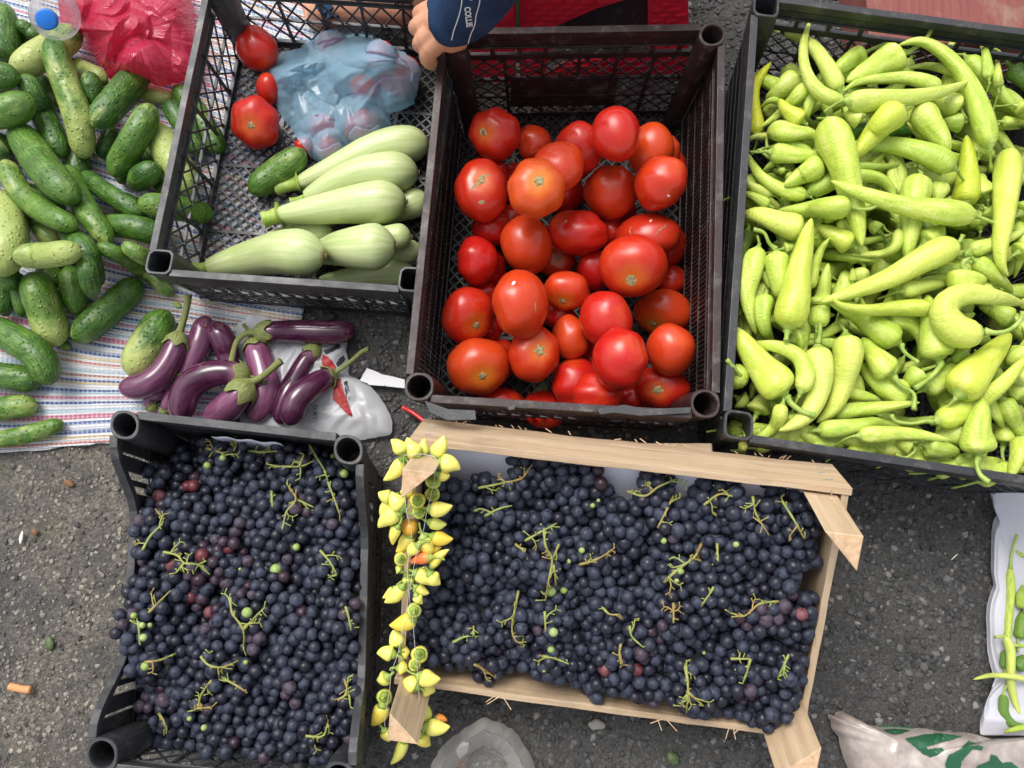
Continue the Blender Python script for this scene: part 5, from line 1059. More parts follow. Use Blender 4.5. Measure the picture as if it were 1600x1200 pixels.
# two seen end-on
for k, (x, y, r, sx, sy, lab) in enumerate(((156, 585, 21, -20, -23, 'pepper seen end-on with its stalk up, in the near left corner'),)):
    x = 1130 + 130 / 5; y = 520 + 325 / 5; c = at(x, y, .195); C = np.array([c + np.array((.004 * q, .006 * q, -.08 * q)) for q in np.linspace(0, 1, 20)]); R = prof('round', np.linspace(0, 1, 20)) * .0185 * np.linspace(1, .6, 20); V, Fc, A = tube_mesh(C, R, 18, 5, .03, .02, 3); o = mk('pepper', V, Fc, 'pepper', attrs=A); o['tone'] = .55; tag(o, lab, 'pepper', 'light green peppers in the crate'); HP.add(C[3], .018)
    P = catmull([C[0] + (0, 0, -.003), at(x - 8, y - 9, .205), at(x - 20, y - 23, .212)], 10); V, Fc, A = tube_mesh(P, prof('stem', np.linspace(0, 1, 10)) * .004, 8, 4, .1); mk('stem', V, Fc, 'stem', o, attrs=A)
ZP.finish()
# ------------------------------------------------------------------ thin chillies on the white bag at the right
HK = Heap(.012, .1, .85)
def chilli(w, pts, st, tone, lab, k):
    o, C, R, P, wp = produce(HK, 'chilli', 'pepper', 'chilli', 'K', w, pts, dict(tone=tone), .1, 700 + k, lump=.1, lobes=3, lob_a=.05, sides=14, nring=40)
    tag(o, lab, 'chilli', 'thin green chillies on the white bag')
    if st: pix_stalk([cp('K', q) for q in st], HK, 3.2, C[0], o, seed=k, dz=.002)
    else: stalk(C, .0024, .02, o, seed=k)
chilli(45, [(205, 1010), (205, 1090), (250, 1145), (330, 1160)], 0, .12, 'dark chilli bent into a loop at the near end of the bag', 0)
chilli(40, [(210, 880), (205, 800)], 0, .1, 'short dark chilli under the long straight one', 1)
chilli(62, [(262, 880), (320, 830)], 0, .0, 'wrinkled dark green chilli at the picture edge', 2)
chilli(60, [(275, 740), (300, 640), (330, 600)], 0, .15, 'dark chilli right of the long straight one', 3)
chilli(58, [(300, 600), (295, 540), (320, 490)], 0, .3, 'green chilli at the picture edge, upper one', 4)
chilli(40, [(235, 420), (238, 520), (228, 640), (225, 760), (222, 830)], [(245, 330), (268, 255)], .42, 'long straight chilli with its stalk pointing to the far side', 5)
chilli(42, [(215, 735), (237, 800), (237, 900), (245, 1000), (285, 1110)], [(195, 733), (165, 737)], .45, 'long bright chilli crossing the dark loop', 6)
chilli(28, [(345, 945), (260, 925), (150, 915), (62, 935)], 0, .5, 'thin chilli whose tip pokes out over the asphalt', 7)
chilli(26, [(340, 1155), (270, 1165), (205, 1182)], 0, .55, 'thin yellowish chilli at the bottom edge of the bag', 8)
chilli(22, [(340, 365), (290, 352), (262, 330)], 0, .35, 'small curled chilli end near the top of the bag', 9)
chilli(22, [(330, 777), (250, 775)], 0, .5, 'thin light chilli stuck between two dark ones', 10)
# ------------------------------------------------------------------ grapes
def grape_meshes():
    out = {}
    for key in ('dark', 'purple', 'red', 'green'):
        L = []
        for v in range(5 if key == 'dark' else 2):
            r = random.Random(v); n, k = 14, 20; V = [(0, 0, 1)]; el = 1 + .1 * r.random()
            for i in range(1, n):
                a = pi * i / n
                for j in range(k):
                    t = 2 * pi * j / k; e = 1 - .10 * math.exp(-(a / .16) ** 2); V.append((sin(a) * cos(t) * e * (1 + .02 * sin(2 * t + v)), sin(a) * sin(t) * e, cos(a) * el * e))
            V.append((0, 0, -el)); V[0] = (0, 0, el * .9); Fc = [(0, 1 + j, 1 + (j + 1) % k) for j in range(k)]
            for i in range(n - 2):
                for j in range(k): Fc.append((1 + i * k + j, 1 + (i + 1) * k + j, 1 + (i + 1) * k + (j + 1) % k, 1 + i * k + (j + 1) % k))
            b = 1 + (n - 2) * k; Fc += [(b + (j + 1) % k, b + j, len(V) - 1) for j in range(k)]
            me = new_mesh('grape', V, Fc); me.materials.append(M['grape_' + key]); L.append(me)
        out[key] = L
    return out
GM = grape_meshes()
def seg_d(p, poly):
    P = np.asarray(poly, float); best = 1e9
    for a, b in zip(P[:-1], P[1:]):
        ab = b - a; t = max(0, min(1, np.dot(p - a, ab) / (np.dot(ab, ab) + 1e-9))); best = min(best, np.linalg.norm(p - a - ab * t))
    return best
def grapes(place, nu, nv, W, H, surf, inside, stems, reds, purples, greens, seed, zones, container, grp, purple_rate, spacing=.0149):
    """place(u,v,w)->xyz ; surf(u,v)->height of the heap ; stems: list of (list of pixel polylines, tint)"""
    r = random.Random(seed); pts = []; rowh = spacing * .866
    # bunches: around each bare stem, and filled in between
    seeds = []
    def loc(px, w0):   # pixel -> u,v at heap height
        best = None
        lo_u, hi_u, lo_v, hi_v = 0, W, 0, H
        uv = np.array([W / 2, H / 2])
        for _ in range(25):
            p = np.array(proj(place(uv[0], uv[1], surf(*uv)))); e = np.array(px) - p; e_ = 1e-3
            J = np.stack([(np.array(proj(place(uv[0] + e_, uv[1], surf(*uv)))) - p) / e_, (np.array(proj(place(uv[0], uv[1] + e_, surf(*uv)))) - p) / e_], 1)
            uv = np.clip(uv + np.linalg.solve(J, e), [0, 0], [W, H])
        return uv
    for k, (polys, tint) in enumerate(stems):
        m = np.mean(np.vstack(polys), 0); seeds.append((loc(m, 0), k))
    tries = 0
    while tries < 600:
        tries += 1; u, v = r.uniform(.02, W - .02), r.uniform(.02, H - .02)
        if inside(u, v) and all(np.hypot(u - s[0][0], v - s[0][1]) > .052 for s in seeds): seeds.append((np.array([u, v]), None))
    for layer in range(3):
        for j in range(int(H / rowh) + 1):
            for i in range(int(W / spacing) + 1):
                u = (i + .5 * ((j + layer) % 2)) * spacing + r.uniform(-.0035, .0035) + layer * .004; v = j * rowh + r.uniform(-.0035, .0035) + layer * .003
                if not (0.006 < u < W - .006 and .006 < v < H - .006) or not inside(u, v): continue
                ds = [np.hypot(u - s[0][0], v - s[0][1]) for s in seeds]; b = int(np.argmin(ds)); d = ds[b]; rad = r.choice((r.uniform(.006, .0082), r.uniform(.0076, .0096)))
                bump = .02 * (1 - min(1.35, d / .036) ** 2) + r.uniform(-.007, .007)
                w = surf(u, v) + bump - layer * .0115
                pts.append((layer, u, v, w, rad, b))
    mg = .0185 if 'wooden' in container else .008
    # keep the top layer from interpenetrating too far
    top = np.array([(p[1], p[2], p[3]) for p in pts if p[0] == 0]); rad = np.array([p[4] for p in pts if p[0] == 0]); bid = [p[5] for p in pts if p[0] == 0]
    for _ in range(14):
        D = top[:, None] - top[None]; L = np.linalg.norm(D, axis=2) + 1e-9; mn = (rad[:, None] + rad[None]) * .9; ov = np.where((L < mn) & (L > 1e-6), mn - L, 0); np.fill_diagonal(ov, 0)
        top += (D / L[:, :, None] * ov[:, :, None]).sum(1) * .32; top[:, 0] = np.clip(top[:, 0], mg, W - mg); top[:, 1] = np.clip(top[:, 1], mg, H - mg)
    roots = {}; world_ = np.array([place(*p) for p in top]); cols = []
    for i, P in enumerate(world_):
        px = np.array(proj(P)); c = 'dark'
        if r.random() < purple_rate: c = 'purple'
        if any(np.hypot(*(px - q)) < 14 for q in purples) : c = 'purple'
        if any(np.hypot(*(px - q)) < 9 for q in reds): c = 'red'
        cols.append(c)
    for b in sorted(set(bid)):
        idx = [i for i in range(len(bid)) if bid[i] == b]; c = world_[idx].mean(0); c[2] = world_[idx][:, 2].min()
        o = empty('grape_bunch', tuple(c), None, 'grapes', grp); roots[b] = (o, idx)
        for i in idx:
            me = r.choice(GM[cols[i]]); g = bpy.data.objects.new('grape', me); R = rad[i]; g.scale = (R, R, R); g.rotation_euler = (r.uniform(0, 3), r.uniform(0, 3), r.uniform(0, 6)); g.location = world_[i]
            COL.objects.link(g); g.parent = o; g.matrix_parent_inverse = Matrix.Translation(-o.location)
    # stems
    def top_at(px, pad=.0):
        z = -1
        for i in near:
            P = world_[i]; 
            q = projs[i]; d = np.hypot(q[0] - px[0], q[1] - px[1]); rr = rad[i] * F / depth(P)
            if d < rr * 1.15: z = max(z, P[2] + sqrt(max(0, 1 - (d / rr / 1.15) ** 2)) * rad[i])
        return z
    projs = np.array([proj(P) for P in world_])
    for k, (polys, tint) in enumerate(stems):
        o, idx = roots.get(k, (None, None))
        if o is None: continue
        allp = np.vstack(polys); near = [i for i in range(len(projs)) if np.min(np.hypot(*(allp - projs[i]).T)) < 40]; first = None; mbv, mbf, A0 = [], [], None
        for poly in polys:
            pj = np.array(poly, float); S = catmull(pj, max(6, int(np.linalg.norm(np.diff(np.asarray(poly, float), axis=0), axis=1).sum() / 5))); base = np.median([world_[i][2] for i in near]) if near else .1
            Z = np.array([max(top_at(p), base) for p in S]); n = len(Z)
            Zm = np.array([Z[max(0, i - 1):i + 2].max() for i in range(n)]); Zs = np.convolve(np.r_[Zm[0], Zm[0], Zm, Zm[-1], Zm[-1]], np.ones(5) / 5, 'valid') + .0005
            C = np.array([at(x, y, z) for (x, y), z in zip(S, Zs)]); Rr = np.linspace(.0018, .001, n) * (1 + .15 * np.sin(np.arange(n) * 1.7)); V, Fc, A = tube_mesh(C, Rr, 7, lump=.12, seed=k); nn = len(mbv); mbv += list(V); mbf += [tuple(a + nn for a in f) for f in Fc]
            for q in range(2, n - 1, 6):   # side branches that run down among the berries
                a = r.uniform(0, 6.3); L = r.uniform(.010, .02); e = C[q] + np.array((cos(a) * L, sin(a) * L, -r.uniform(.001, .006))); cc = catmull([C[q], (C[q] + e) / 2 + np.array((r.uniform(-.002, .002), r.uniform(-.002, .002), .001)), e], 9); V, Fc, A = tube_mesh(cc, np.linspace(.0012, .0008, 9), 6, lump=.15, seed=q); nn = len(mbv); mbv += list(V); mbf += [tuple(a_ + nn for a_ in f) for f in Fc]
                for w_ in (4, 7, 8):
                    a2 = a + r.choice((-1, 1)) * r.uniform(.6, 1.3); e2 = cc[w_] + np.array((cos(a2) * .006, sin(a2) * .006, -.001)); V, Fc, A = tube_mesh(catmull([cc[w_], e2], 4), [.0008, .0006, .0007, .0012], 5); nn = len(mbv); mbv += list(V); mbf += [tuple(a_ + nn for a_ in f) for f in Fc]
            for q in range(1, n):   # little stalks
                if r.random() < .45:
                    a = r.uniform(0, 6.3); L = r.choice((r.uniform(.003, .006), r.uniform(.005, .013))); e = C[q] + np.array((cos(a) * L, sin(a) * L, r.uniform(-.003, .003))); cc = catmull([C[q], (C[q] + e) / 2 + (0, 0, .0015), e], 5); V, Fc, A = tube_mesh(cc, [.0011, .0007, .0007, .0008, .0014], 5); nn = len(mbv); mbv += list(V); mbf += [tuple(a_ + nn for a_ in f) for f in Fc]
        st = mk('stem', mbv, mbf, 'gstem', o)
    gl = {}
    for (x, y, rr) in greens:
        near = [i for i in range(len(projs)) if np.hypot(projs[i][0] - x, projs[i][1] - y) < 40]; z = max(top_at((x, y)), .05) + .001; P = at(x, y, z); i = int(np.argmin(np.hypot(projs[:, 0] - x, projs[:, 1] - y))); o = roots[bid[i]][0]; R = rr * depth(P) / F
        g = bpy.data.objects.new('grape', r.choice(GM['green'])); g.scale = (R, R, R); g.location = P; COL.objects.link(g); g.parent = o; g.matrix_parent_inverse = Matrix.Translation(-o.location); g['label'] = 'unripe green grape'; gl[bid[i]] = gl.get(bid[i], 0) + 1
    for b, (o, idx) in roots.items():
        nr_ = sum(cols[i] in ('red', 'purple') for i in idx); has = b < len(stems)
        look = ('reddish-dark grapes' if nr_ > len(idx) * .22 else 'dark grape bunch')
        if b in gl: look += ' with green berries' if gl[b] > 1 else ' with one green berry'
        elif has: look += ' with a bare stem'
        zones.add(o, look, projs[idx].mean(0), 'grapes')
    # the layers below
    V0 = []; n, k = 7, 10; V0.append((0, 0, 1))
    for i in range(1, n):
        a = pi * i / n
        for j in range(k): V0.append((sin(a) * cos(2 * pi * j / k), sin(a) * sin(2 * pi * j / k), cos(a)))
    V0.append((0, 0, -1)); F0 = [(0, 1 + j, 1 + (j + 1) % k) for j in range(k)]
    for i in range(n - 2):
        for j in range(k): F0.append((1 + i * k + j, 1 + (i + 1) * k + j, 1 + (i + 1) * k + (j + 1) % k, 1 + i * k + (j + 1) % k))
    b = 1 + (n - 2) * k; F0 += [(b + (j + 1) % k, b + j, len(V0) - 1) for j in range(k)]; V0 = np.array(V0)
    VV, FF = [], []
    for p in pts:
        if p[0] == 0: continue
        P = np.array(place(min(max(p[1], mg), W - mg), min(max(p[2], mg), H - mg), max(p[3], floor_of(container) + p[4]))); nn = len(VV) * len(V0); VV.append(V0 * p[4] + P); FF += [tuple(a + nn for a in f) for f in F0]
    o = mk('grape_heap', np.vstack(VV), FF, 'grape_dark'); tag(o, 'dark grapes packed in the lower layers of the ' + container, 'grapes', None, 'stuff')
def floor_of(c): return .012 if 'plastic' in c else -.083
def polyc(c, *ps): return [[cp(c, p) for p in q] for q in ps]
ST_D = [polyc('Q3', [(495, 300), (540, 380), (590, 460)], [(610, 530), (650, 640), (685, 740)], [(590, 460), (610, 530)]), polyc('Q3', [(260, 435), (430, 435), (500, 410)], [(430, 435), (460, 360)]), polyc('Q3', [(370, 570), (410, 640), (350, 720), (325, 830)], [(410, 640), (520, 690)]),
        polyc('Q3', [(560, 960), (620, 1030), (665, 1110)], [(665, 1110), (610, 1130)]), polyc('Q3', [(258, 590), (262, 690)]), polyc('Q1', [(890, 960), (940, 870), (1020, 780), (970, 700)]), polyc('Q1', [(1020, 970), (1110, 990), (1150, 1040), (1240, 1050), (1310, 1110)], [(1240, 1050), (1290, 1025)], [(1150, 1040), (1100, 1100)]),
        polyc('Q1', [(1290, 320), (1390, 350), (1430, 340)], [(1390, 350), (1400, 400)]), polyc('Q2', [(870, 290), (940, 220), (1000, 160)]), polyc('Q2', [(810, 340), (815, 400), (820, 480)]), polyc('Q2', [(850, 580), (930, 570), (1030, 530)]), polyc('Q2', [(1350, 200), (1360, 290), (1425, 390), (1425, 510)], [(1425, 390), (1490, 320), (1550, 260)]),
        polyc('Q2', [(1175, 545), (1220, 595), (1300, 610), (1400, 570)]), polyc('Q2', [(1240, 685), (1180, 770), (1155, 850), (1100, 870)], [(1155, 850), (1240, 845)]), polyc('Q2', [(1305, 670), (1390, 720), (1450, 760)]), polyc('Q2', [(930, 880), (965, 940), (960, 1010)]), polyc('Q4', [(715, 660), (740, 730), (750, 820)], [(740, 730), (670, 780)]),
        polyc('Q4', [(470, 1000), (580, 1000), (610, 900)]), polyc('Q4', [(720, 190), (740, 260), (755, 340)]), polyc('Q3', [(110, 340), (200, 345), (290, 340)]), polyc('Q3', [(0, 300), (40, 290), (20, 340)])]
ST_E = [polyc('Q5', [(270, 490), (420, 460), (540, 430), (580, 380)]), polyc('Q5', [(680, 750), (690, 850), (730, 940), (710, 1060), (690, 1190)], [(775, 840), (730, 940)], [(740, 970), (755, 1100)]), polyc('Q5', [(560, 820), (650, 770), (760, 710)]), polyc('Q5', [(500, 840), (560, 890)]), polyc('Q5', [(310, 665), (400, 620), (480, 600)]),
        polyc('Q5', [(900, 970), (1000, 940), (1110, 880)]), polyc('Q5', [(1490, 540), (1440, 640), (1390, 740)]), polyc('Q5', [(1430, 1080), (1520, 1000), (1600, 940)]), polyc('Q5', [(1200, 510), (1310, 540), (1400, 480), (1520, 430)]), polyc('Q6', [(520, 90), (500, 200), (480, 320), (500, 400), (560, 430)]),
        polyc('Q6', [(110, 415), (200, 375), (280, 380)], [(240, 370), (240, 310)]), polyc('Q6', [(240, 550), (300, 580), (380, 640)]), polyc('Q6', [(670, 500), (760, 520), (830, 550)]), polyc('Q6', [(685, 220), (690, 350)]), polyc('Q6', [(1215, 310), (1230, 380), (1300, 445)]), polyc('Q6', [(1050, 200), (1090, 240), (1150, 240)]),
        polyc('Q6', [(1160, 420), (1150, 500), (1165, 550)]), polyc('Q6', [(1490, 170), (1490, 290)]), polyc('Q6', [(1560, 560), (1580, 700), (1570, 860)]), polyc('Q7', [(390, 330), (400, 400), (440, 470)]), polyc('Q7', [(520, 350), (570, 430), (620, 520)]), polyc('Q7', [(160, 540), (130, 600), (60, 650), (0, 700)]), polyc('Q7', [(215, 735), (160, 820)]),
        polyc('Q7', [(505, 800), (420, 810), (350, 865), (290, 850)]), polyc('Q8', [(550, 350), (500, 460)]), polyc('Q8', [(380, 370), (345, 480)]), polyc('Q8', [(90, 390), (100, 520), (70, 580)], [(100, 520), (170, 580)]), polyc('Q7', [(230, 540), (235, 620)]), polyc('Q8', [(35, 120), (35, 210)]), polyc('Q8', [(290, 370), (380, 370)]), polyc('Q7', [(170, 370), (240, 320), (300, 330)])]
# left crate
_, cornD, _ = crateD; A_ = [cornD(i, .12, .004) for i in range(4)]; WD = np.linalg.norm(A_[1] - A_[0]); HD = np.linalg.norm(A_[3] - A_[0])
def placeD(u, v, w):
    s, t = u / WD, v / HD; p = (A_[0] * (1 - s) + A_[1] * s) * (1 - t) + (A_[3] * (1 - s) + A_[2] * s) * t; return np.array([p[0], p[1], w])
def surfD(u, v):
    s, t = u / WD, v / HD; z = .118 + .028 * math.exp(-((t - .58) / .3) ** 2) - .0 * s
    z += .022 * math.exp(-((s - .0) / .16) ** 2 - ((t - .62) / .18) ** 2)
    z -= .05 * math.exp(-((s) / .25) ** 2 - ((t) / .14) ** 2) + .05 * math.exp(-((s) / .2) ** 2 - ((t - 1) / .12) ** 2)
    return z + .004 * mnoise.noise(Vector((u * 22, v * 22, 4)))
zone_names = (['left end', 'left middle', 'middle', 'right middle', 'right end'], ['far', 'upper', 'central', 'lower', 'near'])
zd = Zones((190, 670, 575, 1200), 3, 5, ['left', 'middle', 'right'], zone_names[1], 'the plastic crate')
def insD(u, v): s, t = u / WD, v / HD; return not (s < .13 and t < .12) and not (s < .1 and t > .93) and not (s > .88 and t < .05) and not (.36 < s < .58 and t < .05 + .02 * sin(s * 40))
grapes(placeD, 0, 0, WD, HD, surfD, insD, [(p, 0) for p in ST_D], [(252, 771), (375, 840), (362, 858), (302, 935), (328, 930), (325, 960), (207, 1107), (311, 870), (272, 877), (300, 757)],
       [(380, 828), (365, 840), (350, 850), (340, 850), (330, 960), (320, 945), (385, 870), (250, 785), (313, 905), (298, 755), (395, 1000), (448, 1080), (345, 900), (228, 1100), (385, 925), (330, 905), (550, 955), (300, 900)], [(431, 890, 9), (538, 740, 7), (463, 855, 6), (209, 962, 5), (222, 977, 5), (234, 977, 4), (224, 996, 6), (227, 1041, 7), (386, 957, 8), (553, 928, 6), (520, 713, 4), (534, 717, 6), (324, 727, 6), (348, 715, 5), (319, 1137, 5), (296, 1123, 4), (384, 1035, 4), (375, 889, 3)],
       21, zd, 'left plastic crate', 'bunches of grapes in the black plastic crate', .03)
zd.finish()
def surfE(u, v):
    s, t = u / TW, v / TH_; z = -.046 + .039 * min(1, t / .5) + .012 * math.exp(-((t - .8) / .25) ** 2) - .006
    z -= .04 * max(0, (t - .86) / .14) * min(1, max(0, .72 - s) * 6) + .02 * max(0, (s - .94) / .06)
    z += .008 * (s > .5) * min(1, (s - .5) * 4) ; z -= .012 * math.exp(-(s / .12) ** 2)
    return z + .005 * mnoise.noise(Vector((u * 18, v * 18, 9)))
def insE(u, v):
    px = proj(TP(u, v, -.05)); s = u / TW
    for a, b, q in ((600, 700, .066), (700, 742, .062), (742, 764, .05), (764, 792, .056), (950, 998, .056), (1048, 1080, .052)):
        if a <= px[0] < b and v < q: return False
    if s < .72 and v > TH_ - .028: return mnoise.noise(Vector((u * 30, 8, 3))) > .25
    if s > .975: return False
    if v < .032 and 1005 <= px[0] < 1300: return mnoise.noise(Vector((u * 25, 3, 3))) > -.1
    if s > .93 and (v < .05 or .11 < v < .14): return False
    if s < .06 and v < .05: return False
    return True
ze = Zones((660, 700, 1270, 1140), 5, 4, zone_names[0], ['far', 'upper', 'lower', 'near'], 'the wooden tray')
grapes(TP, 0, 0, TW, TH_, surfE, insE, [(p, 0) for p in ST_E], [(1003, 1047), (950, 1047), (1176, 973), (1255, 960)], [(1160, 970), (1190, 960), (1023, 1108), (785, 1065), (1005, 1020), (1220, 960), (945, 735), (935, 745), (1050, 840), (1030, 990), (1170, 1090)],
       [(1150, 851, 5), (1222, 880, 6), (1063, 893, 5), (889, 877, 4), (703, 882, 4), (926, 790, 4), (935, 782, 3), (1057, 907, 4), (1064, 893, 5), (865, 988, 7), (861, 1015, 6), (1034, 1056, 3), (777, 1062, 5), (861, 924, 8), (881, 922, 6), (850, 1048, 3), (909, 860, 5), (1100, 1020, 3), (1037, 845, 5), (1014, 755, 4)], 22, ze, 'wooden tray', 'bunches of grapes in the wooden tray', .008, spacing=.0152)
ze.finish()
# ------------------------------------------------------------------ string of small yellow peppers over the posts of the tray
GAR = [('G1', 90, (450, 190), (450, 72), .15, 0), ('G1', 120, (390, 560), (400, 520), .55, 1), ('G1', 110, (195, 515), (100, 475), .1, 0), ('G1', 100, (205, 550), (120, 670), .3, 0), ('G1', 110, (310, 440), (320, 530), .35, 0), ('G1', 115, (285, 180), (195, 80), .25, 0), ('G1', 135, (395, 200), (318, 65), .3, 0), ('G1', 120, (525, 195), (592, 50), .3, 0), ('G1', 115, (288, 235), (138, 388), .35, 0),
       ('G1', 100, (560, 340), (640, 350), .4, 0), ('G1', 140, (570, 255), (715, 305), .35, 0), ('G1', 122, (515, 380), (512, 400), .1, 1), ('G1', 115, (508, 480), (508, 500), .15, 1), ('G1', 122, (490, 600), (658, 575), .35, 0), ('G1', 110, (410, 610), (400, 630), .05, 1), ('G1', 95, (490, 700), (615, 715), .15, 0), ('G1', 130, (280, 590), (203, 473), .3, 0), ('G1', 132, (255, 630), (100, 742), .35, 0), ('G1', 70, (230, 740), (185, 770), .4, 0), ('G1', 80, (245, 740), (210, 870), .45, 0), ('G1', 115, (335, 800), (233, 925), .4, 0),
       ('G1', 100, (395, 880), (330, 960), .4, 0), ('G1', 105, (280, 965), (262, 990), .4, 1), ('G1', 112, (510, 805), (663, 825), .6, 0), ('G1', 80, (490, 925), (575, 888), .5, 0), ('G1', 90, (490, 965), (340, 1010), .97, 0), ('G1', 82, (505, 1030), (633, 905), .5, 0), ('G1', 132, (335, 730), (336, 745), .72, 2), ('G1', 125, (440, 815), (462, 985), .4, 0), ('G1', 115, (490, 1090), (568, 1168), .35, 0), ('G1', 125, (385, 1080), (512, 1175), .35, 0),
       ('G1', 85, (270, 1060), (230, 1040), .0, 0), ('G2', 70, (200, 0), (118, 62), .2, 0), ('G2', 70, (345, 45), (388, 100), .3, 0), ('G2', 95, (250, -10), (130, 92), .3, 0), ('G2', 78, (345, -10), (432, 30), .35, 0), ('G1', 95, (330, 1110), (300, 1200), .1, 0), ('G2', 100, (325, 140), (335, 150), .1, 1), ('G2', 118, (325, 195), (163, 245), .6, 0), ('G2', 112, (225, 370), (190, 275), .3, 3), ('G2', 90, (260, 430), (300, 425), .35, 0), ('G2', 102, (190, 440), (80, 432), .25, 0), ('G2', 95, (230, 530), (285, 545), .35, 0), ('G2', 85, (335, 520), (330, 500), .2, 1),
       ('G2', 116, (366, 438), (370, 440), .35, 1), ('G2', 118, (370, 585), (508, 602), .3, 0), ('G2', 102, (150, 590), (80, 610), .2, 0), ('G2', 108, (135, 715), (130, 735), .05, 1), ('G2', 105, (390, 670), (472, 688), .3, 0), ('G2', 118, (345, 655), (245, 630), .3, 0), ('G2', 112, (120, 780), (42, 915), .55, 0), ('G2', 115, (390, 870), (400, 760), .15, 3), ('G2', 60, (480, 870), (553, 882), .88, 0), ('G2', 112, (415, 920), (572, 922), .3, 0), ('G2', 88, (130, 950), (160, 1025), .45, 0), ('G2', 105, (375, 980), (440, 1050), .45, 0), ('G2', 82, (260, 1020), (173, 1175), .25, 0)]
root = empty('pepper_garland', tuple(TP(.0, TH_ / 2, -.02)), 'string of small yellow peppers, a few orange or red, looped over the tray posts', 'garland')
hg = Heap(0, 9, .8)
gpts = []
for k, (c, w, a, b, tone, kind) in enumerate(GAR):
    a = np.array(cp(c, a)); b = np.array(cp(c, b)); w = w / CROP[c][2]
    mid = (a + b) / 2; Dp = DT - .028 - .006 * ((k * 7) % 4)
    Pa = onp(*a, Dp); Pb = onp(*b, Dp); s = depth(Pa) / F
    if kind in (1, 2):   # seen end-on
        vd = (CAM - Pa) / np.linalg.norm(CAM - Pa); m = onp(*mid, Dp); L = w * s * 1.25
        if kind == 1: Pa, Pb = m + vd * L * .35, m - vd * L * .65
        else: Pa, Pb = m - vd * L * .8, m + vd * L * .2
    for _ in range(12):   # settle on top of the pieces already strung
        C = np.array([Pa + (Pb - Pa) * t for t in np.linspace(0, 1, 6)]); R = prof('small', np.linspace(0, 1, 6)) * w / 2 * s
        if len(hg.r) and (np.linalg.norm(C[:, None] - hg.c[None], axis=2) < .72 * (R[:, None] + hg.r[None])).any():
            v = (CAM - Pa) / np.linalg.norm(CAM - Pa) * .004; Pa = Pa + v; Pb = Pb + v
        else: break
    hg.add(C, R); tt = prof_ts(24); bendv = np.cross(Pb - Pa, TN) * .08 * (1 if k % 2 else -1); C = np.array([Pa + (Pb - Pa) * t + bendv * sin(pi * t) * (kind == 0) for t in tt]); pk = 'round' if kind in (1, 2) else 'small'
    V, Fc, A = tube_mesh(C, np.maximum(prof(pk, tt), .03) * w / 2 * s, 18, 3, .03, .03, k)
    o = mk('pepper', V, Fc, 'small_pepper', root, attrs=A); o['tone'] = float(tone)
    if tone > .65: o['label'] = 'red pepper' if tone > .8 else 'round orange pepper'
    gpts.append(Pa)
    T = Pa - C[3]; T /= np.linalg.norm(T); cc = np.array([Pa - T * .001, Pa + T * .002, Pa + T * .0045, Pa + T * .0075]); V, Fc, A = tube_mesh(cc, [w * s * .34, w * s * .27, w * s * .1, .0016], 12, 5, .08, seed=k); cap = mk('cap', V, Fc, 'stem', o, attrs=A)
    e = Pa + T * .0065; d = np.array([random.uniform(-1, 1), random.uniform(-1, 1), random.uniform(-.2, .6)]); d /= np.linalg.norm(d); P = catmull([e, e + T * .005 + d * .001, e + T * .008 + d * .005], 9); V, Fc, A = tube_mesh(P, prof('stem', np.linspace(0, 1, 9)) * .0019, 7, 4, .1, seed=k); mk('stem', V, Fc, 'stem', o, attrs=A)
sv, sf = [], []
for pl in ([('G1', (330, 200)), ('G1', (420, 190)), ('G1', (540, 230)), ('G1', (520, 380)), ('G1', (500, 480)), ('G1', (460, 650)), ('G1', (440, 760)), ('G1', (390, 930)), ('G2', (300, 30)), ('G2', (320, 200)), ('G2', (335, 380)), ('G2', (350, 520)), ('G2', (355, 640)), ('G2', (365, 760)), ('G2', (345, 950))],
           [('G1', (330, 200)), ('G1', (290, 230)), ('G1', (310, 600)), ('G1', (350, 780)), ('G1', (320, 1020)), ('G2', (290, 60)), ('G2', (250, 290)), ('G2', (225, 420)), ('G2', (180, 560)), ('G2', (165, 690)), ('G2', (145, 800)), ('G2', (140, 940)), ('G2', (240, 1015))]):
    C = np.array([onp(*cp(c, q), DT - .052) for c, q in pl]); C = catmull(C, 120); V, Fc, A = tube_mesh(C, np.full(120, .00028), 5); n = len(sv); sv += list(V); sf += [tuple(a + n for a in f) for f in Fc]
mk('string', sv, sf, 'string', root)
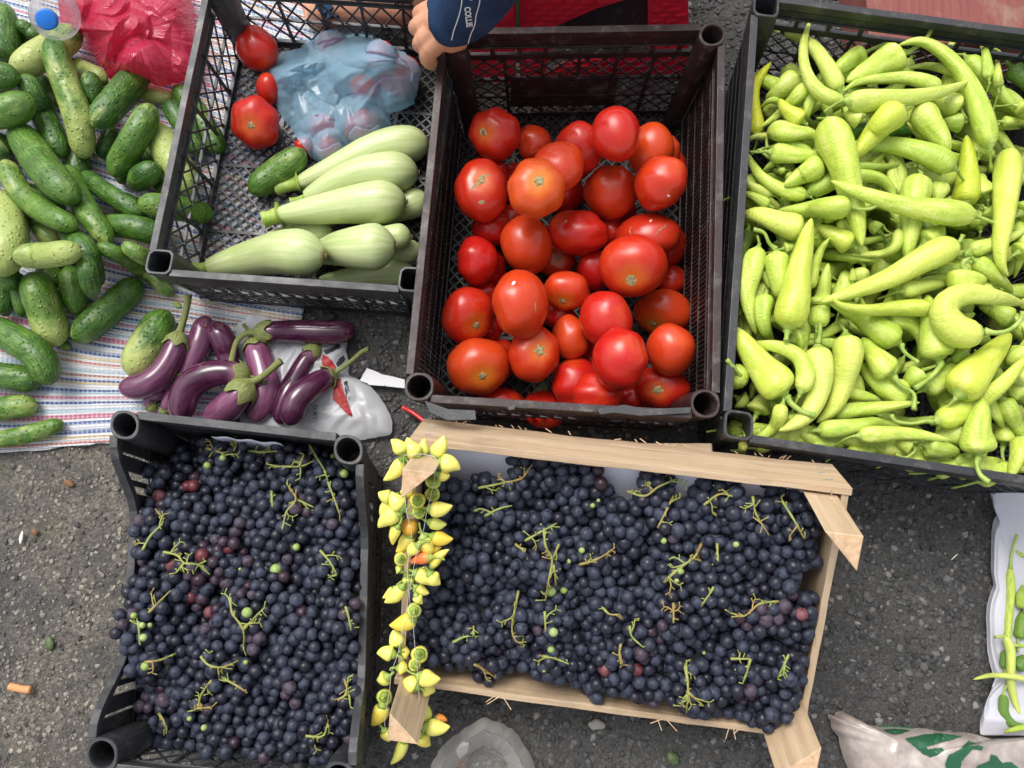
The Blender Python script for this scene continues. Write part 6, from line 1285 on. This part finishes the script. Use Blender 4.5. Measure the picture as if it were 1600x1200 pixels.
# ------------------------------------------------------------------ plastic bags
def env(x, y, items, k=.8):
    z = 0
    for P, R in items:
        d = sqrt((x - P[0]) ** 2 + (y - P[1]) ** 2); t = R * .8
        if d < t: h = P[2] + sqrt(R * R - d * d)
        else: h = P[2] + sqrt(R * R - t * t) - k * (d - t)
        z = max(z, h)
    return z
BB = [(470, 380), (600, 310), (715, 275), (722, 230), (795, 213), (840, 185), (905, 163), (1010, 158), (1100, 190), (1200, 240), (1300, 300), (1385, 350), (1417, 410), (1392, 560), (1380, 600), (1310, 645), (1240, 660), (1233, 740), (1150, 812), (1070, 866), (1000, 848), (940, 885), (880, 912), (808, 948), (760, 905), (700, 825), (650, 745), (580, 655), (520, 545)]
OV = Heap(0); OV.add(np.array([P for P, R in BAGT]), np.array([R + .0028 for P, R in BAGT]))
def hblue(x, y, f):
    h = max(.012, env(x, y, BAGT, .75) + .002 - .01); c = at(*cp('R3', (860, 310)), .05); a = atan2(y - c[1], x - c[0]); d = np.hypot(x - c[0], y - c[1])
    h += .008 * abs(sin(a * 5 + 3 * mnoise.noise(Vector((x * 9, y * 9, 2))))) * min(1, d * 18) * (1 - f * .6)
    h += .03 * facet(x, y, 20, 3) * (1 - f ** 4) - .008 + .005 * facet(x, y, 45, 5)
    h += .045 * math.exp(-((x - at(*cp('R3', (680, 440)), .05)[0]) / .04) ** 2 - ((y - at(*cp('R3', (650, 420)), .05)[1]) / .035) ** 2)
    return max(.002, h * (1 - f ** 10 * .55))
o = sheet('blue_bag', [cp('R3', p) for p in BB], cp('R3', (950, 540)), hblue, 'blue_film', nr=90, na=300, over=OV, soften=1, z0=.010, jag=.7, seed=2)
tag(o, 'thin translucent blue plastic bag with tomatoes inside, in the courgette crate', 'bag')
knot = []
c0 = at(*cp('R3', (880, 300)), .10)
PB_ = [(345, -60), (355, 0), (372, 90), (378, 170), (430, 170), (520, 210), (565, 320), (620, 400), (690, 492), (800, 510), (930, 515), (1000, 540), (1090, 525), (1170, 500), (1240, 488), (1258, 400), (1255, 300), (1235, 190), (1205, 60), (1190, -60), (1100, -160), (500, -160)]
def hpink(x, y, f):
    return .008 + .04 * (1 - f ** 1.6) + .045 * facet(x, y, 15, 8) * (1 - f ** 5) + .02 * facet(x, y, 34, 9) * (1 - f ** 6) + .012 * crease(x, y, 9, 8) * (1 - f ** 5) - .02 * (1 - f ** 4) * math.exp(-((x + .47) / .03) ** 2)
o = sheet('pink_bag', [cp('R1', p) for p in PB_], cp('R1', (850, 200)), hpink, 'pink_film', smooth=False, nr=80, na=280, z0=.02, jag=1.0, seed=4)
tag(o, 'crumpled deep pink plastic bag lying at the top of the cucumber pile', 'bag')
# white printed bag under the aubergines
WB = [(-60, 170), (10, 120), (60, 68), (160, 80), (245, 98), (300, 170), (600, 280), (870, 330), (975, 300), (962, 420), (990, 500), (996, 640), (1100, 690), (1180, 730), (1250, 800), (1340, 930), (1385, 1040), (1402, 1110), (1390, 1200), (1000, 1260), (0, 1230), (-110, 700)]
def hwb(x, y, f): return .002 + .012 * facet(x, y, 20, 12) * (1 - f ** 6) + .005 * facet(x, y, 55, 2) * (1 - f ** 8) + .010 * (1 - f ** 3)
WC = cp('S7', (640, 720)); o = sheet('white_bag', [cp('S7', p) for p in WB], WC, hwb, 'white_film', nr=60, na=220, z0=.004, jag=.6, seed=6, iters=2)
tag(o, 'white plastic bag with red and black print lying under the aubergines', 'bag'); wbag = o
def print_on(parent, name, mat, poly_px, hfun, z0, up=.0012, cell=2.0, ctrf=None):
    """flat print: the outline cut out of a sheet that follows the film"""
    P = np.asarray(poly_px, float); x0, y0 = P.min(0); x1, y1 = P.max(0); nx = max(4, int((x1 - x0) / cell)); ny = max(4, int((y1 - y0) / cell)); idx = {}; V = []; Fc = []
    def vid(i, j):
        if (i, j) not in idx:
            px, py = x0 + (x1 - x0) * i / nx, y0 + (y1 - y0) * j / ny; Q = at(px, py, z0)
            for _ in range(3): Q = at(px, py, hfun(Q[0], Q[1]) + up)
            idx[(i, j)] = len(V); V.append(Q)
        return idx[(i, j)]
    for i in range(nx):
        for j in range(ny):
            if inpoly(x0 + (x1 - x0) * (i + .5) / nx, y0 + (y1 - y0) * (j + .5) / ny, P): Fc.append((vid(i, j + 1), vid(i + 1, j + 1), vid(i + 1, j), vid(i, j)))
    if Fc: return mk(name, V, Fc, mat, parent, smooth=True)
from mathutils.bvhtree import BVHTree
def bvh_of(o):
    me = o.data; return BVHTree.FromPolygons([o.location + v.co for v in me.vertices], [tuple(p.vertices) for p in me.polygons])
def surf_fn(bv, fallback):
    def f(x, y):
        h = bv.ray_cast(Vector((x, y, 2)), Vector((0, 0, -1)))[0]; return h.z if h is not None else fallback
    return f
wf = surf_fn(bvh_of(wbag), .006)
for m_, pl in (('red_print', [(742, 440), (790, 462), (830, 500), (870, 560), (860, 600), (760, 590), (735, 520)]), ('red_print', [(850, 700), (905, 660), (925, 720), (945, 800), (975, 870), (1022, 1010), (1018, 1032), (930, 960), (880, 900), (840, 860)]), ('black_print', [(750, 400), (830, 380), (895, 342), (915, 380), (850, 410), (775, 442)]), ('black_print', [(870, 525), (900, 480), (940, 448), (958, 490), (920, 540), (880, 560)]), ('black_print', [(945, 700), (975, 690), (985, 760), (965, 850), (955, 780)])):
    print_on(wbag, 'print', m_, [cp('S7', p) for p in pl], wf, .006, .0012, 1.2)
def text(parent, body, mat, px, ang, size_px, fun, z0, name='lettering', sx=1.0, bold=.0):
    cu = bpy.data.curves.new('t', 'FONT'); cu.body = body; cu.size = 1.0; cu.align_x = 'CENTER'; cu.align_y = 'CENTER'; cu.offset = bold; cu.resolution_u = 3
    to = bpy.data.objects.new('t', cu); me = bpy.data.meshes.new_from_object(to); V = []
    for v in me.vertices:
        x, y = v.co.x * size_px * sx, -v.co.y * size_px; qx = px[0] + x * cos(ang) - y * sin(ang); qy = px[1] + x * sin(ang) + y * cos(ang); V.append(fun(qx, qy))
    o = mk(name, V, [tuple(p.vertices) for p in me.polygons], mat, parent, smooth=False); bpy.data.meshes.remove(me); bpy.data.objects.remove(to); bpy.data.curves.remove(cu); return o
def on_film(fn, z0, up=.0014):
    def f(x, y):
        Q = at(x, y, z0)
        for _ in range(3): Q = at(x, y, fn(Q[0], Q[1]) + up)
        return Q
    return f
text(wbag, 'S', 'black_print', cp('S7', (988, 780)), .2, 7, on_film(wf, .006), 0); text(wbag, 'S', 'black_print', cp('S7', (990, 850)), .2, 6, on_film(wf, .006), 0)
text(wbag, 'LIKO', 'black_print', cp('S7', (675, 980)), -pi / 2 + .1, 10, on_film(wf, .006), 0)
# white bag with chillies
KB = [(138, 52), (300, 62), (420, 62), (420, 1200), (92, 1195), (94, 1130), (112, 1070), (150, 1025), (188, 990), (178, 970), (160, 930), (140, 860), (128, 800), (122, 640), (130, 570), (158, 490), (145, 420), (148, 240), (156, 190), (178, 150), (160, 110)]
def hk(x, y, f): return .002 + .014 * facet(x, y, 16, 22) * (.4 + .6 * (1 - f ** 5)) + .008 * max(0, 1 - abs(f - .88) / .1)
o = sheet('white_bag', [cp('K', p) for p in KB], cp('K', (290, 600)), hk, 'opaque_white_film', nr=60, na=220, z0=.003, jag=.25, seed=7); tag(o, 'opaque white plastic bag spread under thin green chillies at the right', 'bag')
md = o.modifiers.new('thick', 'SOLIDIFY'); md.thickness = .0005
# brown printed sack
SK = [(60, 190), (80, 170), (110, 200), (125, 165), (200, 160), (240, 200), (272, 232), (340, 255), (430, 268), (480, 282), (560, 275), (660, 282), (800, 290), (1000, 315), (1200, 330), (1340, 375), (1600, 358), (1800, 360), (1800, 800), (330, 800), (230, 620), (190, 520), (160, 430), (150, 350), (88, 290), (90, 240)]
skp = [(1280 + x / 5, 1080 + y / 5) for x, y in SK]
def hs(x, y, f): return .003 + .03 * (1 - f ** 3) + .02 * facet(x, y, 17, 31) * (1 - f ** 6) + .007 * facet(x, y, 45, 33) * (1 - f ** 8)
sack = sheet('printed_sack', skp, (1440, 1178), hs, 'sack', nr=60, na=240, z0=.004, jag=.5, seed=8, iters=2); tag(sack, 'crumpled beige plastic sack with green printed letters in the near right corner', 'sack')
sfn = surf_fn(bvh_of(sack), .01)
for pl in ([(670, 370), (830, 335), (940, 328), (1120, 350), (1060, 372), (950, 400), (880, 425), (840, 432), (850, 455), (900, 445), (960, 440), (978, 460), (930, 498), (870, 517), (810, 490), (740, 430)], [(1165, 383), (1285, 438), (1270, 462), (1200, 455), (1110, 550), (1105, 640), (1000, 640), (985, 570), (1010, 500), (1090, 460)], [(1200, 640), (1240, 580), (1330, 545), (1340, 493), (1385, 505), (1430, 560), (1500, 553), (1560, 600), (1570, 660)], [(480, 262), (560, 272), (680, 280), (745, 287), (650, 328), (570, 330), (520, 318)]):
    print_on(sack, 'print', 'green_print', [(1280 + x / 5, 1080 + y / 5) for x, y in pl], sfn, .02, .0012, 1.2)
# clear bag near the bottom edge
CB = [(672, 1235), (674, 1195), (690, 1168), (705, 1152), (728, 1138), (745, 1126), (757, 1120), (778, 1127), (800, 1138), (812, 1152), (828, 1178), (838, 1205), (845, 1300), (665, 1300)]
def hcb(x, y, f): return .01 + .045 * max(0, 1 - abs(f - .78) / .24) ** .7 + .016 * facet(x, y, 30, 41) + .008 * facet(x, y, 70, 43) + .01 * (1 - f)
o = sheet('clear_bag', CB, (756, 1215), hcb, 'clear_film', nr=60, na=200, z0=.004, jag=.6, seed=9); tag(o, 'crumpled clear plastic bag on the asphalt below the wooden tray', 'bag')
# ------------------------------------------------------------------ bottle with a blue cap
def lathe(name, prof_, a, b, mat, parent=None, n=28, tagd=None):
    a = np.array(a, float); b = np.array(b, float); ax = b - a; L = np.linalg.norm(ax); ax /= L; u = np.cross(ax, (0, .3, 1)); u /= np.linalg.norm(u); v = np.cross(ax, u); V = []
    for t, r in prof_:
        for k in range(n): th = 2 * pi * k / n; V.append(a + ax * t * L + (u * cos(th) + v * sin(th)) * r)
    Fc = [(i * n + k, i * n + (k + 1) % n, (i + 1) * n + (k + 1) % n, (i + 1) * n + k) for i in range(len(prof_) - 1) for k in range(n)]; Fc += [tuple(range(n))[::-1], tuple((len(prof_) - 1) * n + k for k in range(n))]
    return mk(name, V, Fc, mat, parent)
bt = at(74, 30, .125); bb = at(20, -120, .03); root = empty('water_bottle', (bb[0], bb[1], .02), 'clear plastic bottle with a bright blue cap next to the pink bag', 'bottle')
d_ = (bb - bt) / np.linalg.norm(bb - bt); tilt = np.array([-.35, .45, -.82]); tilt /= np.linalg.norm(tilt); b2_ = bt + tilt * .2
bt = at(74, 30, .15); b2_ = bt + np.array([-.28, .62, -.73]) / np.linalg.norm([-.28, .62, -.73]) * .17
lathe('body', [(0, .011), (.06, .0115), (.1, .017), (.17, .028), (.26, .034), (.4, .035), (.55, .033), (.75, .035), (.97, .034), (1, .028)], bt, b2_, 'bottle_plastic', root)
c_ = bt - (b2_ - bt) / .17 * .012; cap = lathe('cap', [(0, .0125), (.06, .0145), (.2, .0148), (1, .0148)], c_, bt + (b2_ - bt) * .03, 'blue_plastic', root)
# ------------------------------------------------------------------ the hand on the crate and the foot behind
def blob(name, tubes, mat, parent, voxel=.0016, smooth=12):
    mb = MB()
    for C, R in tubes:
        C = catmull(C, 18); t = np.linspace(0, 1, len(R)); R = np.interp(np.linspace(0, 1, 18), t, R); e0 = C[0] - (C[1] - C[0]) / (np.linalg.norm(C[1] - C[0]) + 1e-9) * R[0] * .5; e1 = C[-1] + (C[-1] - C[-2]) / (np.linalg.norm(C[-1] - C[-2]) + 1e-9) * R[-1] * .6
        C = np.vstack([e0, C, e1]); R = np.r_[R[0] * .6, R, R[-1] * .6]; V, Fc, A = tube_mesh(C, R, 16); mb.add(V, Fc)
        for k_ in (0, -1):   # round caps
            pass
    o = mb.build(name, mat, parent, smooth=True); rm = o.modifiers.new('skin', 'REMESH'); rm.mode = 'VOXEL'; rm.voxel_size = voxel; rm.use_smooth_shade = True; sm = o.modifiers.new('soft', 'SMOOTH'); sm.factor = .5; sm.iterations = smooth
    return o
H_ = lambda x, y, z: at(640 + x / 10, y / 10, z)
hp = H_(400, 500, 0); person = empty('person', (hp[0], hp[1], .2), 'person reaching in, fist closed on the crate corner, navy sleeve pushed up', 'person')
tubes = [([H_(900, 60, .30), H_(650, 250, .277), H_(430, 430, .262)], [.026, .0255, .024]),                       # wrist to back of the hand
         ([H_(620, 120, .272), H_(380, 150, .262), H_(215, 190, .255)], [.017, .015, .0125]), ([H_(600, 250, .273), H_(330, 330, .264), H_(150, 400, .256)], [.018, .0155, .013]),
         ([H_(600, 380, .27), H_(360, 520, .262), H_(205, 640, .254)], [.019, .016, .013]), ([H_(620, 480, .266), H_(430, 650, .257), H_(300, 800, .248)], [.019, .016, .0132]),
         ([H_(215, 190, .255), H_(165, 215, .238), H_(215, 235, .212), H_(330, 240, .193)], [.0118, .0112, .0098, .0085]),   # four fingers curling down outside the wall
         ([H_(150, 400, .256), H_(110, 430, .238), H_(150, 455, .21), H_(300, 470, .188)], [.0122, .0116, .0102, .0088]),
         ([H_(205, 640, .254), H_(170, 690, .236), H_(215, 730, .208), H_(350, 750, .186)], [.0122, .0116, .0102, .0088]),
         ([H_(300, 800, .248), H_(280, 900, .232), H_(330, 985, .208), H_(420, 1000, .19)], [.0126, .0114, .0098, .0086]),
         ([H_(640, 520, .262), H_(620, 660, .252), H_(740, 690, .243), H_(830, 690, .232)], [.018, .0135, .0095, .0075])]        # thumb along the rail
blob('body', tubes, 'skin', person)
SL = catmull([H_(590, 260, .279), H_(820, 200, .296), H_(1010, 60, .325), H_(1180, -250, .37), H_(1400, -900, .45)], 40)
th0 = np.linspace(0, 1, 40); rr = np.interp(th0, [0, .03, .12, .3, 1], [.0355, .037, .0375, .0385, .046])
V, Fc, A = tube_mesh(SL, rr, 40, lump=.035, seed=3, cap=False)
n_ = 40; inner = []; Vl = list(V)
T_, N_, B_ = frames(SL)
for q, (rk, sh) in enumerate(((.0335, .001), (.031, .008))):
    for j in range(n_): t = 2 * pi * j / n_; Vl.append(SL[0] + T_[0] * sh + (N_[0] * cos(t) + B_[0] * sin(t)) * rk)
b0 = 40 * n_; Fc += [((j + 1) % n_, j, b0 + j, b0 + (j + 1) % n_) for j in range(n_)] + [(b0 + (j + 1) % n_, b0 + j, b0 + n_ + j, b0 + n_ + (j + 1) % n_) for j in range(n_)]
V2 = np.array(Vl)
for i in range(len(V2)):
    p = V2[i]; V2[i] = p + np.array([1, 0, .5]) * .011 * (crease(p[0] * 1.3 + p[2], p[1] * 2.2, 15, 4) - .4)
sleeve = mk('sleeve', V2, Fc, 'navy', person)
sbv = bvh_of(sleeve)
def on_sleeve(up):
    def f(x, y):
        d = Vector(ray(x, y)).normalized(); h = sbv.ray_cast(Vector(CAM), d)
        p = h[0] if h[0] is not None else Vector(at(x, y, .3)); return np.array(p - d * up)
    return f
fs = on_sleeve(.0007)
def ribbon(pts, w):
    S = catmull(np.array([cp('H', p) for p in pts]), 30); T = np.gradient(S, axis=0); T /= np.linalg.norm(T, axis=1)[:, None]; N = np.stack([-T[:, 1], T[:, 0]], 1) * w / 2; V = [fs(*(s + n)) for s, n in zip(S, N)] + [fs(*(s - n)) for s, n in zip(S, N)]
    return V, [(i, i + 1, 31 + i, 30 + i) for i in range(29)]
for pts in ([(815, -60), (812, 60), (775, 230), (740, 340), (690, 480), (655, 630)], [(1105, -60), (1085, 80), (1040, 240), (1015, 400), (960, 530), (910, 690)]):
    V, Fc = ribbon(pts, 1.7); mk('stripe', V, Fc, 'white_print', sleeve)
text(sleeve, 'COLLIE', 'white_print', cp('H', (915, 265)), pi / 2 - .12, 13.5, fs, 0, sx=.72, bold=.035)
text(sleeve, 'O', 'white_print', cp('H', (960, -25)), pi / 2 - .1, 10.5, fs, 0, sx=.8, bold=.02)
# foot and trouser leg behind the courgette crate
T3 = lambda x, y, z: at(330 + x / 4.444, y / 4.444, z)
ft = [([T3(1380, 60, .05), T3(1150, 40, .05), T3(900, 60, .045), T3(740, 90, .03)], [.03, .034, .03, .022]), ([T3(1380, 60, .05), T3(1500, -60, .12), T3(1560, -250, .25)], [.03, .032, .036])] + [([T3(800, 40 + 22 * k, .03), T3(700 - 6 * k, 45 + 24 * k, .024), T3(650 + 8 * k, 50 + 24 * k, .016)], [.011 - .0007 * k, .009 - .0006 * k, .0075 - .0005 * k]) for k in range(5)]
blob('foot', ft, 'skin', person, .0025, 8)
mb = MB(); 
P = catmull([T3(760, 20, .07), T3(820, 90, .075), T3(880, 160, .02)], 14)
for a, b in zip(P[:-1], P[1:]): mb.bar(a, b, .022, .004)
mb.build('sandal_strap', 'navy', person); mb = MB(); mb.bar(T3(740, -30, .078), T3(765, 16, .08), .008, .003); mb.build('strap_edge', 'teal', person)
# ------------------------------------------------------------------ small things lying about
def flat(name, pts, z, mat, th, label, cat, curl=0.0):
    C = np.mean(pts, 0); V = []; n = len(pts)
    for p in pts: q = at(*p, z); V.append(q)
    V = np.array(V); c = V.mean(0); V[:, 2] += curl * np.linalg.norm(V[:, :2] - c[:2], axis=1) ; c2 = c.copy()
    allv = [c] + list(V); Fc = [(0, 1 + (i + 1) % n, 1 + i) for i in range(n)]; o = mk(name, allv, Fc, mat, smooth=False); md = o.modifiers.new('thick', 'SOLIDIFY'); md.thickness = th; md.offset = 0; return tag(o, label, cat)
teeth = []
for k in range(16): x = 1515 - (1515 - 1180) * k / 15; y = 762 - 32 * k / 15; teeth += [(x, y), (x - 11, y - 14)]
flat('paper_scrap', [cp('S7', p) for p in [(1095, 690), (1160, 572), (1240, 600), (1300, 630), (1400, 650), (1515, 680)] + teeth], .010, 'white_card', .0006, 'white strip of paper with a saw-toothed edge left of the tomato crate', 'paper', .03)
P = np.array([at(628, 636, .012), at(645, 645, .012), at(664, 659, .016)]); V, Fc, A = tube_mesh(catmull(P, 12), np.full(12, .0034), 10); tag(mk('drinking_straw', V, Fc, 'red_straw'), 'red plastic straw poking out beside the wooden tray', 'straw')
P = np.array([at(15, 1072, .006), at(30, 1076, .006), at(48, 1078, .006)]); C = catmull(P, 14); V, Fc, A = tube_mesh(C, np.full(14, .0052), 12, lump=.08, seed=2); o = mk('cigarette_end', V, Fc, 'butt'); tag(o, 'orange cigarette filter lying alone on the asphalt at the left', 'cigarette end')
def speck(name, c, p, w, h, ang, z, mat, label, cat, lump=.2):
    q = cp(c, p); C = catmull([at(q[0] - cos(ang) * w / 2, q[1] - sin(ang) * w / 2, z), at(q[0] + cos(ang) * w / 2, q[1] + sin(ang) * w / 2, z)], 12); R = np.sin(np.linspace(.12, pi - .12, 12)) ** .7 * h / 2 * depth(C[0]) / F; V, Fc, A = tube_mesh(C, R, 10, lump=lump, seed=int(p[0])); m = np.array(V); m[:, 2] = z + (m[:, 2] - z) * .5; return tag(mk(name, m, Fc, mat), label, cat)
speck('seed_husk', 'Q1', (133, 878), 21, 6, 1.75, .003, 'seed', 'white husk like a grain of rice on the asphalt at the left', 'husk', .05)
speck('leaf_scrap', 'Q1', (430, 540), 17, 11, .4, .002, 'dead_leaf', 'brown crumpled scrap on the asphalt just below the rug', 'leaf'); speck('leaf_scrap', 'Q1', (215, 845), 12, 9, 1.2, .002, 'dead_leaf', 'small orange-brown scrap beside the white husk', 'leaf')
speck('leaf_scrap', 'Q2', (290, 470), 22, 15, 1.3, .001, 'leaf', 'yellowish-green flattened scrap left of the grape crate', 'leaf')
speck('pebble', 'Q6', (1010, 930), 27, 17, .1, .002, 'pebble', 'pale flat pebble below the wooden tray', 'pebble', .25); speck('pebble', 'Q8', (925, 205), 1, 1, 0, .001, 'pebble', 'tiny pale pebble right of the tray', 'pebble') if False else None
speck('dead_leaf', 'Q6', (1485, 1140), 24, 19, 1.0, .002, 'leaf', 'dull green round leaf on the asphalt near the bottom edge', 'leaf')
speck('garlic_clove', 'R5', (806, 948), 13, 11, 1.3, .04, 'seed', 'tiny white clove in a gap between the tomatoes', 'clove', .05)
speck('dead_leaf', 'Q4', (1440, 1180), 22, 14, .9, .012, 'dead_leaf', 'brown curled leaf inside the clear plastic bag', 'leaf', .4)
flat('paper_scrap', [(712, 1172), (722, 1158), (733, 1160), (730, 1176), (718, 1186)], .014, 'white_card', .0005, 'white paper scrap inside the clear plastic bag', 'paper', .1)
def leaf(name, pts, w, z, mat, label, parent=None, fold=.25):
    S = catmull(np.array(pts, float), 16); C = np.array([at(x, y, z) for x, y in S]); T, N, B = frames(C); side = np.cross(T, (0, 0, 1)); t = np.linspace(0, 1, 16); R = np.sin(pi * np.clip(t, .02, .98)) ** .8 * w / 2 * depth(C[0]) / F; V = []
    for q in (-1, -.5, 0, .5, 1):
        for i in range(16): V.append(C[i] + side[i] * R[i] * q + np.array([0, 0, abs(q) * R[i] * fold + .001 * sin(i * 2 + q)]))
    Fc = [(k * 16 + i, k * 16 + i + 1, (k + 1) * 16 + i + 1, (k + 1) * 16 + i) for k in range(4) for i in range(15)]; o = mk(name, V, Fc, mat, parent); md = o.modifiers.new('thick', 'SOLIDIFY'); md.thickness = .0004; return tag(o, label, 'leaf') if label else o
leaf('green_leaf', [cp('R6', p) for p in ((640, 885), (665, 820), (690, 755))], 24, .05, 'leaf', 'dark green leaf among the tomatoes by the front rim')
leaf('green_leaf', [cp('R6', p) for p in ((700, 880), (715, 830), (720, 790))], 14, .03, 'leaf', 'small dark leaf just right of the larger leaf in the tomato crate')
leaf('parsley_sprig', [cp('S8', p) for p in ((520, 120), (550, 145), (585, 170))], 9, .008, 'stem', 'bright green parsley scrap by the corner of the courgette crate')
speck('twig', 'Q7', (1290, 600), 15, 2.2, -.75, .003, 'seed', 'thin pale sliver lying on the asphalt right of the tray', 'sliver', .05)
